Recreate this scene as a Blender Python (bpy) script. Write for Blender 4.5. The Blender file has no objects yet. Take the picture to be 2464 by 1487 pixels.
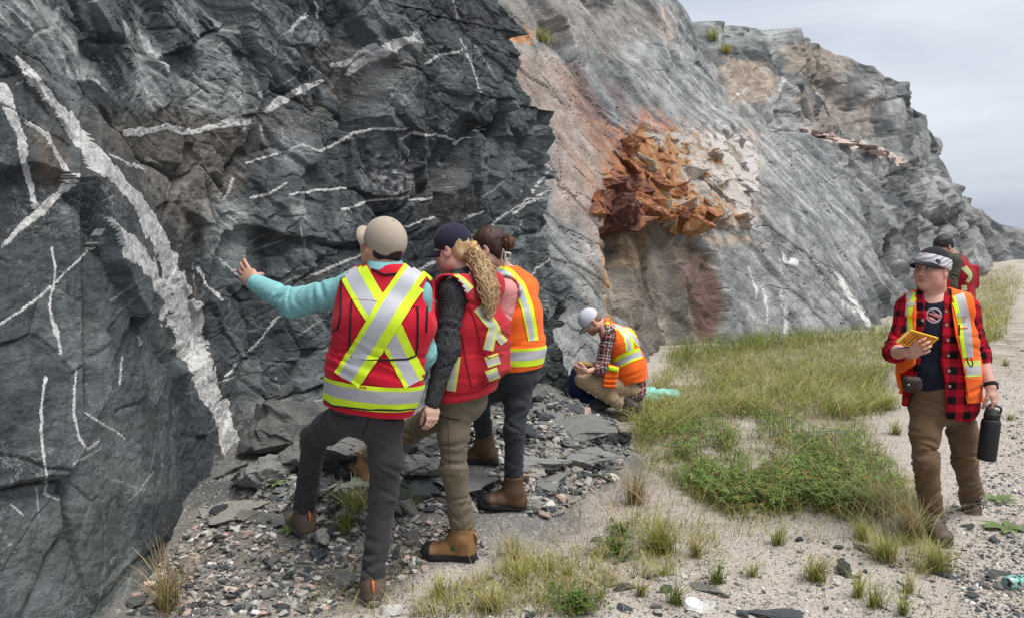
import bpy, math, time
import numpy as np
from mathutils import Vector, Matrix
from mathutils.bvhtree import BVHTree
T0 = time.time()
scene = bpy.context.scene
COL = scene.collection
rad = math.radians

# ------------------------------------------------------------------ camera
CAM_H = 1.65
FPX = 26.0 / 36.0 * 2464.0              # focal length in pixels of a 2464 px wide picture
CX, CY = 1232.0, 743.5
PITCH = math.atan2(145.0, FPX)
cam_d = bpy.data.cameras.new('camera'); cam = bpy.data.objects.new('camera', cam_d); COL.objects.link(cam)
cam_d.lens = 26.0; cam_d.sensor_width = 36.0; cam_d.clip_start = 0.05; cam_d.clip_end = 3000
cam.location = (0, 0, CAM_H); cam.rotation_euler = (math.pi / 2 - PITCH, 0, 0)
scene.camera = cam
# ------------------------------------------------------------------ sky and sun (overcast)
SUN_EL, SUN_AZ = rad(66), rad(120)      # azimuth clockwise from +Y: behind the camera, to the right
world = bpy.data.worlds.new('World'); scene.world = world; world.use_nodes = True
wn = world.node_tree; wn.nodes.clear()
def wnode(t, **kw):
    n = wn.nodes.new(t)
    for k, v in kw.items(): setattr(n, k, v)
    return n
sky = wnode('ShaderNodeTexSky', sky_type='NISHITA', sun_disc=False, sun_elevation=SUN_EL, sun_rotation=SUN_AZ)
sky.air_density = 1.0; sky.dust_density = 2.0
tc = wnode('ShaderNodeTexCoord')
mp = wnode('ShaderNodeMapping'); mp.inputs['Scale'].default_value = (1.0, 1.0, 4.2)
nz = wnode('ShaderNodeTexNoise'); nz.inputs['Scale'].default_value = 1.5; nz.inputs['Detail'].default_value = 5; nz.inputs['Roughness'].default_value = 0.5
nz.inputs['Distortion'].default_value = 0.6
cr = wnode('ShaderNodeValToRGB')
cr.color_ramp.elements[0].position = 0.34; cr.color_ramp.elements[0].color = (1.42, 1.58, 1.98, 1)
cr.color_ramp.elements[1].position = 0.66; cr.color_ramp.elements[1].color = (2.55, 2.68, 2.9, 1)
mx = wnode('ShaderNodeMixRGB'); mx.inputs['Fac'].default_value = 0.95
bg = wnode('ShaderNodeBackground'); bg.inputs['Strength'].default_value = 0.1
wo = wnode('ShaderNodeOutputWorld')
wn.links.new(tc.outputs['Generated'], mp.inputs['Vector']); wn.links.new(mp.outputs['Vector'], nz.inputs['Vector'])
wn.links.new(nz.outputs['Fac'], cr.inputs['Fac'])
wn.links.new(sky.outputs['Color'], mx.inputs['Color1']); wn.links.new(cr.outputs['Color'], mx.inputs['Color2'])
wn.links.new(mx.outputs['Color'], bg.inputs['Color']); wn.links.new(bg.outputs['Background'], wo.inputs['Surface'])
sun_d = bpy.data.lights.new('sun', 'SUN'); sun_d.energy = 1.5; sun_d.angle = rad(36); sun_d.color = (1.0, 0.96, 0.9)
sun = bpy.data.objects.new('sun', sun_d); COL.objects.link(sun)
sd = Vector((math.sin(SUN_AZ) * math.cos(SUN_EL), math.cos(SUN_AZ) * math.cos(SUN_EL), math.sin(SUN_EL)))
sun.rotation_euler = sd.to_track_quat('Z', 'Y').to_euler(); sun.location = (0, 0, 20)
vs = scene.view_settings
vs.view_transform = 'Standard'; vs.look = 'None'; vs.gamma = 1.0; vs.exposure = 1.62
try: vs.use_curve_mapping = False
except Exception: pass
scene.cycles.max_bounces = 5; scene.cycles.diffuse_bounces = 3; scene.cycles.glossy_bounces = 2
scene.cycles.use_denoising = True

# ------------------------------------------------------------------ projection (2464 x 1487 pixels <-> space)
CP, SP = math.cos(PITCH), math.sin(PITCH)
def project(P):
    P = np.asarray(P, float); x = P[..., 0]; y = P[..., 1]; z = P[..., 2] - CAM_H
    dep = np.maximum(y * CP - z * SP, 1e-3)
    return CX + FPX * x / dep, CY - FPX * (y * SP + z * CP) / dep
def raydir(u, v):
    a = (np.asarray(u, float) - CX) / FPX; b = (CY - np.asarray(v, float)) / FPX
    return np.stack([a, CP + b * SP, -SP + b * CP], -1)
def at(u, v, d):                        # the point seen at a pixel, at distance d along +Y
    r = raydir(u, v); r = r * (d / r[..., 1:2]) if r.ndim > 1 else r * (d / r[1])
    return r + np.array([0, 0, CAM_H])
def on_z(u, v, z=0.0):                  # the point seen at a pixel, at height z
    r = raydir(u, v); return r * ((z - CAM_H) / r[2]) + np.array([0, 0, CAM_H])
# wall frame: s runs along the rock cut, n points from the rock to the track
TS = np.array([0.554, 0.8325]); NS = np.array([0.8325, -0.554])
def sn2xy(s, n): return s * TS[0] + n * NS[0], s * TS[1] + n * NS[1]
def xy2sn(x, y): return x * TS[0] + y * TS[1], x * NS[0] + y * NS[1]

# ------------------------------------------------------------------ noise
def _h(ix, iy, iz, seed):
    h = (ix.astype(np.int64) * 374761393 + iy.astype(np.int64) * 668265263 + iz.astype(np.int64) * 2147483647 + seed * 974711) & 0xffffffff
    h = ((h ^ (h >> 13)) * 1274126177) & 0xffffffff
    h = ((h ^ (h >> 16)) * 2246822519) & 0xffffffff
    return ((h ^ (h >> 15)) & 0xffffff).astype(np.float32) / np.float32(0xffffff)
def vnoise(x, y, z=None, seed=0):       # value noise in -1..1
    x = np.asarray(x, np.float32); y = np.asarray(y, np.float32)
    ix = np.floor(x); iy = np.floor(y); fx = x - ix; fy = y - iy
    fx = fx * fx * (3 - 2 * fx); fy = fy * fy * (3 - 2 * fy)
    ix = ix.astype(np.int64); iy = iy.astype(np.int64)
    if z is None:
        zz = np.zeros_like(ix)
        a = _h(ix, iy, zz, seed); b = _h(ix + 1, iy, zz, seed); c = _h(ix, iy + 1, zz, seed); d = _h(ix + 1, iy + 1, zz, seed)
        return ((a + (b - a) * fx) * (1 - fy) + (c + (d - c) * fx) * fy) * 2 - 1
    z = np.asarray(z, np.float32); iz = np.floor(z); fz = z - iz; fz = fz * fz * (3 - 2 * fz); iz = iz.astype(np.int64)
    r = []
    for k in (0, 1):
        a = _h(ix, iy, iz + k, seed); b = _h(ix + 1, iy, iz + k, seed); c = _h(ix, iy + 1, iz + k, seed); d = _h(ix + 1, iy + 1, iz + k, seed)
        r.append((a + (b - a) * fx) * (1 - fy) + (c + (d - c) * fx) * fy)
    return (r[0] * (1 - fz) + r[1] * fz) * 2 - 1
def fbm(x, y, z=None, oct=4, seed=0, rough=0.5):
    a, t, f, w = 0.0, 0.0, 1.0, 1.0
    for o in range(oct):
        a = a + w * vnoise(x * f + 13.7 * o, y * f - 7.3 * o, None if z is None else z * f + 3.1 * o, seed + o); t += w; f *= 2.03; w *= rough
    return a / t
def facets(x, y, size, seed, tilt=0.6, blend=0.12, off=1.0):
    """broken-rock relief: every cell of a jittered grid is a small tilted plane; sloping steps between cells. Returns value, cell random, edge distance"""
    x = np.asarray(x, np.float32) / size; y = np.asarray(y, np.float32) / size
    ix = np.floor(x).astype(np.int64); iy = np.floor(y).astype(np.int64); zz = np.zeros_like(ix)
    best = np.full(x.shape, 9e9, np.float32); second = best.copy(); val = np.zeros_like(best); val2 = val.copy(); rnd = val.copy(); rnd2 = val.copy()
    for dx in (-1, 0, 1):
        for dy in (-1, 0, 1):
            cx = ix + dx; cy = iy + dy
            px = x - (cx + 0.05 + 0.9 * _h(cx, cy, zz, seed)); py = y - (cy + 0.05 + 0.9 * _h(cx, cy, zz + 1, seed))
            d = px * px + py * py
            r = _h(cx, cy, zz + 2, seed)
            v = (r * 2 - 1) * off + tilt * (px * (_h(cx, cy, zz + 3, seed) * 2 - 1) + py * (_h(cx, cy, zz + 4, seed) * 2 - 1)) * 2
            m = d < best; m2 = (~m) & (d < second)
            second = np.where(m, best, np.where(m2, d, second)); val2 = np.where(m, val, np.where(m2, v, val2)); rnd2 = np.where(m, rnd, np.where(m2, r, rnd2))
            val = np.where(m, v, val); rnd = np.where(m, r, rnd); best = np.where(m, d, best)
    e = np.sqrt(second) - np.sqrt(best); w = np.clip(0.5 + 0.5 * e / blend, 0, 1)
    return val * w + val2 * (1 - w), rnd, e
def sstep(a, b, x):
    t = np.clip((x - a) / (b - a), 0, 1); return t * t * (3 - 2 * t)

# ------------------------------------------------------------------ mesh and material helpers
def link(name, me, parent=None, mats=()):
    o = bpy.data.objects.new(name, me)
    COL.objects.link(o)
    for m in mats: me.materials.append(m)
    if parent is not None: o.parent = parent
    return o
def mesh_np(name, V, F, smooth=True, mat_index=None, attrs=None):
    """V (n,3); F (m,3|4) int array or list of such arrays; attrs {name: (kind, array)} on points"""
    me = bpy.data.meshes.new(name)
    Fs = F if isinstance(F, list) else [F]
    Fs = [np.asarray(f, np.int32) for f in Fs if len(f)]
    V = np.asarray(V, np.float32)
    me.vertices.add(len(V)); me.vertices.foreach_set('co', V.ravel())
    nl = sum(f.size for f in Fs); nf = sum(len(f) for f in Fs)
    me.loops.add(nl); me.polygons.add(nf)
    me.loops.foreach_set('vertex_index', np.concatenate([f.ravel() for f in Fs]))
    tot = np.concatenate([np.full(len(f), f.shape[1], np.int32) for f in Fs])
    st = np.concatenate([[0], np.cumsum(tot)[:-1]]).astype(np.int32)
    me.polygons.foreach_set('loop_start', st)
    try: me.polygons.foreach_set('loop_total', tot)
    except Exception: pass
    me.polygons.foreach_set('use_smooth', np.full(nf, bool(smooth)))
    if mat_index is not None: me.polygons.foreach_set('material_index', np.asarray(mat_index, np.int32))
    for k, (kind, arr) in (attrs or {}).items():
        a = me.attributes.new(k, kind, 'POINT')
        a.data.foreach_set({'FLOAT_COLOR': 'color', 'FLOAT_VECTOR': 'vector', 'FLOAT': 'value'}[kind], np.asarray(arr, np.float32).ravel())
    me.update(calc_edges=True)
    return me
def tag(o, label=None, cat=None, group=None, kind=None):
    if label: o['label'] = label
    if cat: o['category'] = cat
    if group: o['group'] = group
    if kind: o['kind'] = kind
    return o
def empty(name, loc, label, cat, group=None):
    o = bpy.data.objects.new(name, None); COL.objects.link(o); o.location = loc; o.empty_display_size = 0.1
    return tag(o, label, cat, group)
class Mat:
    """small node-tree helper"""
    def __init__(s, name, rough=0.8, spec=0.3):
        s.m = bpy.data.materials.new(name); s.m.use_nodes = True; s.nt = s.m.node_tree; s.b = s.nt.nodes['Principled BSDF']
        s.b.inputs['Roughness'].default_value = rough; s.b.inputs['Specular IOR Level'].default_value = spec
    def n(s, t, ins=None, **kw):
        k = s.nt.nodes.new(t)
        for a, v in kw.items(): setattr(k, a, v)
        for a, v in (ins or {}).items(): s.set(k.inputs[a], v)
        return k
    def set(s, sock, v):
        if isinstance(v, bpy.types.NodeSocket): s.nt.links.new(v, sock)
        else: sock.default_value = v
    def math(s, op, a, b=0.0, c=None):
        k = s.n('ShaderNodeMath', operation=op); s.set(k.inputs[0], a); s.set(k.inputs[1], b)
        if c is not None: s.set(k.inputs[2], c)
        return k.outputs[0]
    def mix(s, fac, a, b, mode='MIX'):
        k = s.n('ShaderNodeMixRGB', blend_type=mode); s.set(k.inputs[0], fac)
        s.set(k.inputs[1], a if isinstance(a, bpy.types.NodeSocket) else (*a[:3], 1)); s.set(k.inputs[2], b if isinstance(b, bpy.types.NodeSocket) else (*b[:3], 1))
        return k.outputs[0]
    def coord(s, kind='Object', scale=(1, 1, 1), rot=(0, 0, 0)):
        t = s.n('ShaderNodeTexCoord'); mpn = s.n('ShaderNodeMapping'); s.nt.links.new(t.outputs[kind], mpn.inputs['Vector'])
        mpn.inputs['Scale'].default_value = scale; mpn.inputs['Rotation'].default_value = rot
        return mpn.outputs[0]
    def noise(s, vec, scale, detail=4, rough=0.55, dist=0.0):
        return s.n('ShaderNodeTexNoise', {'Vector': vec, 'Scale': scale, 'Detail': detail, 'Roughness': rough, 'Distortion': dist}).outputs['Fac']
    def ramp(s, fac, stops):
        k = s.n('ShaderNodeValToRGB'); e = k.color_ramp.elements
        while len(e) < len(stops): e.new(0.5)
        for i, (p, c) in enumerate(stops):
            e[i].position = p; e[i].color = (*c, 1) if not np.isscalar(c) else (c, c, c, 1)
        s.set(k.inputs[0], fac); return k.outputs[0]
    def attr(s, name):
        return s.n('ShaderNodeAttribute', attribute_name=name)
    def bump(s, h, strength=0.4, dist=0.01):
        k = s.n('ShaderNodeBump', {'Height': h, 'Strength': strength, 'Distance': dist}); s.nt.links.new(k.outputs[0], s.b.inputs['Normal'])
        return k
    def color(s, c):
        s.set(s.b.inputs['Base Color'], c if isinstance(c, bpy.types.NodeSocket) else (*c[:3], 1)); return s
def seg_dist(u, v, pts):
    """distance and interpolated width from points to a polyline of (u, v, w)"""
    best = np.full(u.shape, 1e9, np.float32); w = np.zeros_like(best)
    for (a, b) in zip(pts[:-1], pts[1:]):
        ax, ay, aw = a; bx, by, bw = b; dx, dy = bx - ax, by - ay; L = dx * dx + dy * dy + 1e-9
        t = np.clip(((u - ax) * dx + (v - ay) * dy) / L, 0, 1)
        d = np.hypot(u - ax - t * dx, v - ay - t * dy); m = d < best
        best = np.where(m, d, best); w = np.where(m, aw + t * (bw - aw), w)
    return best, w
def in_poly(u, v, poly):
    """signed distance to a polygon in pixels, positive inside"""
    best = np.full(u.shape, 1e9, np.float32); ins = np.zeros(u.shape, bool)
    n = len(poly)
    for i in range(n):
        ax, ay = poly[i]; bx, by = poly[(i + 1) % n]; dx, dy = bx - ax, by - ay; L = dx * dx + dy * dy + 1e-9
        t = np.clip(((u - ax) * dx + (v - ay) * dy) / L, 0, 1)
        best = np.minimum(best, np.hypot(u - ax - t * dx, v - ay - t * dy))
        c = (ay > v) != (by > v)
        ins ^= c & (u < (bx - ax) * (v - ay) / (by - ay + 1e-12) + ax)
    return np.where(ins, best, -best)
def lerp_table(x, xs, ys): return np.interp(x, xs, ys)
def paint(col, m, rgb):
    m = np.clip(m, 0, 1)[..., None]; return col * (1 - m) + np.array(rgb, np.float32) * m
def soft(sd, px): return np.clip(sd / px + 0.5, 0, 1)
def grid_faces(nr, nc):
    i = np.arange(nr - 1)[:, None] * nc + np.arange(nc - 1)[None, :]
    return np.stack([i, i + 1, i + 1 + nc, i + nc], -1).reshape(-1, 4)
clip = lambda a: np.clip(a, 0, 1)
# ================================================================== rock materials
def rock_material(name, stretch=(1, 1, 1), rot=(0, 0, 0), bump=0.5, speck=0.5, contrast=0.75, rough=0.72):
    m = Mat(name, rough, 0.32)
    col = m.attr('Col').outputs['Color']
    c = m.coord('Object', stretch, rot)
    n1 = m.noise(c, 3.0, 8, 0.62, 0.4); n2 = m.noise(c, 22.0, 6, 0.65, 0.8); n3 = m.noise(c, 90.0, 4, 0.7)
    v = m.math('ADD', m.math('MULTIPLY', n1, 0.9), m.math('ADD', m.math('MULTIPLY', n2, 0.8), m.math('MULTIPLY', n3, 0.55)))   # mean about 1.12
    v = m.math('MULTIPLY_ADD', m.math('SUBTRACT', v, 1.12), contrast * 2.2, 1.0)
    v = m.math('MAXIMUM', v, 0.3)
    k = m.n('ShaderNodeCombineXYZ', {0: v, 1: v, 2: v}).outputs[0]
    base = m.mix(1.0, col, k, 'MULTIPLY')
    # pale mineral flecks and thread-like veinlets
    w1 = m.noise(c, 7.0, 5, 0.7, 1.6); ridge = m.math('ABSOLUTE', m.math('SUBTRACT', w1, 0.5))
    fl = m.math('MULTIPLY', m.ramp(ridge, [(0.0, 1.0), (0.012, 0.0)]), m.ramp(m.noise(c, 2.2, 2), [(0.52, 0.0), (0.66, 1.0)]))
    sp = m.ramp(m.noise(c, 60.0, 5, 0.75), [(0.60, 0.0), (0.70, 1.0)])
    sp = m.math('MULTIPLY', sp, m.ramp(n1, [(0.44, 0.0), (0.60, 1.0)]))
    base = m.mix(m.math('MULTIPLY', m.math('MAXIMUM', fl, sp), speck), base, (0.42, 0.43, 0.42))
    m.color(base)
    hgt = m.math('ADD', m.math('MULTIPLY', n2, 0.6), m.math('ADD', m.math('MULTIPLY', n3, 0.25), m.math('MULTIPLY', m.noise(c, 9.0, 6, 0.6, 1.2), 1.0)))
    m.bump(hgt, bump, 0.03)
    return m.m
M_DARK = rock_material('dark greenstone', (1.0, 1.0, 1.5), (0, rad(30), 0), 0.6, 0.75, 1.1)
M_SLAB = rock_material('grey schist', (0.8, 0.8, 1.6), (rad(20), rad(-25), 0), 0.5, 0.65, 1.15)
M_LOOSE = rock_material('loose stone', (1, 1, 1), (0, 0, 0), 0.4, 0.35, 0.6)
def quartz_material(name, tint):
    m = Mat(name, 0.6, 0.4); c = m.coord('Object')
    n1 = m.noise(c, 24.0, 6, 0.75, 0.8); n2 = m.noise(c, 70.0, 5, 0.75)
    col = m.ramp(n1, [(0.34, tuple(0.28 * t for t in tint)), (0.47, tuple(.8 * t for t in tint)), (0.7, tuple(min(0.9, 1.25 * t) for t in tint))])
    col = m.mix(m.ramp(n2, [(0.54, 0.0), (0.68, 0.8)]), col, (0.12, 0.12, 0.115))
    m.color(col); m.bump(m.math('ADD', n1, n2), 0.5, 0.02)
    return m.m
M_QUARTZ = quartz_material('white quartz', (0.53, 0.53, 0.515))
M_PINKQ = quartz_material('pink quartz', (0.52, 0.42, 0.37))
M_RUSTQ = rock_material('rusty quartz', (1, 1, 1), (0, 0, 0), 0.6, 0.5, 0.6)

def split_mesh(root_name, P, col, lab, faces, mats_by_label, names, kind_label, cat):
    """one mesh per label; label 0 is the root, the others its children"""
    fl = np.max(lab[faces], axis=1); cnt = (lab[faces] == fl[:, None]).sum(1); fl = np.where((fl > 0) & (cnt < 2), 0, fl)
    root = None
    for L in sorted(set(np.unique(fl)) | {0}):
        f = faces[fl == L]
        if len(f) < 4: continue
        used = np.unique(f); remap = np.full(len(P), -1, np.int32); remap[used] = np.arange(len(used))
        me = mesh_np(names[L], P[used], remap[f], False, attrs={'Col': ('FLOAT_COLOR', np.c_[col[used], np.ones(len(used))])})
        o = link(names[L], me, None if L == 0 else root, [mats_by_label[L]])
        if L == 0:
            root = o
            tag(o, kind_label, cat, kind='structure')
    return root

# ================================================================== dark rock face (near)
A_VEINS = [   # pixel polylines (u, v, width)
 [(40,140,22),(75,185,32),(100,215,36),(130,250,28),(165,290,32),(205,350,42),(240,390,54),(270,415,44),(300,450,40),(330,490,36),(352,522,46),(375,560,56),(395,610,52),(402,650,56),(415,690,72),(430,740,98),(452,800,88),(480,870,72),(505,930,58),(525,980,48),(545,1040,48),(565,1090,58),(588,1145,52),(600,1175,34)],
 [(250,508,8),(270,535,16),(290,560,44),(322,600,58),(350,635,40),(378,675,34),(392,705,36)],
 [(8,212,24),(22,260,36),(35,290,28),(50,330,24),(56,380,18),(62,420,15),(74,470,15),(82,498,22)],
 [(0,592,9),(40,556,11),(80,522,24),(110,492,26),(140,466,9),(178,436,16),(190,424,14)],
 [(168,425,26),(155,412,14),(132,360,10),(118,330,14),(66,300,9)],
 [(305,322,15),(340,314,20),(400,305,22),(450,316,17),(500,311,13),(545,299,15),(592,294,11)],
 [(262,372,5),(290,380,8),(318,398,16),(348,406,11)],
 [(645,266,15),(680,240,24),(722,214,17),(772,200,7)],
 [(832,182,11),(870,152,22),(920,125,28),(962,104,32),(1000,88,16),(1018,102,9)],
 [(800,160,5),(832,150,14),(862,124,14),(905,108,16)],
 [(590,395,6),(635,375,7),(690,365,5),(735,350,5),(770,361,5),(800,350,6),(850,326,7),(900,316,7),(985,311,7)],
 [(995,319,6),(1040,328,6),(1092,336,6)], [(1094,346,5),(1130,322,5),(1162,304,5)],
 [(820,502,4),(870,490,5),(930,481,5),(1042,474,4)],
 [(965,556,5),(1005,538,6),(1050,514,6)], [(1112,536,6),(1166,511,6)],
 [(1180,542,5),(1240,506,6),(1300,470,7),(1342,444,5)], [(1225,512,4),(1275,475,5),(1312,420,4)],
 [(740,668,4),(790,645,5),(835,628,6),(872,613,5)], [(985,664,5),(1020,645,6),(1056,628,5)], [(1268,672,4),(1300,645,5),(1344,606,5)],
 [(545,906,4),(600,838,5),(642,794,6),(676,764,4)],
 [(0,776,6),(50,746,7),(92,716,6),(126,690,5),(172,650,5),(206,618,5),(242,548,4)],
 [(108,912,16),(103,940,12),(98,990,8),(101,1060,9),(106,1130,9),(110,1182,12),(142,1200,9)],
 [(124,596,9),(132,640,9),(128,690,6),(121,736,11),(131,792,16),(140,832,18),(142,852,6)],
 [(180,890,4),(178,935,10),(178,1000,6),(184,1052,6),(208,1080,7),(240,1062,5)],
 [(205,990,6),(248,1020,9),(302,1056,6)], [(28,1214,6),(58,1240,5)],
 [(758,6,16),(770,18,22),(764,46,9)], [(738,36,24),(716,58,16),(702,78,14)],
 [(186,168,5),(190,190,6),(232,198,6),(258,222,5)], [(0,28,9),(22,56,7)],
 [(540,480,6),(552,455,9),(560,430,7)], [(335,812,9),(343,830,8)], [(300,858,6),(285,905,6),(283,925,4)],
 [(520,620,6),(560,650,9),(600,680,5)], [(470,635,9),(500,690,9),(535,720,14)],
 [(1105,95,4),(1130,150,5),(1160,220,5)], [(1028,155,7),(1070,130,8),(1110,118,7)],
 [(700,470,3),(760,462,4),(830,455,4)], [(598,470,3),(650,462,4),(690,440,3)],
]
A_BIG = {0, 1, 2, 3, 4, 5, 7, 8, 9}
NCA, NRA = 660, 620
aa = np.linspace(0, 1, NCA)
# columns even in the picture along the nominal line n = -3.85
def s_of_u(u, n):
    x = (u - CX) / FPX; d = n / (NS[0] * x + NS[1]); return d * (TS[0] * x + TS[1]), d
ucol = np.concatenate([np.linspace(-420, -20, 50)[:-1], np.linspace(-20, 1352, NCA - 60 - 49), np.full(60, 1352.0)])
NB_S = [-8, -2, 0.8, 1.6, 2.05, 2.5, 3.25, 4.2, 5.2, 6.3, 6.8]; NB_N = [-2.4, -2.7, -2.95, -3.2, -3.5, -4.0, -4.45, -4.35, -4.1, -3.78, -3.7]
sd_ = np.linspace(-1.5, 7.6, 1200); nd_ = np.interp(sd_, NB_S, NB_N) - .15 * 1.3; xd_, yd_ = sn2xy(sd_, nd_); ud_ = project(np.stack([xd_, yd_, 0 * xd_ + 1.3], -1))[0]
k_ = yd_ > .6; ud_, sd_ = np.maximum.accumulate(ud_[k_] + 1e-4 * np.arange(k_.sum())), sd_[k_]
scol = np.interp(ucol, ud_, sd_); scol[:40] = np.linspace(-7.5, scol[40], 41)[:-1]
ret = np.concatenate([np.zeros(NCA - 60), np.linspace(0, 1, 61)[1:]])        # the return round the right-hand edge
zrow = np.concatenate([np.linspace(-0.45, 4.3, NRA - 40), np.linspace(4.3, 5.6, 41)[1:]])
S = np.repeat(scol[None, :], NRA, 0); RT = np.repeat(ret[None, :], NRA, 0)
# rows: finer where the wall is near the camera
zscale = np.interp(scol, [-7, -1, 1.0, 1.4, 4.0, 6.5], [1.0, .9, 0.74, 0.72, 0.92, 1.08])
Z = zrow[:, None] * zscale[None, :]
s_end = scol[-1]
SE = np.interp(Z, [-.5, 0, .28, .85, 1.65, 2.4, 3.0, 3.4, 3.95, 5.5], [6.80, 6.78, 6.76, 6.46, 6.46, 6.62, 6.52, 6.16, 5.78, 5.0])
SE = SE + 0.10 * fbm(Z * 2.2, Z * 0 + 3.3, oct=3, seed=5) + .13 * facets(Z * 1.0, Z * 0 + 2.2, .34, 6, 1.0, .06)[0]
kk = sstep(3.5, s_end, S)
S2 = S + (SE - s_end) * kk
nb = np.interp(S2, NB_S, NB_N)
lean = np.where(Z > 0, Z, 0) * np.interp(S2, [0, 2, 3.2, 5, 6.5], [0.20, 0.17, 0.10, 0.03, 0.07])
foot = 0.30 * np.clip(0.9 - Z, 0, 1) ** 2 * np.interp(S2, [2.2, 2.9, 3.6, 5.4, 6.2], [0, .5, 1.5, 0.9, 0.2])     # rock toe behind the people
Nn = nb - lean + foot
# the block left of the big vein stands proud of the recess right of it
gx, gz = S2, Z
wx = gx + 0.13 * fbm(gx * 1.3, gz * 1.3, oct=2, seed=11) + .02 * fbm(gx * 9, gz * 9, oct=2, seed=15); wz = gz + 0.13 * fbm(gx * 1.3 + 40, gz * 1.3, oct=2, seed=12) + .02 * fbm(gx * 9 + 3, gz * 9, oct=2, seed=16)
def rot2(x, y, a): c, s_ = math.cos(a), math.sin(a); return x * c + y * s_, -x * s_ + y * c
up = sstep(1.9, 2.7, Z - 0.25 * (S2 - 2.5))            # upper area: diagonal foliation; lower: massive, blocky
fx, fz = rot2(wx, wz, rad(-36))
f1, r1, e1 = facets(wx * 0.9, wz * 0.75, 0.80, 21, 1.7, .06, .7)
f2, r2, e2 = facets(fx * 0.35, fz * 1.3, 0.33, 22, 1.2, .10, .8)
f2b, r2b, e2b = facets(wx * 1.3, wz * 0.72, 0.32, 23, 1.8, .06, .8)
hx = gx + 0.03 * fbm(gx * 7, gz * 7, oct=2, seed=13); hz = gz + 0.03 * fbm(gx * 7 + 9, gz * 7, oct=2, seed=14)
hfx, hfz = rot2(hx, hz, rad(-36))
f3, r3, e3 = facets(hfx * 0.45, hfz * 1.2, 0.10, 24, 1.4, .14)
f3b, r3b, e3b = facets(hx, hz * 0.9, 0.12, 25, 1.4, .14)
f4, r4, e4 = facets(hx * 1.2, hz, 0.045, 26, 1.2, .2)
rough_zone = sstep(2.9, 4.0, S2 + 0.25 * Z)            # right of the big vein the rock is much more broken
left_low = (1 - sstep(2.5, 3.2, S2)) * (1 - up)        # smooth lower-left block
amp1 = 0.055 + 0.025 * rough_zone
disp = amp1 * f1
disp += (0.020 * f2 * up + (0.012 + 0.024 * rough_zone) * f2b * (1 - 0.6 * up)) * (1 - 0.55 * left_low)
disp += (0.006 * f3 * up + (0.004 + 0.009 * rough_zone) * f3b * (1 - 0.6 * up)) * (1 - 0.5 * left_low)
disp += (0.0015 + 0.0015 * rough_zone) * f4
disp -= 0.03 * np.exp(-(e1 / 0.03) ** 2) * (0.4 + rough_zone) + 0.014 * np.exp(-(e2b / 0.05) ** 2) * (0.3 + rough_zone)
disp += 0.006 * fbm(gx * 9, gz * 9, oct=4, seed=31, rough=0.6)
# open joints: thin irregular grooves, diagonal above, upright on the right
cr1 = np.abs(fbm(fx * 0.9, fz * 3.2, oct=4, seed=61)); cr2 = np.abs(fbm(wx * 2.4, wz * 0.9, oct=4, seed=62)); cr3 = np.abs(fbm(wx * 1.6, wz * 2.6, oct=4, seed=63))
jm = sstep(-.1, .25, fbm(wx * 1.1, wz * 1.1, oct=2, seed=64))
disp -= 0.016 * np.clip(1 - cr1 / .014, 0, 1) * up + 0.020 * np.clip(1 - cr2 / .014, 0, 1) * (.2 + .8 * rough_zone) + .035 * np.clip(1 - e1 / .022, 0, 1) * jm + .022 * np.clip(1 - e2b / .045, 0, 1) * jm * (.3 + .7 * rough_zone)
disp -= 0.007 * np.exp(-(e3b / .10) ** 2) * rough_zone + .010 * np.exp(-(e2 / .07) ** 2) * up
def A_pos(disp):
    n = Nn + disp * (1 - RT)
    s = S2 + 0.35 * disp * (1 - RT) + RT * (0.25 + 0.3 * f2b * 0.25) * np.minimum(1, RT * 6) * 0.6
    n = n - RT ** 1.3 * 2.6
    x, y = sn2xy(s, n); return np.stack([x, y, Z], -1)
P = A_pos(disp); U, Vv = project(P)
# drill-hole half barrels
barrel = np.zeros(U.shape)
for uc, v0, v1, w in ((208, -200, 172, 56), (214, 200, 980, 46), (598, 20, 300, 26), (610, 320, 760, 42), (832, 170, 520, 34), (1010, 330, 520, 26), (1275, 430, 640, 24), (1148, 330, 520, 18)):
    uc2 = uc + (Vv - 400) * 0.012
    t = np.clip(np.abs(U - uc2) / (w / 2), 0, 1); win = sstep(v0 - 25, v0 + 25, Vv) * (1 - sstep(v1 - 40, v1 + 30, Vv))
    flat = win * (1 - t ** 2); barrel = np.maximum(barrel, win * (1 - t ** 8))
    sm = amp1 * f1 + 0.006 * fbm(gx * 4, gz * 40, oct=3, seed=33)
    disp = disp * (1 - 0.8 * flat) + 0.8 * flat * (sm - 0.004 - 0.036 * np.clip(1 - t * t, 0, 1))
P = A_pos(disp); U, Vv = project(P)
# veins: labels, slight relief
lab = np.zeros(U.shape, np.int32); cell_px = np.clip(np.maximum(np.abs(np.gradient(U, axis=1)), np.abs(np.gradient(Vv, axis=0))), 1.5, 4.5)
wob = fbm(gx * 9, gz * 9, oct=4, seed=41, rough=0.65); wob2 = fbm(gx * 34, gz * 34, oct=3, seed=42)
for i, pl in enumerate(A_VEINS):
    uu = U + 9 * fbm(gx * 7, gz * 7, oct=3, seed=43 + i); vv2 = Vv + 9 * fbm(gx * 5 + 7, gz * 5, oct=2, seed=90 + i)
    d, w = seg_dist(uu, vv2, pl)
    w = w * (0.84 + 0.65 * wob + 0.3 * wob2)
    if i not in A_BIG: w = np.maximum(w * 0.40 * (1.0 + 0.45 * wob2 + .5 * wob) + .7, 1.1 * cell_px)
    m = (d < w / 2) & (RT < 0.2)
    lab[m] = i + 1
    disp = disp + np.where(m, 0.002 if i in A_BIG else 0.001, 0) + np.where(m & (i in A_BIG), 0.004 * fbm(gx * 16, gz * 16, oct=3, seed=77), 0)
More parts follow.
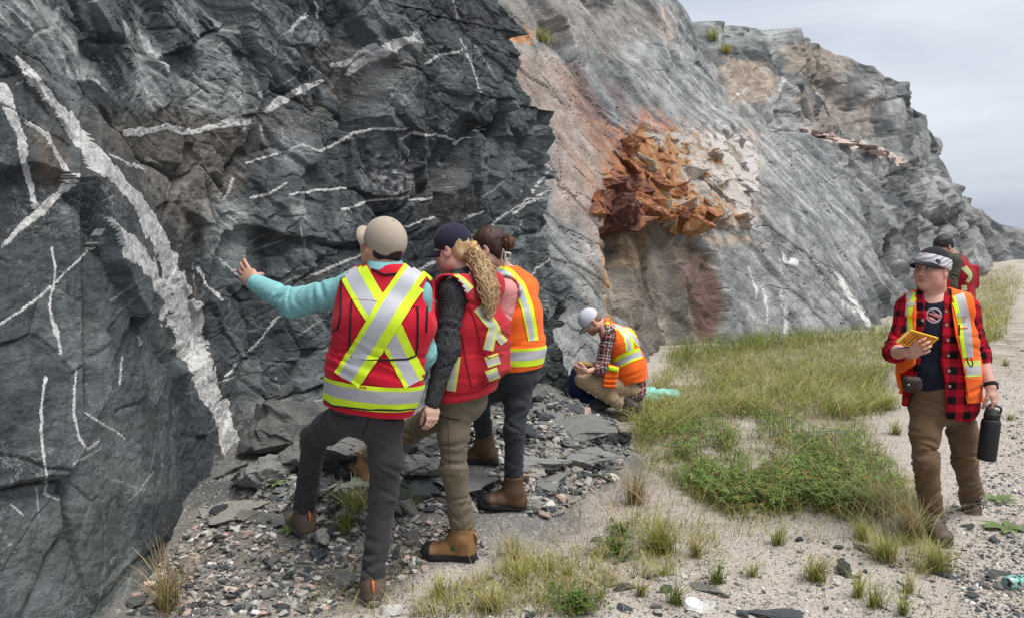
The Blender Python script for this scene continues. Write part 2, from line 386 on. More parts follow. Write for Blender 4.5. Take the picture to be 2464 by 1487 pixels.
P = A_pos(disp); U, Vv = project(P)
# colour of the rock itself
big = fbm(gx * 1.1, gz * 1.1, oct=4, seed=51); mid = fbm(gx * 4, gz * 4, oct=4, seed=52)
tone = 0.18 + 0.34 * big + 0.26 * mid + 0.42 * (r2b - 0.5) + 0.34 * (r1 - 0.5) + 0.26 * (r3b - 0.5) + 0.45 * (r2 - 0.5) * up
tone = np.clip(tone, 0, 1)[..., None]
colA = np.array([0.032, 0.039, 0.044]) * (1 - tone) + np.array([0.135, 0.155, 0.158]) * tone
streak = fbm(fx * 1.2, fz * 9, oct=4, seed=53)
def pp(poly, px=60): return soft(in_poly(U + 26 * mid, Vv + 26 * streak, poly), px)
colA = paint(colA, pp([(225, 40), (300, 60), (420, 140), (600, 225), (600, 297), (470, 275), (330, 262), (250, 215), (228, 150)], 25) * clip(0.65 + 1.3 * streak), (0.36, 0.39, 0.38))
colA = paint(colA, 0.85 * pp([(0, 0), (150, 0), (205, 60), (250, 200), (150, 190), (60, 120), (0, 90)], 30) * (0.5 + 1.2 * streak), (0.34, 0.36, 0.355))
colA = paint(colA, 0.85 * pp([(215, 285), (420, 250), (590, 290), (585, 420), (530, 520), (470, 610), (420, 560), (330, 440), (270, 360)]), (0.085, 0.074, 0.062))
colA = paint(colA, 0.6 * pp([(350, 440), (560, 420), (500, 560), (430, 520)], 80) * np.clip(0.4 + 1.6 * wob, 0, 1), (0.30, 0.29, 0.27))
colA = paint(colA, 0.75 * pp([(70, 300), (150, 330), (188, 420), (130, 450), (80, 430)], 40), (0.12, 0.095, 0.075))
colA = paint(colA, 0.85 * pp([(520, 500), (600, 490), (602, 640), (560, 640), (500, 600)], 50), (0.24, 0.27, 0.27))
colA = paint(colA, 0.6 * pp([(640, 270), (830, 190), (900, 160), (1010, 100), (1060, 150), (1020, 180), (820, 260), (700, 360), (600, 380), (590, 300)], 60) * np.clip(0.5 + 1.2 * streak, 0, 1), (0.10, 0.083, 0.068))
colA = paint(colA, 0.6 * pp([(760, 170), (860, 190), (900, 150), (820, 100), (740, 140)], 40), (0.10, 0.085, 0.07))
colA = paint(colA, 0.7 * pp([(900, 380), (1010, 370), (1020, 450), (940, 470), (880, 440)], 50) * np.clip(0.3 + 2.2 * wob2, 0, 1), (0.34, 0.34, 0.34))
colA = paint(colA, 0.6 * pp([(1000, 470), (1110, 380), (1120, 520), (1060, 560)], 60), (0.085, 0.075, 0.068))
colA = paint(colA, 0.8 * pp([(190, 1500), (320, 1330), (345, 1390), (290, 1500)], 40), (0.20, 0.225, 0.21))
colA = paint(colA, 0.5 * pp([(0, 1180), (250, 1210), (300, 1330), (160, 1500), (0, 1500)], 120), (0.10, 0.115, 0.115))
colA = paint(colA, 0.8 * pp([(340, 1200), (460, 1190), (450, 1260), (400, 1330), (330, 1340)], 25), (0.034, 0.040, 0.045))
colA = paint(colA, 0.75 * pp([(560, 1000), (680, 960), (760, 1000), (1040, 960), (1060, 1120), (860, 1200), (560, 1230), (530, 1130)], 60), (0.185, 0.19, 0.18))
colA = paint(colA, 0.6 * pp([(1080, 0), (1180, 0), (1190, 60), (1120, 110), (1060, 60)], 40), (0.035, 0.036, 0.038))
colA = paint(colA, 0.6 * pp([(240, 0), (600, 0), (700, 60), (690, 200), (600, 210), (420, 110), (300, 40)], 40) * clip(2.6 * streak), (0.26, 0.28, 0.28))
colA = paint(colA, 0.7 * pp([(430, 560), (520, 430), (590, 420), (560, 500), (500, 560)], 40) * clip(.2 + 2 * wob), (0.28, 0.27, 0.25))
colA = paint(colA, 0.7 * pp([(700, 470), (760, 500), (720, 640), (660, 640)], 40) * clip(.2 + 2.4 * wob), (0.26, 0.275, 0.275))
colA = paint(colA, 0.6 * pp([(880, 200), (990, 180), (1000, 300), (900, 320)], 40) * clip(.4 + 1.5 * wob), (0.20, 0.225, 0.225))
colA = paint(colA, 0.7 * pp([(640, 330), (720, 330), (760, 400), (690, 420)], 40), (0.19, 0.21, 0.22))
colA = paint(colA, 0.7 * pp([(760, 60), (800, 110), (770, 115), (720, 80)], 20), (0.30, 0.32, 0.32))
# hair-thin healed joints, straight, in two sets
rv = np.random.default_rng(5)
for q in range(75):
    cu, cv = rv.uniform(0, 1340), rv.uniform(0, 1300); an = rad(rv.choice([-34, -30, -40, -25, 62, 75, 85, 20]) + rv.normal(0, 7)); ln = rv.uniform(25, 130) * (1.3 if cu > 600 else 1)
    d, w = seg_dist(U + 5 * mid, Vv + 5 * wob, [(cu - ln / 2 * math.cos(an), cv - ln / 2 * math.sin(an), 2), (cu, cv + rv.normal(0, 3), rv.uniform(2, 3.6)), (cu + ln / 2 * math.cos(an), cv + ln / 2 * math.sin(an), 1.5)]); colA = paint(colA, soft(w * (.5 + .5 * wob2) - d, 1.8) * clip(.55 + 1.2 * mid), (0.42, 0.42, 0.41))
colA = colA * (1 - .42 * barrel * (.7 + .6 * fbm(gx * 3, gz * 26, oct=2, seed=58)))[..., None]      # drilled faces: fresh, darker stone
# brown edge along the big veins, with a dark shadow gap painted in
dv, wv = seg_dist(U, Vv, A_VEINS[0]); rind_shade = np.clip(1 - (dv - wv / 2) / 22, 0, 1) * np.clip(0.5 + wob, 0, 1)
colA = paint(colA, 0.7 * rind_shade, (0.075, 0.063, 0.054))
# thin healed joints: fine pale threads
facesA = grid_faces(NRA, NCA)
names = {0: 'rock_face'}; mats = {0: M_DARK}
for i in range(len(A_VEINS)): names[i + 1] = 'quartz_vein'; mats[i + 1] = M_QUARTZ
rockA = split_mesh('rock_face', P.reshape(-1, 3), colA.reshape(-1, 3), lab.ravel(), facesA, mats, names,
                   'dark blue grey broken rock face laced with white veins', 'rock face')
print('A', time.time() - T0)

# ================================================================== grey slab, outcrop and the far cut
KW = np.array([0, .25, .5, .56, .75, .92, 1.0])
TAB = [  # s, seven (n, z) knots from the foot to the plateau
 (5.6, [(-4.8, -.4), (-5.1, 1.3), (-5.7, 3.0), (-5.85, 3.4), (-6.3, 4.6), (-6.8, 5.8), (-12, 6.8)]),
 (8.0, [(-4.35, -.3), (-4.95, 1.5), (-5.6, 3.2), (-5.75, 3.6), (-6.4, 5.0), (-7.0, 6.3), (-12, 7.6)]),
 (10.4, [(-3.95, -.3), (-4.7, 1.7), (-5.55, 3.5), (-5.75, 3.9), (-6.3, 5.4), (-6.9, 6.8), (-12, 8.2)]),
 (11.3, [(-4.25, -.3), (-4.75, 1.7), (-5.35, 3.6), (-5.6, 4.0), (-6.2, 5.6), (-6.8, 7.0), (-12, 8.3)]),
 (12.6, [(-3.55, -.3), (-4.3, 1.9), (-5.1, 3.8), (-5.4, 4.2), (-6.2, 5.9), (-6.9, 7.25), (-12, 8.3)]),
 (14.0, [(-2.85, -.3), (-3.85, 2.0), (-4.95, 4.0), (-5.25, 4.4), (-6.1, 6.0), (-6.8, 7.4), (-12, 8.3)]),
 (16.2, [(-2.1, -.3), (-3.4, 2.2), (-4.9, 4.4), (-5.2, 4.7), (-6.0, 6.1), (-6.5, 7.3), (-12, 8.0)]),
 (17.3, [(-2.05, -.3), (-3.4, 2.3), (-5.0, 4.55), (-5.35, 4.8), (-6.1, 6.0), (-6.7, 7.0), (-12, 7.8)]),
 (18.5, [(-2.0, -.3), (-3.4, 2.3), (-5.0, 4.6), (-5.9, 4.85), (-6.6, 5.3), (-7.2, 5.8), (-12, 7.0)]),
 (20.5, [(-2.0, -.3), (-3.3, 2.3), (-4.9, 4.7), (-6.2, 4.9), (-6.9, 5.8), (-7.8, 6.9), (-12, 7.5)]),
 (22.5, [(-2.0, -.3), (-3.2, 2.3), (-4.7, 4.8), (-5.8, 5.0), (-6.8, 7.1), (-7.7, 8.5), (-12, 9.0)]),
 (25.6, [(-2.0, -.3), (-3.1, 2.4), (-4.3, 4.85), (-4.9, 5.05), (-5.8, 7.4), (-6.5, 8.75), (-12, 9.2)]),
 (30.0, [(-1.9, -.3), (-2.8, 2.5), (-3.8, 5.0), (-4.1, 5.2), (-4.4, 7.2), (-4.8, 8.45), (-12, 8.9)]),
 (36.0, [(-1.8, -.3), (-2.5, 2.6), (-3.3, 5.2), (-3.5, 5.4), (-3.8, 7.5), (-4.1, 8.7), (-12, 9.0)]),
 (45.0, [(-1.7, -.3), (-2.3, 2.5), (-3.0, 4.9), (-3.2, 5.1), (-3.7, 7.2), (-4.05, 8.45), (-12, 8.8)]),
 (55.0, [(-1.5, -.3), (-2.2, 2.3), (-2.9, 4.4), (-3.1, 4.6), (-3.6, 6.5), (-4.0, 7.5), (-12, 7.8)]),
 (62.0, [(-1.4, -.3), (-2.1, 2.0), (-2.8, 3.7), (-3.0, 3.9), (-3.5, 5.2), (-3.9, 6.0), (-12, 6.4)]),
 (80.0, [(-1.0, -.3), (-1.7, 2.1), (-2.4, 3.9), (-2.6, 4.1), (-3.1, 5.4), (-3.5, 6.3), (-12, 6.8)]),
 (108., [(-0.6, -.3), (-1.2, 2.1), (-1.8, 3.9), (-2.0, 4.1), (-2.5, 5.5), (-2.9, 6.4), (-12, 6.8)]),
 (130., [(1.2, -.3), (0.6, 1.8), (0.0, 3.2), (-.2, 3.4), (-.6, 4.6), (-1.0, 5.2), (-12, 5.6)]),
 (190., [(9.0, -.3), (8.4, 1.8), (7.8, 3.2), (7.6, 3.4), (7.2, 4.5), (6.8, 5.0), (-12, 5.4)]),
 (300., [(24., -.3), (23.4, 1.8), (22.8, 3.0), (22.6, 3.2), (22.2, 4.3), (21.8, 4.8), (-12, 5.2)]),
]
NCB, NRB = 640, 460
ts = np.array([t[0] for t in TAB]); tn = np.array([[k[0] for k in t[1]] for t in TAB]); tz = np.array([[k[1] for k in t[1]] for t in TAB])
ub = np.linspace(0, 1, NCB)
# columns: even in the picture for the near part, then log-spaced
sB = np.interp(ub, [0, .62, .78, .88, 1.0], [0, 1, 2, 3, 4])
sB = np.where(sB < 1, 5.6 + (17.5 - 5.6) * sB ** 1.12, np.where(sB < 2, 17.5 + 10.5 * (sB - 1), np.where(sB < 3, 28 + 34 * (sB - 2) ** 1.15, 62 * np.exp((sB - 3) * np.log(300 / 62)))))
wB = np.interp(np.linspace(0, 1, NRB), [0, .36, .66, .70, .84, .95, 1.0], KW)
SB, WB = np.meshgrid(sB, wB)
def tab_interp(T):
    cols = np.stack([np.interp(sB, ts, T[:, k]) for k in range(7)], 0)            # knot x column
    ker = np.array([1, 2, 3, 2, 1.]) / 9
    cols = np.stack([np.convolve(np.pad(c, 2, 'edge'), ker, 'valid') for c in cols], 0)
    out = np.empty((NRB, NCB))
    for j in range(NCB): out[:, j] = np.interp(wB, KW, cols[:, j])
    return out
NB = tab_interp(tn); ZB = tab_interp(tz)
# round the profile a little
for _ in range(6):
    NB[1:-1] = 0.25 * NB[:-2] + 0.5 * NB[1:-1] + 0.25 * NB[2:]; ZB[1:-1] = 0.25 * ZB[:-2] + 0.5 * ZB[1:-1] + 0.25 * ZB[2:]
sc = np.clip(SB / 18.0, 0.8, 2.0)                         # relief grows with distance so that it still shows
x0, y0 = sn2xy(SB, NB); U, Vv = project(np.stack([x0, y0, ZB], -1))
upB = sstep(0.52, 0.58, WB)
far = sstep(19, 24, SB)
gcol = np.r_[0, np.cumsum(np.minimum(np.diff(sB), 0.085))] + 5.6
gx, gz = np.repeat(gcol[None, :], NRB, 0), ZB * 1.15 / np.clip(SB / 26, 1, 2.2)
wx = gx + 0.25 * fbm(gx * .9, gz * .9, oct=3, seed=111); wz = gz + 0.25 * fbm(gx * .9 + 40, gz * .9, oct=3, seed=112)
fx, fz = rot2(wx, wz, rad(-48))                            # cracks run down to the right
q1, t1, g1 = facets(fx * 0.42, fz * 1.2, 0.75, 121, 0.5)
q2, t2, g2 = facets(fx * 0.30, fz * 1.3, 0.30, 122, 0.6)
q3, t3, g3 = facets(wx * 1.1, wz * .7, 1.5, 123, 1.5, .10, .7); q4, t4, g4 = facets(wx * 1.3, wz * .42, 0.6, 124, 1.4, .12, .8); q5, t5, g5 = facets(wx * 1.2, wz * 0.5, 0.26, 125, 1.2, .16)
q6, t6, g6 = facets(wx * 1.6, wz * 0.35, 0.6, 126, 0.9)     # upright slabs
q7, t7, g7 = facets(wx * 1.0, wz * 0.9, 0.10, 127, 0.9)
smooth_slab = (1 - far) * (1 - upB * sstep(0.62, 0.7, WB) * 0.8)
lower_right = sstep(2070, 2180, U + 0.15 * (Vv - 300)) * (1 - upB)
dB = smooth_slab * (0.030 * q1 + 0.007 * q2 + 0.05 * fbm(gx * .8, gz * .8, oct=3, seed=131) + 0.006 * fbm(gx * 9, gz * 9, oct=4, seed=132, rough=.65) - 0.035 * np.exp(-(g1 / .035) ** 2) * (t1 > .35) - .05 * np.clip(1 - np.abs(fbm(fx * .7, fz * 2.6, oct=4, seed=134)) / .016, 0, 1) )
rough = np.maximum(far, upB * (1 - smooth_slab))
dB += rough * sc * (0.13 * q3 + 0.055 * q4 + 0.020 * q5 - .05 * np.clip(1 - g3 / .05, 0, 1) - .03 * np.clip(1 - g4 / .07, 0, 1) + 0.015 * fbm(gx * 3, gz * 3, oct=4, seed=133, rough=.6))
dB += lower_right * sc * (0.07 * q6 + 0.03 * q5)
# sandstone-like recess under the overhang and the rusty outcrop
warpu = U + 14 * fbm(gx * 3, gz * 3, oct=3, seed=141); warpv = Vv + 14 * fbm(gx * 3 + 5, gz * 3, oct=3, seed=142)
OUT = [(1452, 470), (1470, 440), (1505, 345), (1545, 305), (1600, 318), (1660, 322), (1720, 335), (1790, 330), (1822, 380), (1812, 440), (1796, 470), (1802, 540), (1740, 548), (1690, 528), (1672, 552), (1610, 536), (1560, 520), (1500, 545), (1470, 540)]
REC = [(1466, 520), (1540, 530), (1640, 556), (1720, 620), (1745, 700), (1742, 800), (1722, 880), (1580, 880), (1530, 780), (1480, 745), (1458, 640)]
m_out = soft(in_poly(warpu, warpv, OUT), 8); m_rec = soft(in_poly(warpu, warpv, REC), 18)
o1, ro1, eo1 = facets(wx * 1.1, wz * 0.72, 0.55, 151, 1.6, .07, .8); o2, ro2, eo2 = facets(wx, wz, 0.2, 152, 1.5, .1, .8)
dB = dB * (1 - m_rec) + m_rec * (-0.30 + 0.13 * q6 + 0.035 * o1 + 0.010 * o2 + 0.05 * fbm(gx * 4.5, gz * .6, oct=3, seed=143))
dB = dB * (1 - m_out) + m_out * (-0.06 + 0.16 * sstep(330, 540, Vv) + 0.03 * q4 + 0.02 * o2)
def B_pos(d):
    x, y = sn2xy(SB + 0.25 * d, NB + d * 0.9); return np.stack([x, y, ZB + d * 0.35], -1)
P = B_pos(dB); U, Vv = project(P)
B_VEINS = [[(1932, 314, 8), (1990, 332, 14), (2050, 346, 22), (2100, 360, 22), (2150, 382, 15), (2196, 404, 11)]]
big = fbm(gx * .6, gz * .6, oct=4, seed=161); mid = fbm(gx * 2.5, gz * 2.5, oct=4, seed=162); fine = fbm(gx * 9, gz * 9, oct=3, seed=163)
streakd = fbm(fx * 1.2, fz * 7, oct=4, seed=164); streakv = fbm(gx * 5, gz * 0.55, oct=4, seed=165)
tone = np.clip(0.5 + 0.3 * big + 0.35 * mid + 0.6 * streakd + .3 * fine + 0.25 * (t2 - .5), 0, 1)[..., None]
cB = np.array([0.070, 0.077, 0.080]) * (1 - tone) + np.array([0.285, 0.295, 0.29]) * tone
ftone = np.clip(0.30 + 0.3 * big + 0.35 * mid + 0.75 * (t4 - .5) + 0.5 * (t5 - .5) + .35 * (t3 - .5) + .3 * fine, 0, 1)[..., None]
cfar = np.array([0.040, 0.046, 0.050]) * (1 - ftone) + np.array([0.25, 0.255, 0.245]) * ftone
cB = paint(cB, np.maximum(far * sstep(.3, .6, WB + 0.25 * sstep(26, 40, SB)), 0.85 * lower_right)[...] , (0, 0, 0)) + cfar * np.clip(np.maximum(far * sstep(.3, .6, WB + 0.25 * sstep(26, 40, SB)), 0.85 * lower_right), 0, 1)[..., None]
def pp(poly, px=60, a=24): return soft(in_poly(U + a * mid + 16 * fine, Vv + a * streakd + 16 * fine, poly), px * .45)
clip = lambda a: np.clip(a, 0, 1)
# left part of the slab: warm grey, rust and purple streaks running down the slab
cB = paint(cB, 0.55 * pp([(1180, 120), (1330, 130), (1440, 260), (1480, 420), (1450, 520), (1340, 520), (1320, 360), (1250, 230)], 70), (0.30, 0.215, 0.17))
lines = fbm((U - 0.55 * Vv) / 26, Vv / 260, oct=3, seed=171)
cB = paint(cB, 0.5 * pp([(1160, 100), (1330, 150), (1500, 330), (1470, 480), (1390, 440), (1260, 240)], 60) * clip(2.2 * lines), (0.33, 0.16, 0.075))
cB = paint(cB, 0.8 * pp([(1370, 150), (1480, 190), (1540, 300), (1500, 400), (1420, 300), (1380, 220)], 30) * clip(0.35 + 2.2 * lines), (0.10, 0.062, 0.062))
cB = paint(cB, 0.8 * pp([(1540, 260), (1620, 310), (1600, 345), (1545, 300)], 24), (0.13, 0.07, 0.065))
cB = paint(cB, 0.9 * pp([(1160, 35), (1215, 45), (1290, 85), (1275, 108), (1190, 98), (1160, 75)], 12, 8), (0.44, 0.19, 0.055))
cB = paint(cB, 0.5 * pp([(1190, 0), (1560, 0), (1600, 60), (1480, 130), (1290, 110), (1200, 40)], 60), (0.19, 0.155, 0.125))
cB = paint(cB, 0.6 * pp([(1560, 20), (1620, 30), (1650, 120), (1610, 110)], 20) * clip(.3 + 2 * fine), (0.44, 0.29, 0.23))
cB = paint(cB, 0.4 * pp([(1400, 480), (1470, 480), (1480, 760), (1400, 760)], 50) * clip(.5 + lines), (0.30, 0.20, 0.15))
cB = paint(cB, 0.9 * soft(14 - seg_dist(U + 8 * mid, Vv, [(1458, 470, 0), (1466, 560, 0), (1462, 640, 0), (1474, 760, 0)])[0], 8) * clip(.7 + 2 * fine), (0.42, 0.22, 0.07))
# recess
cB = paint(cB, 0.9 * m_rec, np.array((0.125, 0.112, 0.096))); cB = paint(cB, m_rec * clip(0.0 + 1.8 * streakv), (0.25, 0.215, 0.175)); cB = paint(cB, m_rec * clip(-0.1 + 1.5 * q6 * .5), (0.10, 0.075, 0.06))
cB = paint(cB, 0.85 * pp([(1640, 580), (1690, 590), (1735, 680), (1725, 810), (1690, 830), (1655, 760), (1640, 660)], 24) * clip(.75 + 1.5 * streakv), (0.115, 0.058, 0.045))
cB = paint(cB, 0.85 * pp([(2040, 400), (2120, 440), (2240, 560), (2260, 640), (2150, 600), (2060, 520)], 40) * clip(.5 + 2 * streakv), (0.055, 0.06, 0.062))
cB = paint(cB, 0.5 * pp([(1480, 540), (1560, 545), (1540, 640), (1480, 640)], 40), (0.32, 0.21, 0.11))
cB = paint(cB, 0.75 * pp([(1420, 300), (1560, 290), (1640, 330), (1540, 360), (1480, 470), (1470, 560), (1440, 520), (1450, 400)], 40) * clip(.35 + 1.6 * fine), (0.33, 0.15, 0.06))
# rusty outcrop: rust on the left, white quartz with rust on the right
rustm = clip(1.15 - (U - 1500) / 240 + 0.9 * mid + 0.4 * fine)
oc = paint(np.zeros(U.shape + (3,)) + np.array((0.52, 0.49, 0.45)), clip(rustm + 0.8 * (ro1 - .5)), (0.27, 0.090, 0.030))
oc = paint(oc, clip(0.25 + 1.8 * fbm(gx * 3.2, gz * 3.2, oct=4, seed=181)) * 0.6, (0.40, 0.20, 0.065)); oc = paint(oc, clip(0.05 + 1.8 * fbm(gx * 4.2, gz * 4.2, oct=4, seed=182)) * clip(rustm), (0.19, 0.055, 0.03))
oc = paint(oc, clip((U - 1690) / 90 + fine) * clip(0.3 + mid * 2) * 0.8, (0.56, 0.53, 0.49))
m_halo = clip(np.exp(np.minimum(in_poly(U + 30 * mid + 20 * fine, Vv + 30 * streakd + 20 * fine, OUT), 0) / 26) * (.55 + 1.1 * fine)); cB = cB * (1 - .8 * m_halo[..., None]) + oc * .8 * m_halo[..., None]
cB = cB * (1 - m_out[..., None]) + oc * m_out[..., None]
cB = paint(cB, 0.7 * pp([(1640, 320), (1800, 325), (1826, 372), (1800, 420), (1700, 370)], 30) * clip(.6 + fine * 2), (0.52, 0.46, 0.42))
cB = paint(cB, 0.6 * pp([(1680, 555), (1780, 575), (1850, 600), (1780, 600), (1700, 580)], 20) * clip(.4 + 2 * fine), (0.50, 0.33, 0.22))
# second hill: brown facets, green-grey caps
cB = paint(cB, 0.75 * pp([(1730, 150), (1830, 150), (1880, 190), (1850, 240), (1760, 260), (1740, 200)], 26), (0.30, 0.235, 0.175))
cB = paint(cB, 0.65 * pp([(1880, 110), (2010, 110), (2050, 150), (2000, 190), (1900, 170)], 30), (0.27, 0.215, 0.165))
cB = paint(cB, 0.6 * pp([(1930, 180), (2100, 230), (2130, 330), (1950, 310), (1900, 250)], 60) * (t4 > .5), (0.25, 0.20, 0.16))
cB = paint(cB, 0.6 * pp([(1690, 60), (1900, 75), (1900, 100), (1720, 115)], 20), (0.30, 0.33, 0.31))
cB = paint(cB, 0.7 * pp([(1960, 640), (2080, 760), (2090, 800), (2010, 720)], 30) * clip(.1 + 3 * fine), (0.52, 0.52, 0.5))
cB = paint(cB, 0.55 * pp([(1560, 850), (1760, 800), (2140, 780), (2140, 860), (1560, 880)], 40), (0.14, 0.145, 0.14))
for pl in ([(1880, 700, 6), (1893, 770, 8), (1886, 830, 9)], [(1800, 640, 3), (1822, 700, 4), (1820, 720, 3)], [(1840, 690, 5), (1850, 740, 4), (1846, 780, 4)], [(2010, 660, 8), (2050, 720, 12), (2090, 780, 12)], [(1890, 625, 20), (1915, 630, 16)], [(1985, 180, 4), (1965, 230, 4)], [(1760, 240, 3), (1800, 215, 3)], [(1890, 190, 5), (1870, 225, 4)]):
    d, w = seg_dist(U + 9 * mid, Vv + 9 * fine, pl); cB = paint(cB, soft(w * (.5 + .6 * fine) - d, 4), (0.5, 0.5, 0.48))
lab = np.zeros(U.shape, np.int32)
d, w = seg_dist(U + 8 * mid, Vv + 5 * fine, B_VEINS[0]); lab[(d < w * (0.40 + .4 * fine)) & (SB > 15)] = 1
d8 = (lab == 1) * 0.01; P = B_pos(dB + d8)
lab[(m_out > 0.5)] = 2
facesB = grid_faces(NRB, NCB)
PB, UB, VB_ = P, U, Vv
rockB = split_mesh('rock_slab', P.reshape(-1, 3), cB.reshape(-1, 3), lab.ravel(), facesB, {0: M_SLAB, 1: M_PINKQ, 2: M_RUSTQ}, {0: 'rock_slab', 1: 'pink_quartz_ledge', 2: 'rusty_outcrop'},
                   'smooth grey rock slope with rust streaks and a rocky hill running away behind', 'rock slope')
for o in rockB.children:
    if o.name.startswith('rusty'): o['label'] = 'blocky orange and white outcrop jutting from the grey slope'
print('B', time.time() - T0)
# ================================================================== ground
def ground_z(x, y):
    x = np.asarray(x, float); y = np.asarray(y, float)
    s, n = xy2sn(x, y)
    n0 = np.interp(s, [0, 1, 2, 2.5, 3.5, 5, 6, 7, 9, 14, 20], [-3.3, -3.1, -2.75, -2.35, -2.02, -2.2, -2.7, -3.35, -3.8, -2.2, -1.4])
    am = np.interp(s, [0, 2, 2.5, 3.4, 5.0, 6.3, 7.5, 10, 30], [.06, .06, .12, .33, .32, .26, .10, .08, .1])
    z = am * sstep(0, 0.95, n0 - n)
    d = np.hypot(x, y)
    z = z + 0.018 * fbm(x * 1.1, y * 1.1, oct=3, seed=201) * sstep(1, 3, d) + 0.008 * fbm(x * 5, y * 5, oct=3, seed=202) * (d < 30)
    z = z + 0.03 * fbm(x * .35, y * .35, oct=2, seed=203)
    return z
def gz1(x, y): return float(ground_z(np.array([x]), np.array([y]))[0])
th = np.linspace(rad(-70), rad(66), 420)
rr = np.concatenate([np.linspace(0.4, 2.2, 20)[:-1], 2.2 * np.exp(np.linspace(0, np.log(40 / 2.2), 330)), 40 * np.exp(np.linspace(0, np.log(1500 / 40), 30))[1:]])
TH, RR = np.meshgrid(th, rr); X = RR * np.sin(TH); Y = RR * np.cos(TH)
s, n = xy2sn(X, Y); Zg = ground_z(X, Y)
rub = sstep(0.0, 0.5, np.interp(s, [0, 1, 2, 2.5, 3.5, 5, 6, 7, 9, 14, 20], [-3.0, -2.8, -2.5, -2.1, -1.75, -1.9, -2.4, -3.15, -3.7, -2.2, -1.6]) - n + 0.25 * fbm(X * 2, Y * 2, oct=3, seed=211)) * (s < 9)
f, r, e = facets(X + .1 * fbm(X * 3, Y * 3, oct=3, seed=212), Y + .1 * fbm(X * 3, Y * 3 + 9, oct=3, seed=213), 0.34, 214, 0.7); f2, r2, e2 = facets(X, Y, 0.11, 215, .9)
Zg = Zg + rub * (0.030 * f + 0.014 * f2) * (RR < 12)
FEET = []
for (fu, fv, fd, dz) in ((897, 1429, 3.44, .000), (722, 1278, 3.95, .109), (1081, 1341, 3.69, .073), (872, 1157, 4.234, .301), (1207, 1225, 4.231, .132), (1146, 1111, 4.516, .333), (2251, 1289, 4.096, .026), (2335, 1240, 4.5, .0), (1515, 1003, 7.15, .0)):
    q = at(fu, fv, fd); w = np.exp(-(np.hypot(X - q[0], Y - q[1]) / .19) ** 4); Zg = Zg * (1 - w) + (dz - .012) * w; FEET.append(q)     # trodden places under the feet
Zg = np.where(RR > 40, Zg * 0 - 0.0, Zg)
# colours: pale pinkish sand, grey gravel towards the track, dark rubble by the rock, soil under the grass
U, Vv = project(np.stack([X, Y, Zg], -1))
b1 = fbm(X * .9, Y * .9, oct=4, seed=221); b2 = fbm(X * 4, Y * 4, oct=3, seed=222)
cg = np.zeros(X.shape + (3,)) + np.array((0.46, 0.405, 0.355))
cg = paint(cg, clip(.35 + .8 * b1), (0.52, 0.47, 0.42))
track = sstep(-0.2, 0.7, n - np.interp(s, [0, 2, 6, 60], [1.35, 1.1, 0.75, 1.3]) + 0.35 * b1)
cg = paint(cg, 0.85 * track * clip(.55 + .9 * b2), (0.215, 0.205, 0.20))
cg = paint(cg, rub * 0.85, (0.17, 0.168, 0.16)); cg = paint(cg, rub * clip(r * 1.3 - .5), (0.095, 0.108, 0.112))
pale = soft(in_poly(U + 20 * b2, Vv + 20 * b2, [(480, 1180), (660, 1200), (720, 1330), (560, 1420), (400, 1400), (420, 1280)]), 60)
cg = paint(cg, .8 * pale * clip(.5 + b2), (0.30, 0.265, 0.21))
rusty = soft(in_poly(U + 20 * b2, Vv + 20 * b2, [(330, 1350), (430, 1330), (620, 1420), (640, 1500), (290, 1500)]), 50)
cg = paint(cg, .6 * rusty * clip(.3 + 1.6 * b2), (0.20, 0.095, 0.05))
GRASS = [(1500, 1000), (1560, 930), (1620, 880), (1600, 850), (1800, 830), (2000, 810), (2130, 800), (2170, 850), (2130, 930), (2180, 980), (2090, 1010), (2130, 1100), (2200, 1160), (2230, 1230), (2100, 1260), (1900, 1250), (1780, 1260), (1660, 1200), (1560, 1130), (1520, 1080)]
gm = soft(in_poly(U + 22 * b2, Vv + 14 * b2, GRASS), 50)
band = sstep(0.1, 0.7, np.interp(s, [9, 12, 40, 120], [-0.5, 0.9, 0.6, 2.0]) - n) * sstep(9, 12, s)
gmask = np.maximum(gm, band * clip(.75 + b1))
cg = paint(cg, 0.75 * gmask * clip(.6 + 1.2 * b2), (0.19, 0.165, 0.085))
m = Mat('sand and gravel', 0.95, 0.15)
col = m.attr('Col').outputs['Color']; c = m.coord('Object')
g1 = m.noise(c, 55, 6, 0.7); vor = m.n('ShaderNodeTexVoronoi', {'Vector': c, 'Scale': 75.0, 'Randomness': 1.0}); v2 = m.n('ShaderNodeTexVoronoi', {'Vector': c, 'Scale': 190.0})
g0 = m.noise(c, 6, 5, 0.6)
k = m.math('ADD', m.math('MULTIPLY', g1, 0.9), m.math('MULTIPLY', g0, 0.55)); k = m.math('MULTIPLY_ADD', k, 1.15, 0.2)
kv = m.n('ShaderNodeCombineXYZ', {0: k, 1: k, 2: k}).outputs[0]
base = m.mix(1.0, col, kv, 'MULTIPLY')
bw = m.n('ShaderNodeSeparateXYZ', {0: vor.outputs['Color']})
base = m.mix(m.ramp(bw.outputs[0], [(0.84, 0.0), (0.90, 0.7)]), base, (0.12, 0.12, 0.12))
base = m.mix(m.ramp(bw.outputs[1], [(0.90, 0.0), (0.95, 0.6)]), base, (0.52, 0.48, 0.44))
m.color(base)
hh = m.math('ADD', m.math('MULTIPLY', vor.outputs['Distance'], -0.8), m.math('ADD', g1, m.math('MULTIPLY', v2.outputs['Distance'], -0.4)))
m.bump(hh, 0.8, 0.02); M_GROUND = m.m
Vg = np.stack([X, Y, Zg], -1).reshape(-1, 3)
gme = mesh_np('ground', Vg, grid_faces(*X.shape), True, attrs={'Col': ('FLOAT_COLOR', np.c_[cg.reshape(-1, 3), np.ones(X.size)])})
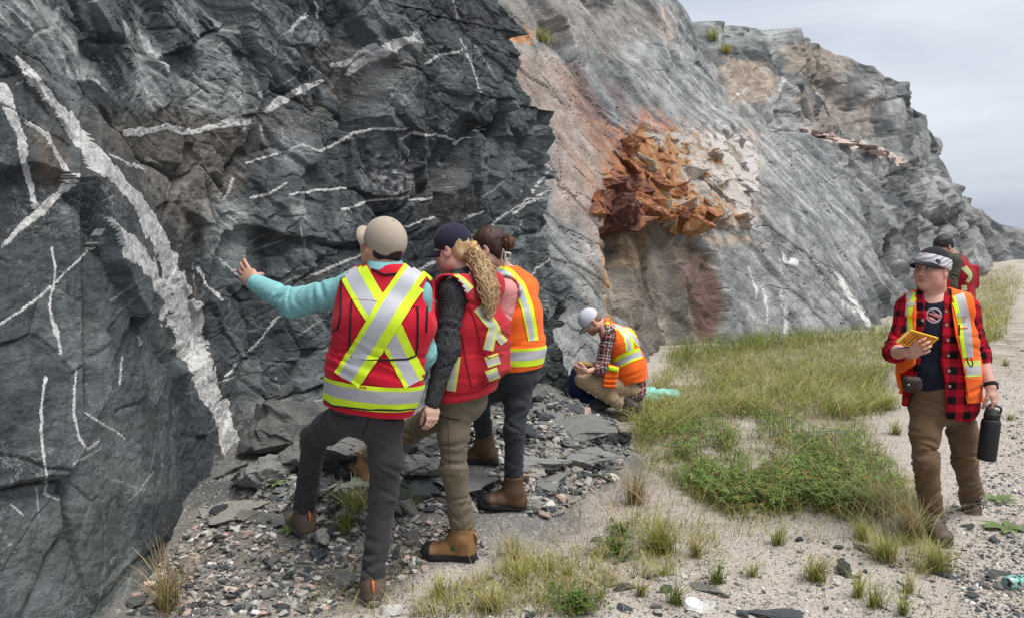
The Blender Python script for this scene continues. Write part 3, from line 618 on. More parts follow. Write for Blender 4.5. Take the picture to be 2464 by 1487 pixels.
ground = tag(link('ground', gme, None, [M_GROUND]), 'pale sandy gravel ground running along the foot of the rock', 'ground', kind='structure')
GB = BVHTree.FromObject(ground, bpy.context.evaluated_depsgraph_get()) if False else None
print('ground', time.time() - T0)
# ================================================================== stones, rubble, grass
GBVH = BVHTree.FromPolygons(Vg.tolist(), grid_faces(*X.shape).tolist())
def ghit(u, v):
    h_, nn, _, _ = GBVH.ray_cast(CAMP0, Vector(raydir(u, v))); return None if h_ is None else np.array(h_)
CAMP0 = Vector((0, 0, CAM_H))
rng = np.random.default_rng(12)
import bmesh
def hull_rock(seed, flat=1.0, n=16):
    r_ = np.random.default_rng(seed); bm = bmesh.new()
    for i in range(n):
        q = r_.normal(size=3); q /= np.linalg.norm(q); q = np.sign(q) * np.abs(q) ** .75; q *= r_.uniform(.8, 1.05)
        bm.verts.new((q[0] * .5, q[1] * .5 * r_.uniform(.75, 1.0), q[2] * .5 * flat))
    bmesh.ops.convex_hull(bm, input=bm.verts[:]); bmesh.ops.delete(bm, geom=[v for v in bm.verts if not v.link_faces], context='VERTS')
    bmesh.ops.dissolve_limit(bm, angle_limit=.14, verts=bm.verts[:], edges=bm.edges[:]); bmesh.ops.triangulate(bm, faces=bm.faces[:])
    me = bpy.data.meshes.new('rock'); bm.to_mesh(me); bm.free()
    V = np.array([v.co[:] for v in me.vertices]); F = np.array([p.vertices[:] for p in me.polygons]); return me, V, F
def stone_mat(name, rgb, var=.35, white=.25):
    m = Mat(name, .78, .3); oi = m.n('ShaderNodeObjectInfo'); tcn = m.n('ShaderNodeTexCoord'); vm = m.n('ShaderNodeVectorMath', operation='ADD'); m.set(vm.inputs[0], tcn.outputs['Object']); m.set(vm.inputs[1], m.n('ShaderNodeCombineXYZ', {0: m.math('MULTIPLY', oi.outputs['Random'], 37.0), 1: 0.0, 2: 0.0}).outputs[0]); c = vm.outputs[0]; n = m.noise(c, 6, 8, .7, .5); n2 = m.noise(c, 30, 5, .75)
    k = m.math('ADD', m.math('MULTIPLY', n, 1.0), m.math('ADD', m.math('MULTIPLY', n2, .6), m.math('MULTIPLY', oi.outputs['Random'], 2 * var))); k = m.math('ADD', k, .2 - var)
    b = m.mix(1.0, rgb, m.n('ShaderNodeCombineXYZ', {0: k, 1: k, 2: k}).outputs[0], 'MULTIPLY'); b = m.mix(m.math('MULTIPLY', m.ramp(n2, [(.60, 0.0), (.70, 1.0)]), white), b, (.5, .5, .48))
    m.color(b); m.bump(m.math('ADD', n, n2), .5, .06); return m.m
SM = {'dark': stone_mat('dark slate stone', (.060, .068, .074)), 'grey': stone_mat('grey stone', (.17, .172, .165)), 'pale': stone_mat('pale stone', (.30, .285, .255)), 'pink': stone_mat('pink stone', (.42, .30, .25), .2), 'white': stone_mat('white stone', (.55, .54, .52), .2, .1), 'rust': stone_mat('rusty stone', (.34, .19, .09))}
SHAPES = [hull_rock(i, f, 16) for i, f in enumerate((.55, .4, .7, .3, .5, .62, .38, .8, .45, .33))]
DATA = {}
def boulder_mesh(seed, flat):
    me, V, F = hull_rock(seed + 50, flat, 13); bpy.data.meshes.remove(me)
    for _ in range(4):
        e = np.sort(np.concatenate([F[:, [0, 1]], F[:, [1, 2]], F[:, [2, 0]]]), 1); ue, inv = np.unique(e, axis=0, return_inverse=True); inv = inv.ravel(); mid_ = (V[ue[:, 0]] + V[ue[:, 1]]) / 2; n0_ = len(V); V = np.concatenate([V, mid_]); k = len(F); a, b, c = n0_ + inv[:k], n0_ + inv[k:2 * k], n0_ + inv[2 * k:]
        F = np.concatenate([np.stack([F[:, 0], a, c], 1), np.stack([F[:, 1], b, a], 1), np.stack([F[:, 2], c, b], 1), np.stack([a, b, c], 1)])
    N = V / (np.linalg.norm(V, axis=1, keepdims=True) + 1e-9); x, y, z = V[:, 0], V[:, 1], V[:, 2]; f_, _, e_ = facets(x * 1.0 + z * .6 + seed, y + z * .5, .28, 400 + seed, 1.4, .1); f2_, _, _ = facets(x + .3 * z, y * 1.0 - .8 * z, .10, 420 + seed, 1.2, .15)
    V = V + N * (.035 * f_ + .012 * f2_ + .03 * fbm(x * 4, y * 4, z * 4, oct=4, seed=430 + seed) - .02 * np.clip(1 - e_ / .06, 0, 1))[:, None]
    return mesh_np('boulder', V, F, False), V, F
BSH = [boulder_mesh(i, f) for i, f in enumerate((.6, .45, .75, .5, .65, .4))]
def boulder_data(i, mt):
    if ('b', i, mt) not in DATA:
        me = BSH[i][0].copy(); me.materials.append(SM[mt]); DATA[('b', i, mt)] = me
    return DATA[('b', i, mt)]
def stone_data(i, mt):
    if (i, mt) not in DATA:
        me = SHAPES[i][0].copy(); me.materials.append(SM[mt]); DATA[(i, mt)] = me
    return DATA[(i, mt)]
TXT = {'dark': 'dark slate', 'grey': 'grey', 'pale': 'pale grey', 'pink': 'pinkish', 'white': 'white', 'rust': 'rust stained'}
def add_stone(u, v, size, mt, label, group, shape=None, sx=(1, 1, 1), rz=None, sink=.15, name='stone', cat='stone', tilt=.25, flip=False):
    p = ghit(u, v)
    if p is None or (size < .3 and near_foot(p)): return None
    big_ = size > .13; S_ = BSH if big_ else SHAPES; i = rng.integers(len(S_)) if shape is None else shape
    o = bpy.data.objects.new(name, (boulder_data if big_ else stone_data)(i, mt)); COL.objects.link(o)
    o.scale = [size * sx[0], size * sx[1], size * sx[2]]; o.rotation_euler = (rng.uniform(-tilt, tilt), rng.uniform(-tilt, tilt), rng.uniform(0, 6.28) if rz is None else rz)
    h_ = S_[i][1][:, 2].max() * size * sx[2]; o.location = (p[0], p[1], p[2] + h_ * (1 - 2 * (sink if size > .09 else sink + .16))); tag(o, label, cat, group); return o
def near_foot(p, r=.17): return any((p[0] - q[0]) ** 2 + (p[1] + .05 - q[1]) ** 2 < r * r for q in FEET)
def sample_poly(poly, n):
    poly = np.array(poly, float); lo, hi = poly.min(0), poly.max(0); out = []
    while len(out) < n:
        q = rng.uniform(lo, hi, size=(n * 3, 2)); k = in_poly(q[:, 0], q[:, 1], [tuple(p) for p in poly]) > 0; out += list(map(tuple, q[k]))
    return out[:n]
# single big rocks that can be told apart
BIG = [ # u, v, size, material, label, scale, rz
 (1392, 1048, .62, 'grey', 'broad flat slab of layered rock in the dark rubble', (1.25, .95, .42), .5), (1478, 1062, .34, 'dark', 'dark boulder with white crack at the edge of the grass', (1, .9, .9), .2), (1445, 985, .30, 'dark', 'dark angular rock in front of the crouching man', (1.25, .8, .7), .3),
 (1268, 1118, .58, 'grey', 'low grey ledge of rock behind the brown boots', (1.3, .8, .35), .4), (1400, 1110, .46, 'grey', 'grey flat rock with pale streaks beside the grass edge', (1.2, .8, .4), .1), (1325, 1165, .40, 'grey', 'sloping grey slab low in the rubble', (1.3, .8, .3), 1.2),
 (905, 1105, .70, 'grey', 'large pale grey boulder behind the charcoal trousers', (1.1, .9, .62), .8), (690, 1085, .66, 'grey', 'grey boulder lying against the rock face beside the thick vein', (.9, .8, .9), .2), (1010, 1130, .42, 'grey', 'grey rock ledge between the two standing figures', (1.2, .9, .5), 2.0), (985, 1190, .45, 'dark', 'dark rock slab beside the tan boot', (1.1, .8, .45), 1.0),
 (1115, 1160, .40, 'grey', 'grey slab under the brown boots', (1.2, .9, .4), .7), (560, 1225, .50, 'pale', 'pale worn rock mound at the foot of the thick vein', (1.1, .9, .45), .3), (540, 1130, .36, 'grey', 'small grey rock wedged under the thick vein', (.9, .8, .8), .3), (640, 1150, .42, 'grey', 'squat grey block beside the foot of the thick vein', (1.1, .8, .7), 1.0), (790, 1120, .60, 'grey', 'tilted grey boulder behind the bent knee', (1.0, .8, .75), .4), (860, 1180, .34, 'grey', 'low grey rock beside the hidden tan boot', (1.2, .8, .5), .9), (1060, 1075, .40, 'grey', 'grey rock step behind the olive trousers', (1.2, .8, .55), .3), (760, 1195, .26, 'dark', 'dark wedge of rock above the raised boot', (1.1, .8, .7), .6),
 (1210, 975, .40, 'dark', 'dark block behind the dark trousers', (1, .8, .8), .3),
 (820, 1402, .165, 'grey', 'grey angular stone beside the heel of the grey brown boot', (1.25, .8, .85), 2.6), (945, 1474, .10, 'white', 'white stone on the sand in front of the boots', (1.2, .9, .7), .3), (1703, 1418, .165, 'grey', 'flat grey stone with a pale stripe on the sand', (1.35, .7, .45), 2.5), (1862, 1482, .20, 'dark', 'long dark slate plate in the pale sand', (1.5, .55, .3), 3.0), (2032, 1376, .15, 'dark', 'dark blue stone beside a dry grass tuft', (1.0, .8, .6), 1.2),
 (2108, 1330, .17, 'dark', 'dark flat stone below the walking woman', (1.5, .6, .35), 2.4), (2272, 1240, .12, 'dark', 'dark stone between the brown shoes', (1.2, .8, .4), .4), (1690, 1462, .15, 'white', 'white streaked stone beside the cup lid', (1.2, .8, .5), .9), (1340, 1138, .10, 'pink', 'pink granite stone at the foot of the rubble', (1, .9, .8), .4), (1285, 1150, .15, 'pale', 'rounded pale pink stone beside the brown boot', (1.1, .9, .75), .4),
 (700, 1400, .14, 'grey', 'flat grey stone in the gravel near the raised boot', (1.3, .8, .4), .4), (800, 1280, .12, 'dark', 'dark stone by the bent grass between the legs', (1.1, .9, .7), .5), (765, 1338, .14, 'dark', 'dark slate piece beside the raised boot', (.8, 1.1, .8), .2), (575, 1466, .085, 'dark', 'small dark blocky stone in the grey gravel', (1, .9, .95), .2), (2400, 1388, .13, 'dark', 'dark angular stone touching the drink can', (1.3, .9, .6), .6), (2445, 1412, .15, 'pale', 'pale edged stone in front of the drink can', (1.3, .8, .5), 2.6),
 (1435, 1300, .09, 'grey', 'grey stone beside the clover tuft', (1.2, .8, .5), 1.1), (1500, 1415, .12, 'dark', 'dark stone sunk in sand beside yellow grass', (1.3, .8, .35), .2),
]
for (u, v, sz, mt, lb, sx, rz_) in BIG: add_stone(u, v, sz, mt, lb, None, sx=sx, rz=rz_, name='boulder' if sz > .3 else 'stone', cat='boulder' if sz > .3 else 'stone', tilt=.12, sink=.22)
# picked-out loose stones
Z_LEFT = [(340, 1410), (480, 1240), (620, 1190), (680, 1260), (780, 1320), (1000, 1250), (1130, 1260), (1180, 1340), (1000, 1380), (760, 1480), (300, 1480)]
Z_BACK = [(1040, 1010), (1200, 960), (1380, 945), (1470, 1000), (1520, 1080), (1480, 1150), (1330, 1240), (1150, 1240), (1180, 1130)]
Z_SAND = [(1000, 1487), (1250, 1340), (1500, 1330), (1900, 1290), (2200, 1320), (2464, 1260), (2464, 1487)]
Z_TRACK = [(2240, 1330), (2280, 1200), (2410, 900), (2440, 700), (2464, 700), (2464, 1487), (2350, 1487)]
Z_MID = [(780, 1190), (1040, 1020), (1180, 1130), (1140, 1240), (1000, 1230)]
def lots(poly, n, smin, smax, mats, where, group, power=2.2, flat=None):
    for (u, v) in sample_poly(poly, n):
        mt = mats[rng.integers(len(mats))]; sz = smin + (smax - smin) * rng.random() ** power
        add_stone(u, v, sz, mt, f'loose {TXT[mt]} stone {where}', group, sx=(1.2, rng.uniform(.6, 1), rng.uniform(.5, 1)), sink=.12)
Z_UP = [(500, 1240), (600, 1175), (700, 1130), (860, 1090), (1040, 1020), (1060, 1200), (1000, 1250), (780, 1320), (660, 1270)]
lots(Z_UP, 60, .06, .20, ['grey', 'grey', 'dark', 'pale'], 'on the slope under the thick white vein', 'loose stones under the thick vein')
lots(Z_LEFT, 70, .045, .12, ['grey', 'grey', 'pale', 'dark', 'dark', 'pale'], 'in the gravel at the foot of the veined rock face', 'loose stones at the foot of the rock face')
lots(Z_BACK, 75, .06, .20, ['dark', 'dark', 'dark', 'grey', 'pink', 'pale'], 'in the rubble in front of the crouching man', 'loose stones in the rubble')
lots(Z_MID, 35, .06, .16, ['dark', 'grey', 'grey', 'pale'], 'in the rubble between the standing figures', 'loose stones behind the boots')
lots(Z_SAND, 74, .03, .085, ['dark', 'dark', 'dark', 'grey', 'white'], 'scattered on the pale sand', 'stones scattered on the sand')
lots(Z_TRACK, 26, .03, .09, ['dark', 'grey', 'dark'], 'on the gravel track', 'stones on the track')
# gravel too small to pick apart: one object per kind of place
def gravel(name, jobs, label):
    VV, FF, CC = [], [], []; o_ = 0
    for (poly, n, smin, smax, cols) in jobs:
        for (u, v) in sample_poly(poly, n):
            p = ghit(u, v)
            if p is None or near_foot(p, .12): continue
            _, Vs, Fs = SHAPES[rng.integers(len(SHAPES))]; sz = smin + (smax - smin) * rng.random() ** 2.5; a = rng.uniform(0, 6.28); ca, sa = math.cos(a), math.sin(a); t = rng.uniform(-.5, .5); q = Vs * sz * np.array([1.2, rng.uniform(.6, 1), rng.uniform(.5, 1)])
            q = np.stack([q[:, 0] * ca - q[:, 1] * sa, q[:, 0] * sa + q[:, 1] * ca, q[:, 2] + t * q[:, 0]], -1); VV.append(q + p + np.array([0, 0, sz * .12])); FF.append(Fs + o_); o_ += len(Vs)
            c_ = np.array(cols[rng.integers(len(cols))]) * rng.uniform(.6, 1.35); CC.append(np.repeat(np.r_[c_, 1][None, :], len(Vs), 0))
    me = mesh_np(name, np.concatenate(VV), np.concatenate(FF), False, attrs={'Col': ('FLOAT_COLOR', np.concatenate(CC))}); return tag(link(name, me, None, [M_LOOSE]), label, 'gravel', kind='stuff')
DK, GR, PA, PK, WH = (.06, .068, .074), (.17, .172, .165), (.32, .30, .27), (.42, .31, .26), (.55, .53, .5)
gravel('rubble', [(Z_UP, 1500, .012, .07, [GR, DK, GR, PA]), (Z_LEFT, 2800, .012, .06, [GR, PA, DK, PA, PA, WH, PK]), (Z_BACK, 2400, .015, .09, [DK, DK, GR, PA, PA]), (Z_MID, 900, .015, .09, [DK, GR, PA])], 'fine broken grey rubble at the foot of the rock')
gravel('gravel', [(Z_SAND, 900, .006, .03, [DK, DK, GR, WH, PA]), (Z_TRACK, 2400, .010, .035, [GR, DK, PA, GR, WH])], 'small dark and pale gravel strewn over sand and track')
print('stones', time.time() - T0)
# ---------------------------------------------------------------- grass
def leaf_mat():
    m = Mat('grass and leaves', .65, .25); m.color(m.attr('Col').outputs['Color'])
    try: m.b.inputs['Subsurface Weight'].default_value = 0.0
    except Exception: pass
    t = m.n('ShaderNodeBsdfTranslucent'); m.set(t.inputs['Color'], m.attr('Col').outputs['Color']); mxs = m.n('ShaderNodeMixShader'); mxs.inputs[0].default_value = .28
    m.nt.links.new(m.b.outputs[0], mxs.inputs[1]); m.nt.links.new(t.outputs[0], mxs.inputs[2]); m.nt.links.new(mxs.outputs[0], m.nt.nodes['Material Output'].inputs['Surface']); return m.m
M_LEAF = leaf_mat()
def blades(P, hgt, lean, width, cols, droop=.5, ndir=None, seg=3):
    """P (n,3) feet. Returns V, F, C"""
    n = len(P); az = rng.uniform(0, 6.28, n) if ndir is None else ndir + rng.normal(0, .7, n); h_ = hgt; L = lean
    t = np.linspace(0, 1, seg + 1); dx, dy = np.cos(az), np.sin(az); V = np.zeros((n, seg + 1, 2, 3), np.float32)
    sxd, syd = -np.sin(az + rng.uniform(-1, 1, n)), np.cos(az)
    for k, tt in enumerate(t):
        out = L * h_ * (tt ** 1.6) * 1.0; up = h_ * (tt - droop * L * tt * tt * .55); w = width * (1 - .85 * tt ** 1.5) * .5
        c = P + np.stack([dx * out, dy * out, up], -1); V[:, k, 0] = c - np.stack([sxd * w, syd * w, 0 * w], -1); V[:, k, 1] = c + np.stack([sxd * w, syd * w, 0 * w], -1)
    i = (np.arange(n) * (seg + 1) * 2)[:, None]; F = np.concatenate([np.stack([i[:, 0] + 2 * k, i[:, 0] + 2 * k + 1, i[:, 0] + 2 * k + 3, i[:, 0] + 2 * k + 2], -1) for k in range(seg)])
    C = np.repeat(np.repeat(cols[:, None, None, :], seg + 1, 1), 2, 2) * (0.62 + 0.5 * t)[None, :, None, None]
    return V.reshape(-1, 3), F, np.concatenate([C.reshape(-1, 3), np.ones((C.size // 3, 1))], 1)
def clover(P, hgt, size, cols, root=None):
    VV = []; n = len(P); az = rng.uniform(0, 6.28, n); top = P + np.stack([rng.normal(0, .02, n), rng.normal(0, .02, n), hgt], -1); tlt = rng.normal(0, .35, (n, 2))
    V = []; F = []; o_ = 0
    for k in range(3):
        a = az + k * 2.094; d = np.stack([np.cos(a), np.sin(a)], -1); e = np.stack([-d[:, 1], d[:, 0]], -1)
        def pt(f, s_): xy = (d * f + e * s_) * size[:, None]; return top + np.stack([xy[:, 0], xy[:, 1], (xy * tlt).sum(1) + .25 * size * f * (1 - f)], -1)
        V.append(np.stack([pt(.05, 0), pt(.6, .38), pt(1.0, 0), pt(.6, -.38)], 1))
    V = np.stack(V, 1).reshape(-1, 3); F = np.arange(n * 12).reshape(-1, 4); C = np.repeat(cols, 12, 0); V2, F2, C2 = blades(P, hgt, np.full(n, .1), np.full(n, .003), cols * .8, seg=1)
    if root is not None: w_ = np.array([.0015, .0015, 0]); V2 = np.stack([root - w_ + 0 * P, root + w_ + 0 * P, top - w_, top + w_], 1).reshape(-1, 3)
    return np.concatenate([V, V2]), np.concatenate([F, F2 + len(V)]), np.concatenate([np.c_[C, np.ones(len(C))], C2])
def feet(poly, n, gap=0.6):
    s_ = np.array(sample_poly([(u + 0.0, v) for u, v in poly], n)); s_ = s_ + rng.normal(0, 9, s_.shape) * np.array([1.0, .5])
    k = 0.78 + gap * fbm(s_[:, 0] / 75, s_[:, 1] / 38, oct=3, seed=251) * 1.6; s_ = s_[rng.random(len(s_)) < k]
    q = [ghit(u, v) for u, v in s_]; return np.array([p for p in q if p is not None])
def mixc(n, stops):
    w = np.array([s_[0] for s_ in stops], float); i = rng.choice(len(stops), n, p=w / w.sum()); c = np.array([s_[1] for s_ in stops])[i]; return c * rng.uniform(.7, 1.3, (n, 1)) * rng.uniform(.9, 1.1, (n, 3))
def cat3(*l):
    V, F, C = [], [], []; o_ = 0
    for v, f, c in l: V.append(v); F.append(f + o_); C.append(c); o_ += len(v)
    return np.concatenate(V), np.concatenate(F), np.concatenate(C)
def plant_obj(name, vfc, label, cat, kind=None, group=None, loc=None):
    V, F, C = vfc
    if loc is not None: V = V - loc
    me = mesh_np(name, V, F, False, attrs={'Col': ('FLOAT_COLOR', C)}); o = link(name, me, None, [M_LEAF])
    if loc is not None: o.location = loc
    return tag(o, label, cat, group, kind)
G_Y, G_G, G_D, G_S, G_B = (.38, .36, .095), (.24, .29, .06), (.09, .14, .03), (.50, .43, .24), (.28, .18, .085)
P1 = feet([(1520, 985), (1570, 925), (1640, 870), (1810, 838), (2000, 815), (2130, 805), (2165, 850), (2120, 930), (2150, 985), (2060, 1010), (1900, 1010), (1700, 1000), (1560, 1080), (1530, 1060)], 15000); n = len(P1)
l1 = blades(P1, rng.uniform(.10, .30, n), rng.uniform(.5, 1.6, n), rng.uniform(.004, .007, n), mixc(n, [(5, G_Y), (4, G_G), (1.2, G_D), (2.4, G_S)]), ndir=rng.choice([0.2, 3.3], n))
P2 = feet(GRASS, 18000, .8); n = len(P2); l2 = blades(P2, rng.uniform(.04, .14, n), rng.uniform(.3, 1.4, n), rng.uniform(.003, .006, n), mixc(n, [(3, G_Y), (4, G_G), (2, G_D), (1.5, G_S)]))
P3 = feet([(2310, 645), (2464, 632), (2464, 690), (2430, 740), (2410, 810), (2340, 850), (2300, 760)], 9500); n = len(P3); l3 = blades(P3, rng.uniform(.10, .35, n), rng.uniform(.3, 1.2, n), rng.uniform(.006, .014, n), mixc(n, [(4, G_Y), (3, G_G), (3, G_S)]))
P3b = feet([(1600, 870), (1640, 830), (2140, 790), (2150, 815), (1800, 850), (1640, 880)], 3500); n = len(P3b); l3b = blades(P3b, rng.uniform(.12, .32, n), rng.uniform(.3, 1.0, n), rng.uniform(.005, .008, n), mixc(n, [(3, G_D), (4, G_G), (1, G_Y)]))
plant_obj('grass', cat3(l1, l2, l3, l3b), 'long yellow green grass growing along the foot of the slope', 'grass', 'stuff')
CLOV = [(1560, 1010), (1680, 1010), (1800, 1000), (1950, 1020), (2060, 1040), (2090, 1100), (2180, 1150), (2200, 1220), (2060, 1240), (1900, 1235), (1760, 1240), (1640, 1180), (1600, 1120), (1540, 1060)]
CLOV2 = [(1650, 1080), (1800, 1060), (1900, 1110), (2060, 1150), (2150, 1190), (2140, 1235), (1900, 1235), (1720, 1220), (1640, 1150)]
Pc = feet(CLOV, 6000, 1.4); n = len(Pc); c1 = clover(Pc, rng.uniform(.05, .13, n), rng.uniform(.014, .026, n), mixc(n, [(5, (.11, .18, .038)), (3, (.17, .24, .058)), (.5, (.25, .12, .05)), (.6, (.22, .22, .06))]))
Pc = feet(CLOV2, 3600, 1.6); n = len(Pc); c2 = clover(Pc, rng.uniform(.04, .12, n), rng.uniform(.014, .028, n), mixc(n, [(5, (.12, .19, .038)), (3, (.18, .25, .06)), (.6, (.26, .12, .05)), (.4, (.3, .26, .1))]))
Ph = feet(CLOV, 420); n = len(Ph); c3 = clover(Ph, rng.uniform(.10, .18, n), rng.uniform(.008, .012, n), mixc(n, [(2, (.05, .025, .02)), (1, (.25, .12, .1))]))
plant_obj('clover', cat3(c1, c2, c3), 'dark green clover patch with brown flower heads in the grass', 'clover', 'stuff')
# dry stalks over the meadow: too many to count
Ps = np.concatenate([feet(GRASS, 420), feet([(2040, 1180), (2200, 1170), (2260, 1300), (2120, 1330), (2030, 1290)], 160), feet([(1330, 1240), (1620, 1180), (1700, 1290), (1400, 1330)], 120)]); n = len(Ps)
plant_obj('dry_stalks', blades(Ps, rng.uniform(.18, .45, n), rng.uniform(.3, 1.1, n), rng.uniform(.003, .005, n), mixc(n, [(3, (.50, .42, .24)), (1, (.42, .30, .16))]), seg=5), 'thin straw coloured seed stalks arching over the meadow', 'grass', 'stuff')
# short sparse growth on the sand
Pl = np.concatenate([feet([(980, 1487), (1060, 1420), (1250, 1350), (1450, 1330), (1500, 1420), (1400, 1487)], 3200), feet([(1420, 1340), (1480, 1250), (1700, 1270), (1760, 1340), (1560, 1400)], 1300), feet([(2050, 1330), (2180, 1240), (2270, 1340), (2240, 1400)], 900), feet([(1180, 1380), (1330, 1290), (1420, 1330), (1230, 1400)], 260), feet([(700, 1487), (860, 1330), (1010, 1310), (1000, 1440), (950, 1487)], 500), feet(Z_SAND, 350), feet([(1480, 1180), (1660, 1210), (1900, 1260), (2100, 1270), (2080, 1310), (1700, 1300), (1460, 1260)], 600)]); n = len(Pl)
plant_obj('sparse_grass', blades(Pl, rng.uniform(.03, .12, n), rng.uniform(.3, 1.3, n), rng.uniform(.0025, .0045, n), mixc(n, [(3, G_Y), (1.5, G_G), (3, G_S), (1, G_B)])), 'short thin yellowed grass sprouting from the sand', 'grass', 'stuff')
# tufts one can point at
TUFTS = [ # u, v, height, spread, blades, colours, label
 (1530, 1212, .26, .10, 170, [(3, G_B), (2, G_Y), (1, G_S)], 'tall reddish brown grass tuft at the corner of the rubble'), (1592, 1330, .22, .13, 260, [(4, G_G), (3, G_Y), (1, G_B)], 'broad bushy green grass tuft on the sand'), (1676, 1340, .15, .05, 70, [(2, G_Y), (2, G_B)], 'slim yellow brown tuft beside the bushy tuft'), (1872, 1310, .13, .06, 90, [(4, G_G), (1, G_Y)], None), (1726, 1402, .12, .07, 110, [(3, G_G), (2, G_D)], 'low spreading spiky green tuft above the flat grey stone'),
 (1809, 1386, .11, .05, 60, [(3, G_Y), (2, G_G)], None), (1963, 1396, .15, .09, 150, [(3, G_Y), (2, G_G), (2, G_B)], 'mixed green and brown tuft beside the dark blue stone'), (2064, 1436, .15, .05, 70, [(4, G_Y), (2, G_G)], None), (2104, 1462, .13, .06, 80, [(4, G_G), (2, G_Y)], None), (2175, 1478, .11, .05, 60, [(4, G_G), (2, G_Y)], None), (2074, 1300, .13, .07, 120, [(3, G_G), (2, G_Y)], None), (2130, 1350, .17, .10, 200, [(3, G_Y), (3, G_G), (1, G_S)], None),
 (2255, 1372, .16, .12, 260, [(3, G_G), (3, G_Y), (2, G_S)], 'wide seeding grass clump below the walking woman'), (2188, 1426, .10, .06, 70, [(3, G_G), (3, G_S)], None), (1625, 1452, .14, .06, 90, [(4, G_G), (2, G_D)], 'upright green tuft beside the cup lid'), (1597, 1392, .10, .05, 60, [(3, G_Y), (2, G_G)], None), (1542, 1432, .09, .05, 70, [(2, G_B), (3, G_Y)], None), (1252, 1408, .16, .06, 80, [(4, G_Y), (1, G_G)], None), (1235, 1342, .14, .12, 140, [(4, G_S), (3, G_Y)], 'straw coloured tuft spreading beside the tan boot'), (1368, 1386, .09, .05, 60, [(3, G_Y), (2, G_G)], None),
 (1320, 1388, .10, .05, 60, [(3, G_Y), (2, G_G)], None), (1180, 1470, .13, .07, 110, [(4, G_Y), (2, G_S)], None), (1055, 1440, .12, .06, 90, [(4, G_Y), (2, G_G)], None), (856, 1248, .22, .12, 260, [(3, G_G), (3, G_D), (3, G_S)], 'drooping green and straw tuft between the charcoal trouser legs'), (985, 1232, .14, .06, 90, [(4, G_G), (2, G_D)], 'green tuft beside the olive trousers'), (400, 1470, .30, .09, 150, [(4, G_B), (2, G_S), (1, G_Y)], 'dry brown stalk clump against the foot of the rock face'), (2115, 1235, .28, .12, 160, [(3, G_S), (2, G_Y)], None), (2200, 1300, .30, .14, 190, [(4, G_S), (2, G_Y), (1, G_B)], 'tall pale seeding grass in front of the brown shoe'),
 (2135, 985, .20, .12, 200, [(4, G_Y), (3, G_G)], None), (2155, 1045, .16, .10, 130, [(4, G_G), (2, G_Y)], None), (2420, 880, .12, .09, 80, [(4, G_G), (2, G_Y)], None), (2330, 1085, .10, .08, 60, [(4, G_G), (2, G_Y)], None), (2430, 1010, .08, .08, 60, [(4, G_G)], None), (830, 1280, .12, .10, 120, [(3, G_D), (3, G_G)], None)]
for (u, v, h_, sp, nb2, cl, lb) in TUFTS:
    p = ghit(u, v)
    if p is None: continue
    a = rng.uniform(0, 6.28, nb2); r_ = np.abs(rng.normal(0, sp * .35, nb2)); Pf = p + np.stack([np.cos(a) * r_, np.sin(a) * r_, np.zeros(nb2)], -1)
    b_ = blades(Pf.astype(np.float32), h_ * rng.uniform(.5, 1.25, nb2), rng.uniform(.1, 1.1, nb2), rng.uniform(.0028, .005, nb2), mixc(nb2, cl), seg=4)
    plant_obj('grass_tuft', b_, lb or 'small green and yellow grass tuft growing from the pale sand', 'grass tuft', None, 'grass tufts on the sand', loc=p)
for (u, v, n_, lb) in ((1484, 1335, 110, 'leafy clover tuft on the sand beside the bushy grass'), (1392, 1470, 200, 'round leaved clover bunch at the sandy edge'), (1500, 1290, 60, 'thin clover sprigs below the reddish grass')):
    p = ghit(u, v); a = rng.uniform(0, 6.28, n_); r_ = np.abs(rng.normal(0, .085, n_)); Pf = p + np.stack([np.cos(a) * r_, np.sin(a) * r_, np.zeros(n_)], -1)
    plant_obj('clover_plant', clover(Pf, rng.uniform(.02, .09, n_), rng.uniform(.012, .022, n_), mixc(n_, [(4, (.09, .16, .03)), (2, (.14, .21, .05)), (.6, (.25, .14, .06))]), root=p), lb, 'clover', None, loc=p)
for (u, v, h_, lb) in ((1712, 100, .45, 'green grass tuft on a ledge near the top of the rocky hill'), (1745, 128, .35, 'yellowed grass tuft lower on the hill ledge'), (1478, 30, .30, 'dry grass wisps on top of the grey slope'), (1300, 95, .22, 'thin grass beside the orange stained patch high on the slope')):
    q = ((UB - u) ** 2 + (VB_ - v) ** 2); iq = np.unravel_index(np.argmin(q), q.shape); p = PB[iq]; nb2 = 130; a = rng.uniform(0, 6.28, nb2); r_ = np.abs(rng.normal(0, .10, nb2)); Pf = p + np.stack([np.cos(a) * r_, np.sin(a) * r_, np.zeros(nb2) - .03], -1)
    plant_obj('grass_tuft', blades(Pf.astype(np.float32), h_ * rng.uniform(.5, 1.2, nb2), rng.uniform(.2, 1.0, nb2), rng.uniform(.012, .022, nb2), mixc(nb2, [(3, G_G), (3, G_Y), (1, G_S)])), lb, 'grass tuft', None, None, loc=p)
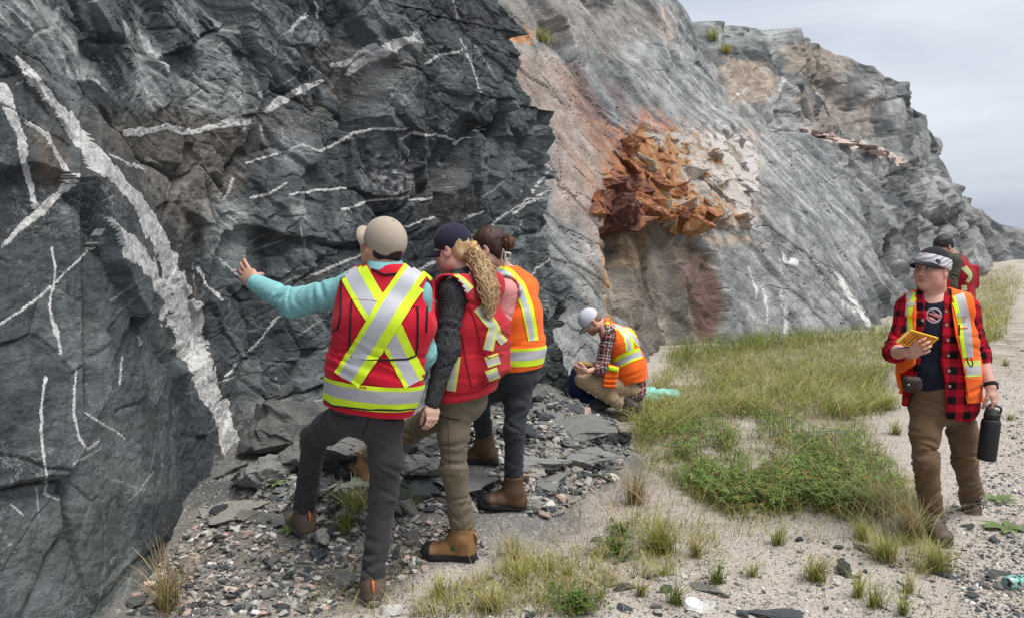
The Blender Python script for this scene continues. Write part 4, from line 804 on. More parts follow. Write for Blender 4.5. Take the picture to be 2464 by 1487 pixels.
def rosette(u, v, n_, L, col, lb, lift=.5):
    p = ghit(u, v); V = []; F = []; C = []
    for i in range(n_):
        a = i * 2.4 + rng.uniform(-.2, .2); d = V3_(math.cos(a), math.sin(a), 0); e = V3_(-d[1], d[0], 0); l_ = L * rng.uniform(.7, 1.1); w = l_ * .16; b0 = len(V)
        for t, ww in ((0, .15), (.35, .8), (.7, 1.0), (1.0, .1)):
            c_ = p + d * l_ * t + V3_(0, 0, .006 + l_ * lift * (t - .75 * t * t)); V += [c_ - e * w * ww, c_ + e * w * ww]; cc_ = np.array(col) * (.8 + .35 * t); C += [np.r_[cc_, 1]] * 2
        F += [(b0 + 2 * k, b0 + 2 * k + 1, b0 + 2 * k + 3, b0 + 2 * k + 2) for k in range(3)]
    plant_obj('leaf_rosette', (np.array(V), np.array(F), np.array(C)), lb, 'plant', None, loc=p)
def V3_(*a): return np.array(a, float)
rosette(2402, 1205, 9, .13, (.17, .23, .09), 'flat leaf rosette on the gravel beside the walking woman'); rosette(2420, 1275, 10, .14, (.16, .22, .08), 'larger leaf rosette growing beside the drink can'); rosette(660, 1172, 9, .07, (.22, .30, .13), 'small pale green weed at the foot of the thick vein', 1.2); rosette(700, 1285, 5, .09, (.13, .22, .05), 'broad leaved seedling beside the raised boot', 1.0); rosette(590, 1250, 4, .05, (.2, .3, .1), 'tiny two leaved sprout in the gravel under the thick vein', 1.0)
print('plants', time.time() - T0)
# ================================================================== rusty blocks and pink ledge: loose-jointed blocks standing out of the slope
i0 = np.unravel_index(np.argmin((UB - 1480) ** 2 + (VB_ - 450) ** 2), UB.shape); i1 = np.unravel_index(np.argmin((UB - 1800) ** 2 + (VB_ - 440) ** 2), UB.shape); s0_ = float(PB[i0][0] * TS[0] + PB[i0][1] * TS[1]); s1_ = float(PB[i1][0] * TS[0] + PB[i1][1] * TS[1])
m = Mat('rusty quartz blocks', .72, .3); ps = m.n('ShaderNodeNewGeometry').outputs['Position']; dt = m.n('ShaderNodeVectorMath', {0: ps, 1: (TS[0], TS[1], 0.0)}, operation='DOT_PRODUCT').outputs['Value']; oi = m.n('ShaderNodeObjectInfo')
gr = m.math('DIVIDE', m.math('SUBTRACT', dt, s0_), s1_ - s0_); n1 = m.noise(ps, 1.7, 6, .65); n2 = m.noise(ps, 9, 6, .7); n3 = m.noise(ps, 40, 4, .7)
f_ = m.math('ADD', m.math('ADD', m.math('MULTIPLY', gr, .62), m.math('MULTIPLY', m.math('SUBTRACT', n1, .5), 1.5)), m.math('ADD', m.math('MULTIPLY', m.math('SUBTRACT', n2, .5), .9), m.math('MULTIPLY_ADD', oi.outputs['Random'], .34, -.03)))
col = m.ramp(f_, [(.0, (.10, .04, .03)), (.15, (.19, .068, .035)), (.30, (.31, .13, .05)), (.42, (.36, .21, .10)), (.52, (.30, .27, .24)), (.64, (.42, .37, .32)), (.85, (.42, .40, .385))])
k = m.math('MULTIPLY_ADD', n3, 1.3, .35); m.color(m.mix(1.0, col, m.n('ShaderNodeCombineXYZ', {0: k, 1: k, 2: k}).outputs[0], 'MULTIPLY')); m.bump(m.math('ADD', n2, m.math('MULTIPLY', n3, .5)), .6, .04)
M_BLK = {'q': m.m, 'pinkq': stone_mat('pink quartz block', (.44, .35, .31), .2, .4)}
outc = [o for o in rockB.children if o.name.startswith('rusty')][0]; ledge = [o for o in rockB.children if o.name.startswith('pink')]
rb = np.random.default_rng(21)
def blk(u, v, size, mt, parent, sx=(1, 1, 1), push=.0):
    q = (UB - u) ** 2 + (VB_ - v) ** 2; iq = np.unravel_index(np.argmin(q), q.shape); p = PB[iq] + np.array([NS[0], NS[1], .35]) * push
    i = rb.integers(len(BSH)); key = ('k', i, mt)
    if key not in DATA: me = BSH[i][0].copy(); me.materials.append(M_BLK[mt]); DATA[key] = me
    o = bpy.data.objects.new('block', DATA[key]); COL.objects.link(o); o.location = p; o.scale = [size * s_ for s_ in sx]; o.rotation_euler = tuple(rb.uniform(-.5, .5, 2) * (1 if mt == 'q' else .25)) + ((rb.uniform(0, 6.28) if mt == 'q' else rb.normal(.98, .25)),); o.parent = parent
pts = []
for (u, v) in [(a, b) for a, b in zip(rb.uniform(1455, 1820, 900), rb.uniform(310, 555, 900))]:
    if float(in_poly(np.array([u]), np.array([v]), OUT)[0]) < 4 or any(math.hypot(u - a, (v - b) * 1.1) < 27 for a, b in pts): continue
    pts.append((u, v))
outc.data.materials.clear(); outc.data.materials.append(M_BLK['q'])
for (u, v) in pts: blk(u, v, rb.uniform(.5, .9), 'q', outc, (1.15, rb.uniform(.7, 1), rb.uniform(.8, 1.1)), -.27 + .19 * (v - 320) / 220)
for k in range(15):
    t_ = k / 14; u = 1935 + 265 * t_ + rb.normal(0, 3); v = 316 + 88 * t_ ** 1.25 + rb.normal(0, 3) ; blk(u, v, (.6 + .7 * math.sin(math.pi * min(1, t_ * 1.05))) * rb.uniform(.8, 1.15), 'pinkq', ledge[0] if ledge else rockB, (1.4, .8, .42), -.10)
print('blocks', len(pts), time.time() - T0)
# ================================================================== figure engine: blended solids -> one smooth surface
def V3(*a): return np.array(a, float)
def unit(a): a = np.asarray(a, float); return a / (np.linalg.norm(a) + 1e-12)
def J(u, v, d): return at(u, v, d)
def ortho(w, x):
    w = unit(w); x = np.asarray(x, float); x = x - w * (x @ w); return unit(x)
class Field:
    def __init__(s, lo, hi, h):
        s.lo = np.asarray(lo, float) - 2 * h; s.h = h; n = np.ceil((np.asarray(hi, float) + 2 * h - s.lo) / h).astype(int) + 1
        s.n = n; s.ax = [s.lo[i] + h * np.arange(n[i]) for i in range(3)]
        s.f = np.full(n, 1.0, np.float32)
    def sub(s, lo, hi):
        a = np.clip(np.floor((np.asarray(lo) - s.lo) / s.h).astype(int), 0, s.n); b = np.clip(np.ceil((np.asarray(hi) - s.lo) / s.h).astype(int) + 1, 0, s.n)
        if np.any(b <= a): return None
        sl = tuple(slice(a[i], b[i]) for i in range(3))
        X = s.ax[0][sl[0]][:, None, None].astype(np.float32); Y = s.ax[1][sl[1]][None, :, None].astype(np.float32); Z = s.ax[2][sl[2]][None, None, :].astype(np.float32)
        return sl, X, Y, Z
    def op(s, prim, k=0.0, mode='u'):
        lo, hi, fn = prim
        r = s.sub(lo - k - 2 * s.h, hi + k + 2 * s.h)
        if r is None: return s
        sl, X, Y, Z = r; d = fn(X, Y, Z).astype(np.float32); f = s.f[sl]
        if mode == 'u':
            if k > 0:
                hh = np.maximum(k - np.abs(f - d), 0) / k; s.f[sl] = np.minimum(f, d) - hh * hh * k * 0.25
            else: s.f[sl] = np.minimum(f, d)
        elif mode == 's':
            if k > 0:
                hh = np.maximum(k - np.abs(f + d), 0) / k; s.f[sl] = np.maximum(f, -d) + hh * hh * k * 0.25
            else: s.f[sl] = np.maximum(f, -d)
        return s
    def cut(s, p, n, k=0.0):              # keep the side n points away from: f = max(f, (x-p).n)
        n = unit(n); X = s.ax[0][:, None, None]; Y = s.ax[1][None, :, None]; Z = s.ax[2][None, None, :]
        d = ((X - p[0]) * n[0] + (Y - p[1]) * n[1] + (Z - p[2]) * n[2]).astype(np.float32)
        s.f = np.maximum(s.f, d); return s
    def apply(s, fn):
        X = s.ax[0][:, None, None].astype(np.float32); Y = s.ax[1][None, :, None].astype(np.float32); Z = s.ax[2][None, None, :].astype(np.float32)
        s.f = np.maximum(s.f, fn(X, Y, Z).astype(np.float32)); return s
    def mesh(s, smooth=1):
        V, F = surface_nets(s.f, s.lo, s.h)
        for _ in range(smooth): V = relax(V, F, 0.5)
        return V, F
def surface_nets(f, lo, h):
    f = f.copy(); f[0] = f[-1] = 1; f[:, 0] = f[:, -1] = 1; f[:, :, 0] = f[:, :, -1] = 1
    nx, ny, nz_ = f.shape; s = f < 0
    sl = lambda i, j, k: (slice(i, nx - 1 + i), slice(j, ny - 1 + j), slice(k, nz_ - 1 + k))
    cs = [(i, j, k) for i in (0, 1) for j in (0, 1) for k in (0, 1)]
    cnt = sum(s[sl(*c)].astype(np.int8) for c in cs); act = (cnt > 0) & (cnt < 8)
    ids = np.argwhere(act); idx = np.full(act.shape, -1, np.int32); idx[act] = np.arange(len(ids))
    val = {c: f[ids[:, 0] + c[0], ids[:, 1] + c[1], ids[:, 2] + c[2]] for c in cs}
    acc = np.zeros((len(ids), 3)); n = np.zeros(len(ids))
    for a in cs:
        for ax in range(3):
            if a[ax]: continue
            b = list(a); b[ax] = 1; b = tuple(b)
            m = (val[a] < 0) != (val[b] < 0); t = np.where(m, val[a] / (val[a] - val[b] + 1e-20), 0)
            p = np.array(a, float)[None, :].repeat(len(ids), 0); p[:, ax] = t
            acc += np.where(m[:, None], p, 0); n += m
    V = lo + h * (ids + acc / np.maximum(n, 1)[:, None])
    F = []
    A = s[:-1, 1:-1, 1:-1]; B = s[1:, 1:-1, 1:-1]
    e = np.argwhere(A != B); i, j, k = e[:, 0], e[:, 1] + 1, e[:, 2] + 1; fl = A[e[:, 0], e[:, 1], e[:, 2]]
    q = np.stack([idx[i, j - 1, k - 1], idx[i, j, k - 1], idx[i, j, k], idx[i, j - 1, k]], 1); F.append(np.where(fl[:, None], q, q[:, ::-1]))
    A = s[1:-1, :-1, 1:-1]; B = s[1:-1, 1:, 1:-1]
    e = np.argwhere(A != B); i, j, k = e[:, 0] + 1, e[:, 1], e[:, 2] + 1; fl = A[e[:, 0], e[:, 1], e[:, 2]]
    q = np.stack([idx[i - 1, j, k - 1], idx[i - 1, j, k], idx[i, j, k], idx[i, j, k - 1]], 1); F.append(np.where(fl[:, None], q, q[:, ::-1]))
    A = s[1:-1, 1:-1, :-1]; B = s[1:-1, 1:-1, 1:]
    e = np.argwhere(A != B); i, j, k = e[:, 0] + 1, e[:, 1] + 1, e[:, 2]; fl = A[e[:, 0], e[:, 1], e[:, 2]]
    q = np.stack([idx[i - 1, j - 1, k], idx[i, j - 1, k], idx[i, j, k], idx[i - 1, j, k]], 1); F.append(np.where(fl[:, None], q, q[:, ::-1]))
    return V, np.concatenate(F)
def relax(V, F, w):
    acc = np.zeros_like(V); n = np.zeros(len(V))
    for a in range(4):
        for b in ((a + 1) % 4, (a + 3) % 4):
            np.add.at(acc, F[:, a], V[F[:, b]]); np.add.at(n, F[:, a], 1)
    return V * (1 - w) + w * acc / np.maximum(n, 1)[:, None]
def vnormals(V, F):
    a = V[F[:, 2]] - V[F[:, 0]]; b = V[F[:, 3 if F.shape[1] == 4 else 1]] - V[F[:, 1 if F.shape[1] == 4 else 0]]
    fn = np.cross(a, b) if F.shape[1] == 4 else -np.cross(a, b)
    N = np.zeros_like(V)
    for c in range(F.shape[1]): np.add.at(N, F[:, c], fn)
    return N / (np.linalg.norm(N, axis=1, keepdims=True) + 1e-12)
# primitives: (lo, hi, distance function)
def cone(a, b, ra, rb=None):
    rb = ra if rb is None else rb; a = np.asarray(a, float); b = np.asarray(b, float); r = max(ra, rb); ab = b - a; L = ab @ ab + 1e-12
    def fn(X, Y, Z):
        x, y, z = X - a[0], Y - a[1], Z - a[2]
        t = np.clip((x * ab[0] + y * ab[1] + z * ab[2]) / L, 0, 1)
        return np.sqrt((x - t * ab[0]) ** 2 + (y - t * ab[1]) ** 2 + (z - t * ab[2]) ** 2) - (ra + t * (rb - ra))
    return np.minimum(a, b) - r, np.maximum(a, b) + r, fn
def econe(a, b, side, ra, rb):
    """elliptic tapered capsule: ra, rb = (half size along side, half size across)"""
    a = np.asarray(a, float); b = np.asarray(b, float); L = np.linalg.norm(b - a) + 1e-9; w = (b - a) / L; x_ = ortho(w, side); y_ = np.cross(w, x_); r = max(*ra, *rb)
    def fn(X, Y, Z):
        x, y, z = X - a[0], Y - a[1], Z - a[2]
        lw = x * w[0] + y * w[1] + z * w[2]; t = np.clip(lw / L, 0, 1); pe = lw - t * L
        lx = x * x_[0] + y * x_[1] + z * x_[2]; ly = x * y_[0] + y * y_[1] + z * y_[2]
        rx = ra[0] + t * (rb[0] - ra[0]); ry = ra[1] + t * (rb[1] - ra[1]); mr = np.minimum(rx, ry)
        q = np.sqrt((lx / rx) ** 2 + (ly / ry) ** 2 + (pe / mr) ** 2)
        return (q - 1) * mr
    return np.minimum(a, b) - r, np.maximum(a, b) + r, fn
def ell(c, axes, radii):
    """ellipsoid; axes = 3 unit vectors"""
    c = np.asarray(c, float); A = np.asarray(axes, float); R = np.asarray(radii, float); r = R.max()
    def fn(X, Y, Z):
        x, y, z = X - c[0], Y - c[1], Z - c[2]
        l = [x * A[i][0] + y * A[i][1] + z * A[i][2] for i in range(3)]
        k0 = np.sqrt(sum((l[i] / R[i]) ** 2 for i in range(3))); k1 = np.sqrt(sum((l[i] / R[i] ** 2) ** 2 for i in range(3))) + 1e-9
        return k0 * (k0 - 1) / k1
    return c - r, c + r, fn
def box(c, axes, half, rnd=0.0):
    c = np.asarray(c, float); A = np.asarray(axes, float); H = np.asarray(half, float); r = np.linalg.norm(H)
    def fn(X, Y, Z):
        x, y, z = X - c[0], Y - c[1], Z - c[2]
        q = [np.abs(x * A[i][0] + y * A[i][1] + z * A[i][2]) - H[i] + rnd for i in range(3)]
        return np.sqrt(sum(np.maximum(k, 0) ** 2 for k in q)) + np.minimum(np.maximum(np.maximum(q[0], q[1]), q[2]), 0) - rnd
    return c - r, c + r, fn
def bounds(prims, pad=0.0):
    return np.min([p[0] for p in prims], 0) - pad, np.max([p[1] for p in prims], 0) + pad
def blend(prims, h, k=0.03, cuts=(), subs=(), smooth=1, pad=0.0, fn=None):
    lo, hi = bounds(prims, pad); f = Field(lo, hi, h)
    for p in prims:
        if isinstance(p[-1], float): f.op(p[:3], p[-1])
        else: f.op(p, k)
    for p in subs: f.op(p[0], p[1], 's')
    for (pt, nrm) in cuts: f.cut(pt, nrm)
    if fn is not None: f.apply(fn)
    return f.mesh(smooth)
def K(p, k): return (*p, float(k))
# ---------------------------------------------------------------- limb coordinates and cloth folds
def limb_uv(V, segs):
    """segs: (a, b, side, offset). Returns along (m), around (m), index, t"""
    best = np.full(len(V), 1e9); U_ = np.zeros(len(V)); W_ = np.zeros(len(V)); I_ = np.zeros(len(V), int); T_ = np.zeros(len(V)); ANG = np.zeros(len(V))
    for i, (a, b, side, off) in enumerate(segs):
        a = np.asarray(a, float); b = np.asarray(b, float); L = np.linalg.norm(b - a); w = (b - a) / L; x_ = ortho(w, side); y_ = np.cross(w, x_)
        q = V - a; lw = q @ w; t = np.clip(lw / L, 0, 1); r = q - np.outer(t * L, w); d = np.linalg.norm(r, axis=1)
        ang = np.arctan2(r @ y_, r @ x_); m = d < best
        best = np.where(m, d, best); U_ = np.where(m, lw + off, U_); W_ = np.where(m, ang * 0.075, W_); I_ = np.where(m, i, I_); T_ = np.where(m, t, T_); ANG = np.where(m, ang, ANG)
    return U_, W_, I_, T_, ANG
def folds(V, F, segs, amp, joints=(), seed=1, freq=11.0, creases=9):
    """push cloth in and out along its normals: soft transverse folds plus sharp slanting creases, more of them near the given joints"""
    N = vnormals(V, F); U_, W_, I_, T_, ANG = limb_uv(V, segs)
    c, s_ = np.cos(ANG), np.sin(ANG); r_ = np.random.default_rng(seed * 7 + 1)
    n1 = fbm(U_ * freq + 0.9 * c, c * 0.8 + I_ * 5, s_ * 0.8 + U_ * 1.5, oct=3, seed=seed); n1 = 0.5 - 2.0 * np.abs(n1)
    n2 = fbm(V[:, 0] * 5, V[:, 1] * 5, V[:, 2] * 5, oct=3, seed=seed + 7)
    w = np.full(len(V), 0.3)
    for (p, r, k) in joints: w = w + k * np.exp(-(np.linalg.norm(V - p, axis=1) / r) ** 2)
    d = amp * (0.55 * w * n1 + 0.12 * n2)
    for i, (a, b, side, off) in enumerate(segs):
        L = np.linalg.norm(np.asarray(b) - np.asarray(a)); m_ = I_ == i; lt = U_[m_] - off; an = ANG[m_]; acc = np.zeros(m_.sum())
        for q in range(int(creases * L / .4) + 2):
            t0 = L * (1 - abs(r_.normal(0, .33))) if r_.random() < .6 else L * r_.uniform(0, 1); a0 = r_.uniform(-3.14, 3.14); sl = r_.normal(0, .035); wd = r_.uniform(.007, .016); ex = r_.uniform(.6, 1.5); dp = r_.uniform(.5, 1.1)
            da = (an - a0 + np.pi) % (2 * np.pi) - np.pi; x = lt - t0 - sl * da + .012 * np.cos(da * 1.5); g = np.exp(-(da / ex) ** 2)
            acc += g * dp * (-np.exp(-(x / wd) ** 2) + .55 * np.exp(-((x - 1.9 * wd) / (1.3 * wd)) ** 2) + .35 * np.exp(-((x + 2.0 * wd) / (1.4 * wd)) ** 2))
        d[m_] += amp * .62 * np.clip(acc, -1.6, 1.3)
    return V + N * d[:, None], U_, W_
# ---------------------------------------------------------------- people
class Person:
    def __init__(s, loc, label, cat='person', group=None):
        s.loc = np.asarray(loc, float); s.root = empty('person', tuple(s.loc), label, cat, group)
        s.bvh = {}
    def add(s, name, V, F, mat, parent=None, attrs=None, smooth=True, label=None, mat_index=None):
        me = mesh_np(name, V, F, smooth, attrs=attrs, mat_index=mat_index)
        o = bpy.data.objects.new(name, me); COL.objects.link(o)
        for m_ in (mat if isinstance(mat, (list, tuple)) else [mat]): me.materials.append(m_)
        if parent is None:
            o.parent = s.root; o.matrix_parent_inverse = Matrix.Translation(-Vector(s.loc))
        else: o.parent = parent
        if label: o['label'] = label
        return o
def bvh_of(V, F): return BVHTree.FromPolygons([tuple(v) for v in V], [tuple(int(i) for i in f) for f in F])
def grid_mesh(P, ok=None, jump=0.05):
    """P (rows, cols, 3) -> quads, dropping cells with missing or far-apart corners"""
    nr, nc = P.shape[:2]; f = grid_faces(nr, nc); V = P.reshape(-1, 3)
    if ok is not None: f = f[ok.ravel()[f].all(1)]
    e = np.max(np.stack([np.linalg.norm(V[f[:, a]] - V[f[:, (a + 1) % 4]], axis=1) for a in range(4)]), 0)
    f = f[e < jump]
    used = np.unique(f); re_ = np.full(len(V), -1, int); re_[used] = np.arange(len(used))
    return V[used], re_[f], used
CAMP = Vector((0, 0, CAM_H))
def biggest(V, F, used):
    if not len(F): return V, F, used
    lab_ = np.arange(len(V))
    for _ in range(200):
        m_ = lab_[F].min(1); new = lab_.copy()
        for c_ in range(F.shape[1]): np.minimum.at(new, F[:, c_], m_)
        if (new == lab_).all(): break
        lab_ = new
    v_, n_ = np.unique(lab_[F[:, 0]], return_counts=True); F = F[lab_[F[:, 0]] == v_[np.argmax(n_)]]
    us = np.unique(F); re_ = np.full(len(V), -1, int); re_[us] = np.arange(len(us)); return V[us], re_[F], used[us]
def tape_px(bvh, line, ncol=7, step=5.0, lift=0.004, split=(2, 5), flip=False):
    """tape laid on a garment along a pixel line (u, v, width px). Returns V, F, material index (0 border, 1 middle)"""
    pts = np.array(line, float); seg = np.r_[0, np.cumsum(np.hypot(*np.diff(pts[:, :2], axis=0).T))]
    n = max(2, int(seg[-1] / step)); t = np.linspace(0, seg[-1], n + 1)
    u = np.interp(t, seg, pts[:, 0]); v = np.interp(t, seg, pts[:, 1]); w = np.interp(t, seg, pts[:, 2])
    du = np.gradient(u); dv = np.gradient(v); l = np.hypot(du, dv) + 1e-9; nu, nv = -dv / l, du / l
    P = np.zeros((n + 1, ncol, 3)); ok = np.zeros((n + 1, ncol), bool)
    for i in range(n + 1):
        for j in range(ncol):
            o = (j / (ncol - 1) - 0.5) * w[i]; d = Vector(raydir(u[i] + nu[i] * o, v[i] + nv[i] * o)); h_, nn, _, _ = bvh.ray_cast(CAMP, d)
            if h_ is not None:
                if nn.dot(d) > 0: nn = -nn
                P[i, j] = h_ + nn * lift; ok[i, j] = True
    V, F, used = grid_mesh(P, ok, 0.07); V, F, used = biggest(V, F, used)
    colid = used % ncol
    mi = np.array([1 if split[0] <= min(colid[q] for q in f) < split[1] - 0 and max(colid[q] for q in f) <= split[1] else 0 for f in F]) if len(F) else np.zeros(0, int)
    return V, F, mi
def tape_3d(bvh, P0, N0, W0, width, ncol=7, lift=0.004, reach=0.35, split=(2, 5)):
    """tape from guide points P0 with outward directions N0 and across directions W0"""
    n = len(P0); P = np.zeros((n, ncol, 3)); ok = np.zeros((n, ncol), bool)
    for i in range(n):
        for j in range(ncol):
            p = P0[i] + W0[i] * (j / (ncol - 1) - 0.5) * width; o = Vector(p + N0[i] * reach); d = Vector(-N0[i])
            h_, nn, _, _ = bvh.ray_cast(o, d, reach * 2)
            if h_ is not None: P[i, j] = np.array(h_) + N0[i] * lift; ok[i, j] = True
    V, F, used = grid_mesh(P, ok, 0.07); colid = used % ncol
    mi = np.array([1 if split[0] <= min(colid[q] for q in f) and max(colid[q] for q in f) <= split[1] else 0 for f in F]) if len(F) else np.zeros(0, int)
    return V, F, mi
def tube(pts, r, n=6, closed=False):
    pts = np.asarray(pts, float); m = len(pts); V = []; F = []
    R = np.full(m, r) if np.isscalar(r) else np.asarray(r)
    tng = np.gradient(pts, axis=0); up = V3(0.13, 0.21, 0.97)
    for i in range(m):
        w = unit(tng[i]); x = unit(np.cross(w, up)); y = np.cross(w, x)
        for k in range(n):
            a = 2 * math.pi * k / n; V.append(pts[i] + R[i] * (x * math.cos(a) + y * math.sin(a)))
    for i in range(m - 1):
        for k in range(n):
            F.append((i * n + k, i * n + (k + 1) % n, (i + 1) * n + (k + 1) % n, (i + 1) * n + k))
    return np.array(V), np.array(F)
def join(*vf):
    V = []; F = []; o = 0
    for v, f in vf:
        V.append(v); F.append(np.asarray(f) + o); o += len(v)
    return np.concatenate(V), np.concatenate(F)
def spline(pts, n):
    pts = np.asarray(pts, float); t = np.linspace(0, len(pts) - 1, n); out = []
    for x in t:
        i = min(int(x), len(pts) - 2); f = x - i
        p0 = pts[max(i - 1, 0)]; p1 = pts[i]; p2 = pts[i + 1]; p3 = pts[min(i + 2, len(pts) - 1)]
        out.append(0.5 * ((2 * p1) + (-p0 + p2) * f + (2 * p0 - 5 * p1 + 4 * p2 - p3) * f * f + (-p0 + 3 * p1 - 3 * p2 + p3) * f ** 3))
    return np.array(out)
class Head:
    """local frame: S = the person's left, Fw = where the face looks, U = up; c = middle of the skull between the ears"""
    def __init__(s, c, fw, up=(0, 0, 1), size=1.0):
        s.c = np.asarray(c, float); s.F = unit(fw); s.U = ortho(s.F, up); s.S = np.cross(s.U, s.F); s.k = size; s.ax = (s.S, s.F, s.U)
    def p(s, a, b, c_): return s.c + s.k * (s.S * a + s.F * b + s.U * c_)
    def loc(s, V):
        q = (V - s.c) / s.k; return np.stack([q @ s.S, q @ s.F, q @ s.U], -1)
    def e(s, a, b, c_, ra, rb, rc): return ell(s.p(a, b, c_), s.ax, (ra * s.k, rb * s.k, rc * s.k))
    def prims(s, neck_base, neck_r=0.058, heavy=0.0):
        k = s.k
        P = [K(s.e(0, -.006, .03, .077, .098, .092), .02), K(s.e(0, .034, -.045, .060 + heavy * .01, .064, .074), .04), K(s.e(0, .074, -.098, .024, .022, .018), .03)]
        for q in (-1, 1): P += [K(s.e(q * .040, .058, -.028, .028, .030, .030), .03), K(s.e(q * .048, .01, -.075, .026, .04, .03), .03)]
        P += [K(s.e(0, .083, .036, .052, .016, .013), .02)]
        P += [K(cone(s.p(0, .092, .016), s.p(0, .113, -.026), .0075 * k, .0115 * k), .012), K(s.e(.011, .102, -.032, .008, .010, .007), .008), K(s.e(-.011, .102, -.032, .008, .010, .007), .008)]
        P += [K(s.e(0, .090, -.060, .024, .010, .0055), .008), K(s.e(0, .089, -.069, .021, .010, .006), .006)]
        for q in (-1, 1):
            ax = (unit(s.S * q + s.F * -.35), unit(s.F + s.S * q * .35), s.U)
            P += [K(ell(s.p(q * .080, -.012, -.012), ax, (.008 * k, .019 * k, .031 * k)), .008), K(ell(s.p(q * .078, -.006, -.034), ax, (.008 * k, .012 * k, .012 * k)), .006)]
        P += [K(cone(s.p(0, -.018, -.05), neck_base, neck_r * k, neck_r * 1.12 * k), .035)]
        return P
    def subs(s):
        return [(ell(s.p(q * .033, .100, .012), s.ax, (.019 * s.k, .014 * s.k, .010 * s.k)), .012) for q in (-1, 1)] + [(ell(s.p(q * .087, -.004, -.008), s.ax, (.006 * s.k, .009 * s.k, .014 * s.k)), .004) for q in (-1, 1)]
    def mesh(s, neck_base, neck_r=0.058, heavy=0.0, h=0.0035):
        V, F = blend(s.prims(neck_base, neck_r, heavy), h, 0.02, subs=s.subs(), smooth=1)
        eyes = [blend([s.e(q * .033, .0800, .010, .0125, .0125, .0125)], .0028, 0, smooth=1) for q in (-1, 1)]
        return V, F, eyes
    def colors(s, V, skin, lips, brow, stubble=None, flush=0.25):
        L = s.loc(V); C = np.zeros((len(V), 3)) + np.array(skin); n = fbm(V[:, 0] * 60, V[:, 1] * 60, V[:, 2] * 60, oct=3, seed=3)
        C = C * (1 + 0.08 * n[:, None])
        chk = np.exp(-((np.abs(L[:, 0]) - .045) / .022) ** 2 - ((L[:, 2] + .028) / .022) ** 2) * (L[:, 1] > .03) + 0.8 * np.exp(-(L[:, 0] / .014) ** 2 - ((L[:, 2] + .026) / .014) ** 2) * (L[:, 1] > .09) + 0.8 * np.exp(-((np.abs(L[:, 0]) - .082) / .012) ** 2)
        C = paint(C, flush * np.clip(chk, 0, 1), (skin[0] * 1.02, skin[1] * .6, skin[2] * .55))
        if stubble is not None:
            m_ = sstep(-.035, -.06, L[:, 2]) * (L[:, 1] > -.01) * (L[:, 2] > -.125) + 0.6 * np.exp(-((L[:, 2] + .048) / .008) ** 2) * (np.abs(L[:, 0]) < .03) * (L[:, 1] > .07); C = paint(C, 0.55 * np.clip(m_, 0, 1), stubble)
        m_ = (np.abs(L[:, 0]) < .025 - np.abs(L[:, 2] + .064) * .9) & (np.abs(L[:, 2] + .064) < .012) & (L[:, 1] > .085); C[m_] = lips
        m_ = np.exp(-((np.abs(L[:, 2] + .0645)) / .0025) ** 2) * (np.abs(L[:, 0]) < .026) * (L[:, 1] > .08); C = paint(C, .7 * m_, (lips[0] * .3, lips[1] * .3, lips[2] * .3))
        m_ = np.exp(-((L[:, 2] - .034 + .25 * np.abs(np.abs(L[:, 0]) - .03)) / .006) ** 2) * (np.abs(np.abs(L[:, 0]) - .034) < .020) * (L[:, 1] > .05); C = paint(C, .85 * m_, brow)
        m_ = np.exp(-((L[:, 2] - .010) / .009) ** 2 - ((np.abs(L[:, 0]) - .033) / .018) ** 2) * (L[:, 1] > .06); C = paint(C, .35 * m_, (skin[0] * .5, skin[1] * .38, skin[2] * .34))
        m_ = (np.abs(np.abs(L[:, 0]) - .009) < .0045) & (L[:, 2] < -.034) & (L[:, 2] > -.043) & (L[:, 1] > .09); C[m_] = (skin[0] * .3, skin[1] * .2, skin[2] * .2)
        return C
    def eye_colors(s, V, q, iris):
        L = s.loc(V); d = np.hypot(L[:, 0] - q * .033, L[:, 2] - .010); f = L[:, 1] > .08
        C = np.zeros((len(V), 3)) + np.array((.62, .58, .55)); C[(d < .0066) & f] = iris; C[(d < .003) & f] = (.01, .01, .01); C[(L[:, 2] > .0155)] = (.06, .035, .025)
        return C
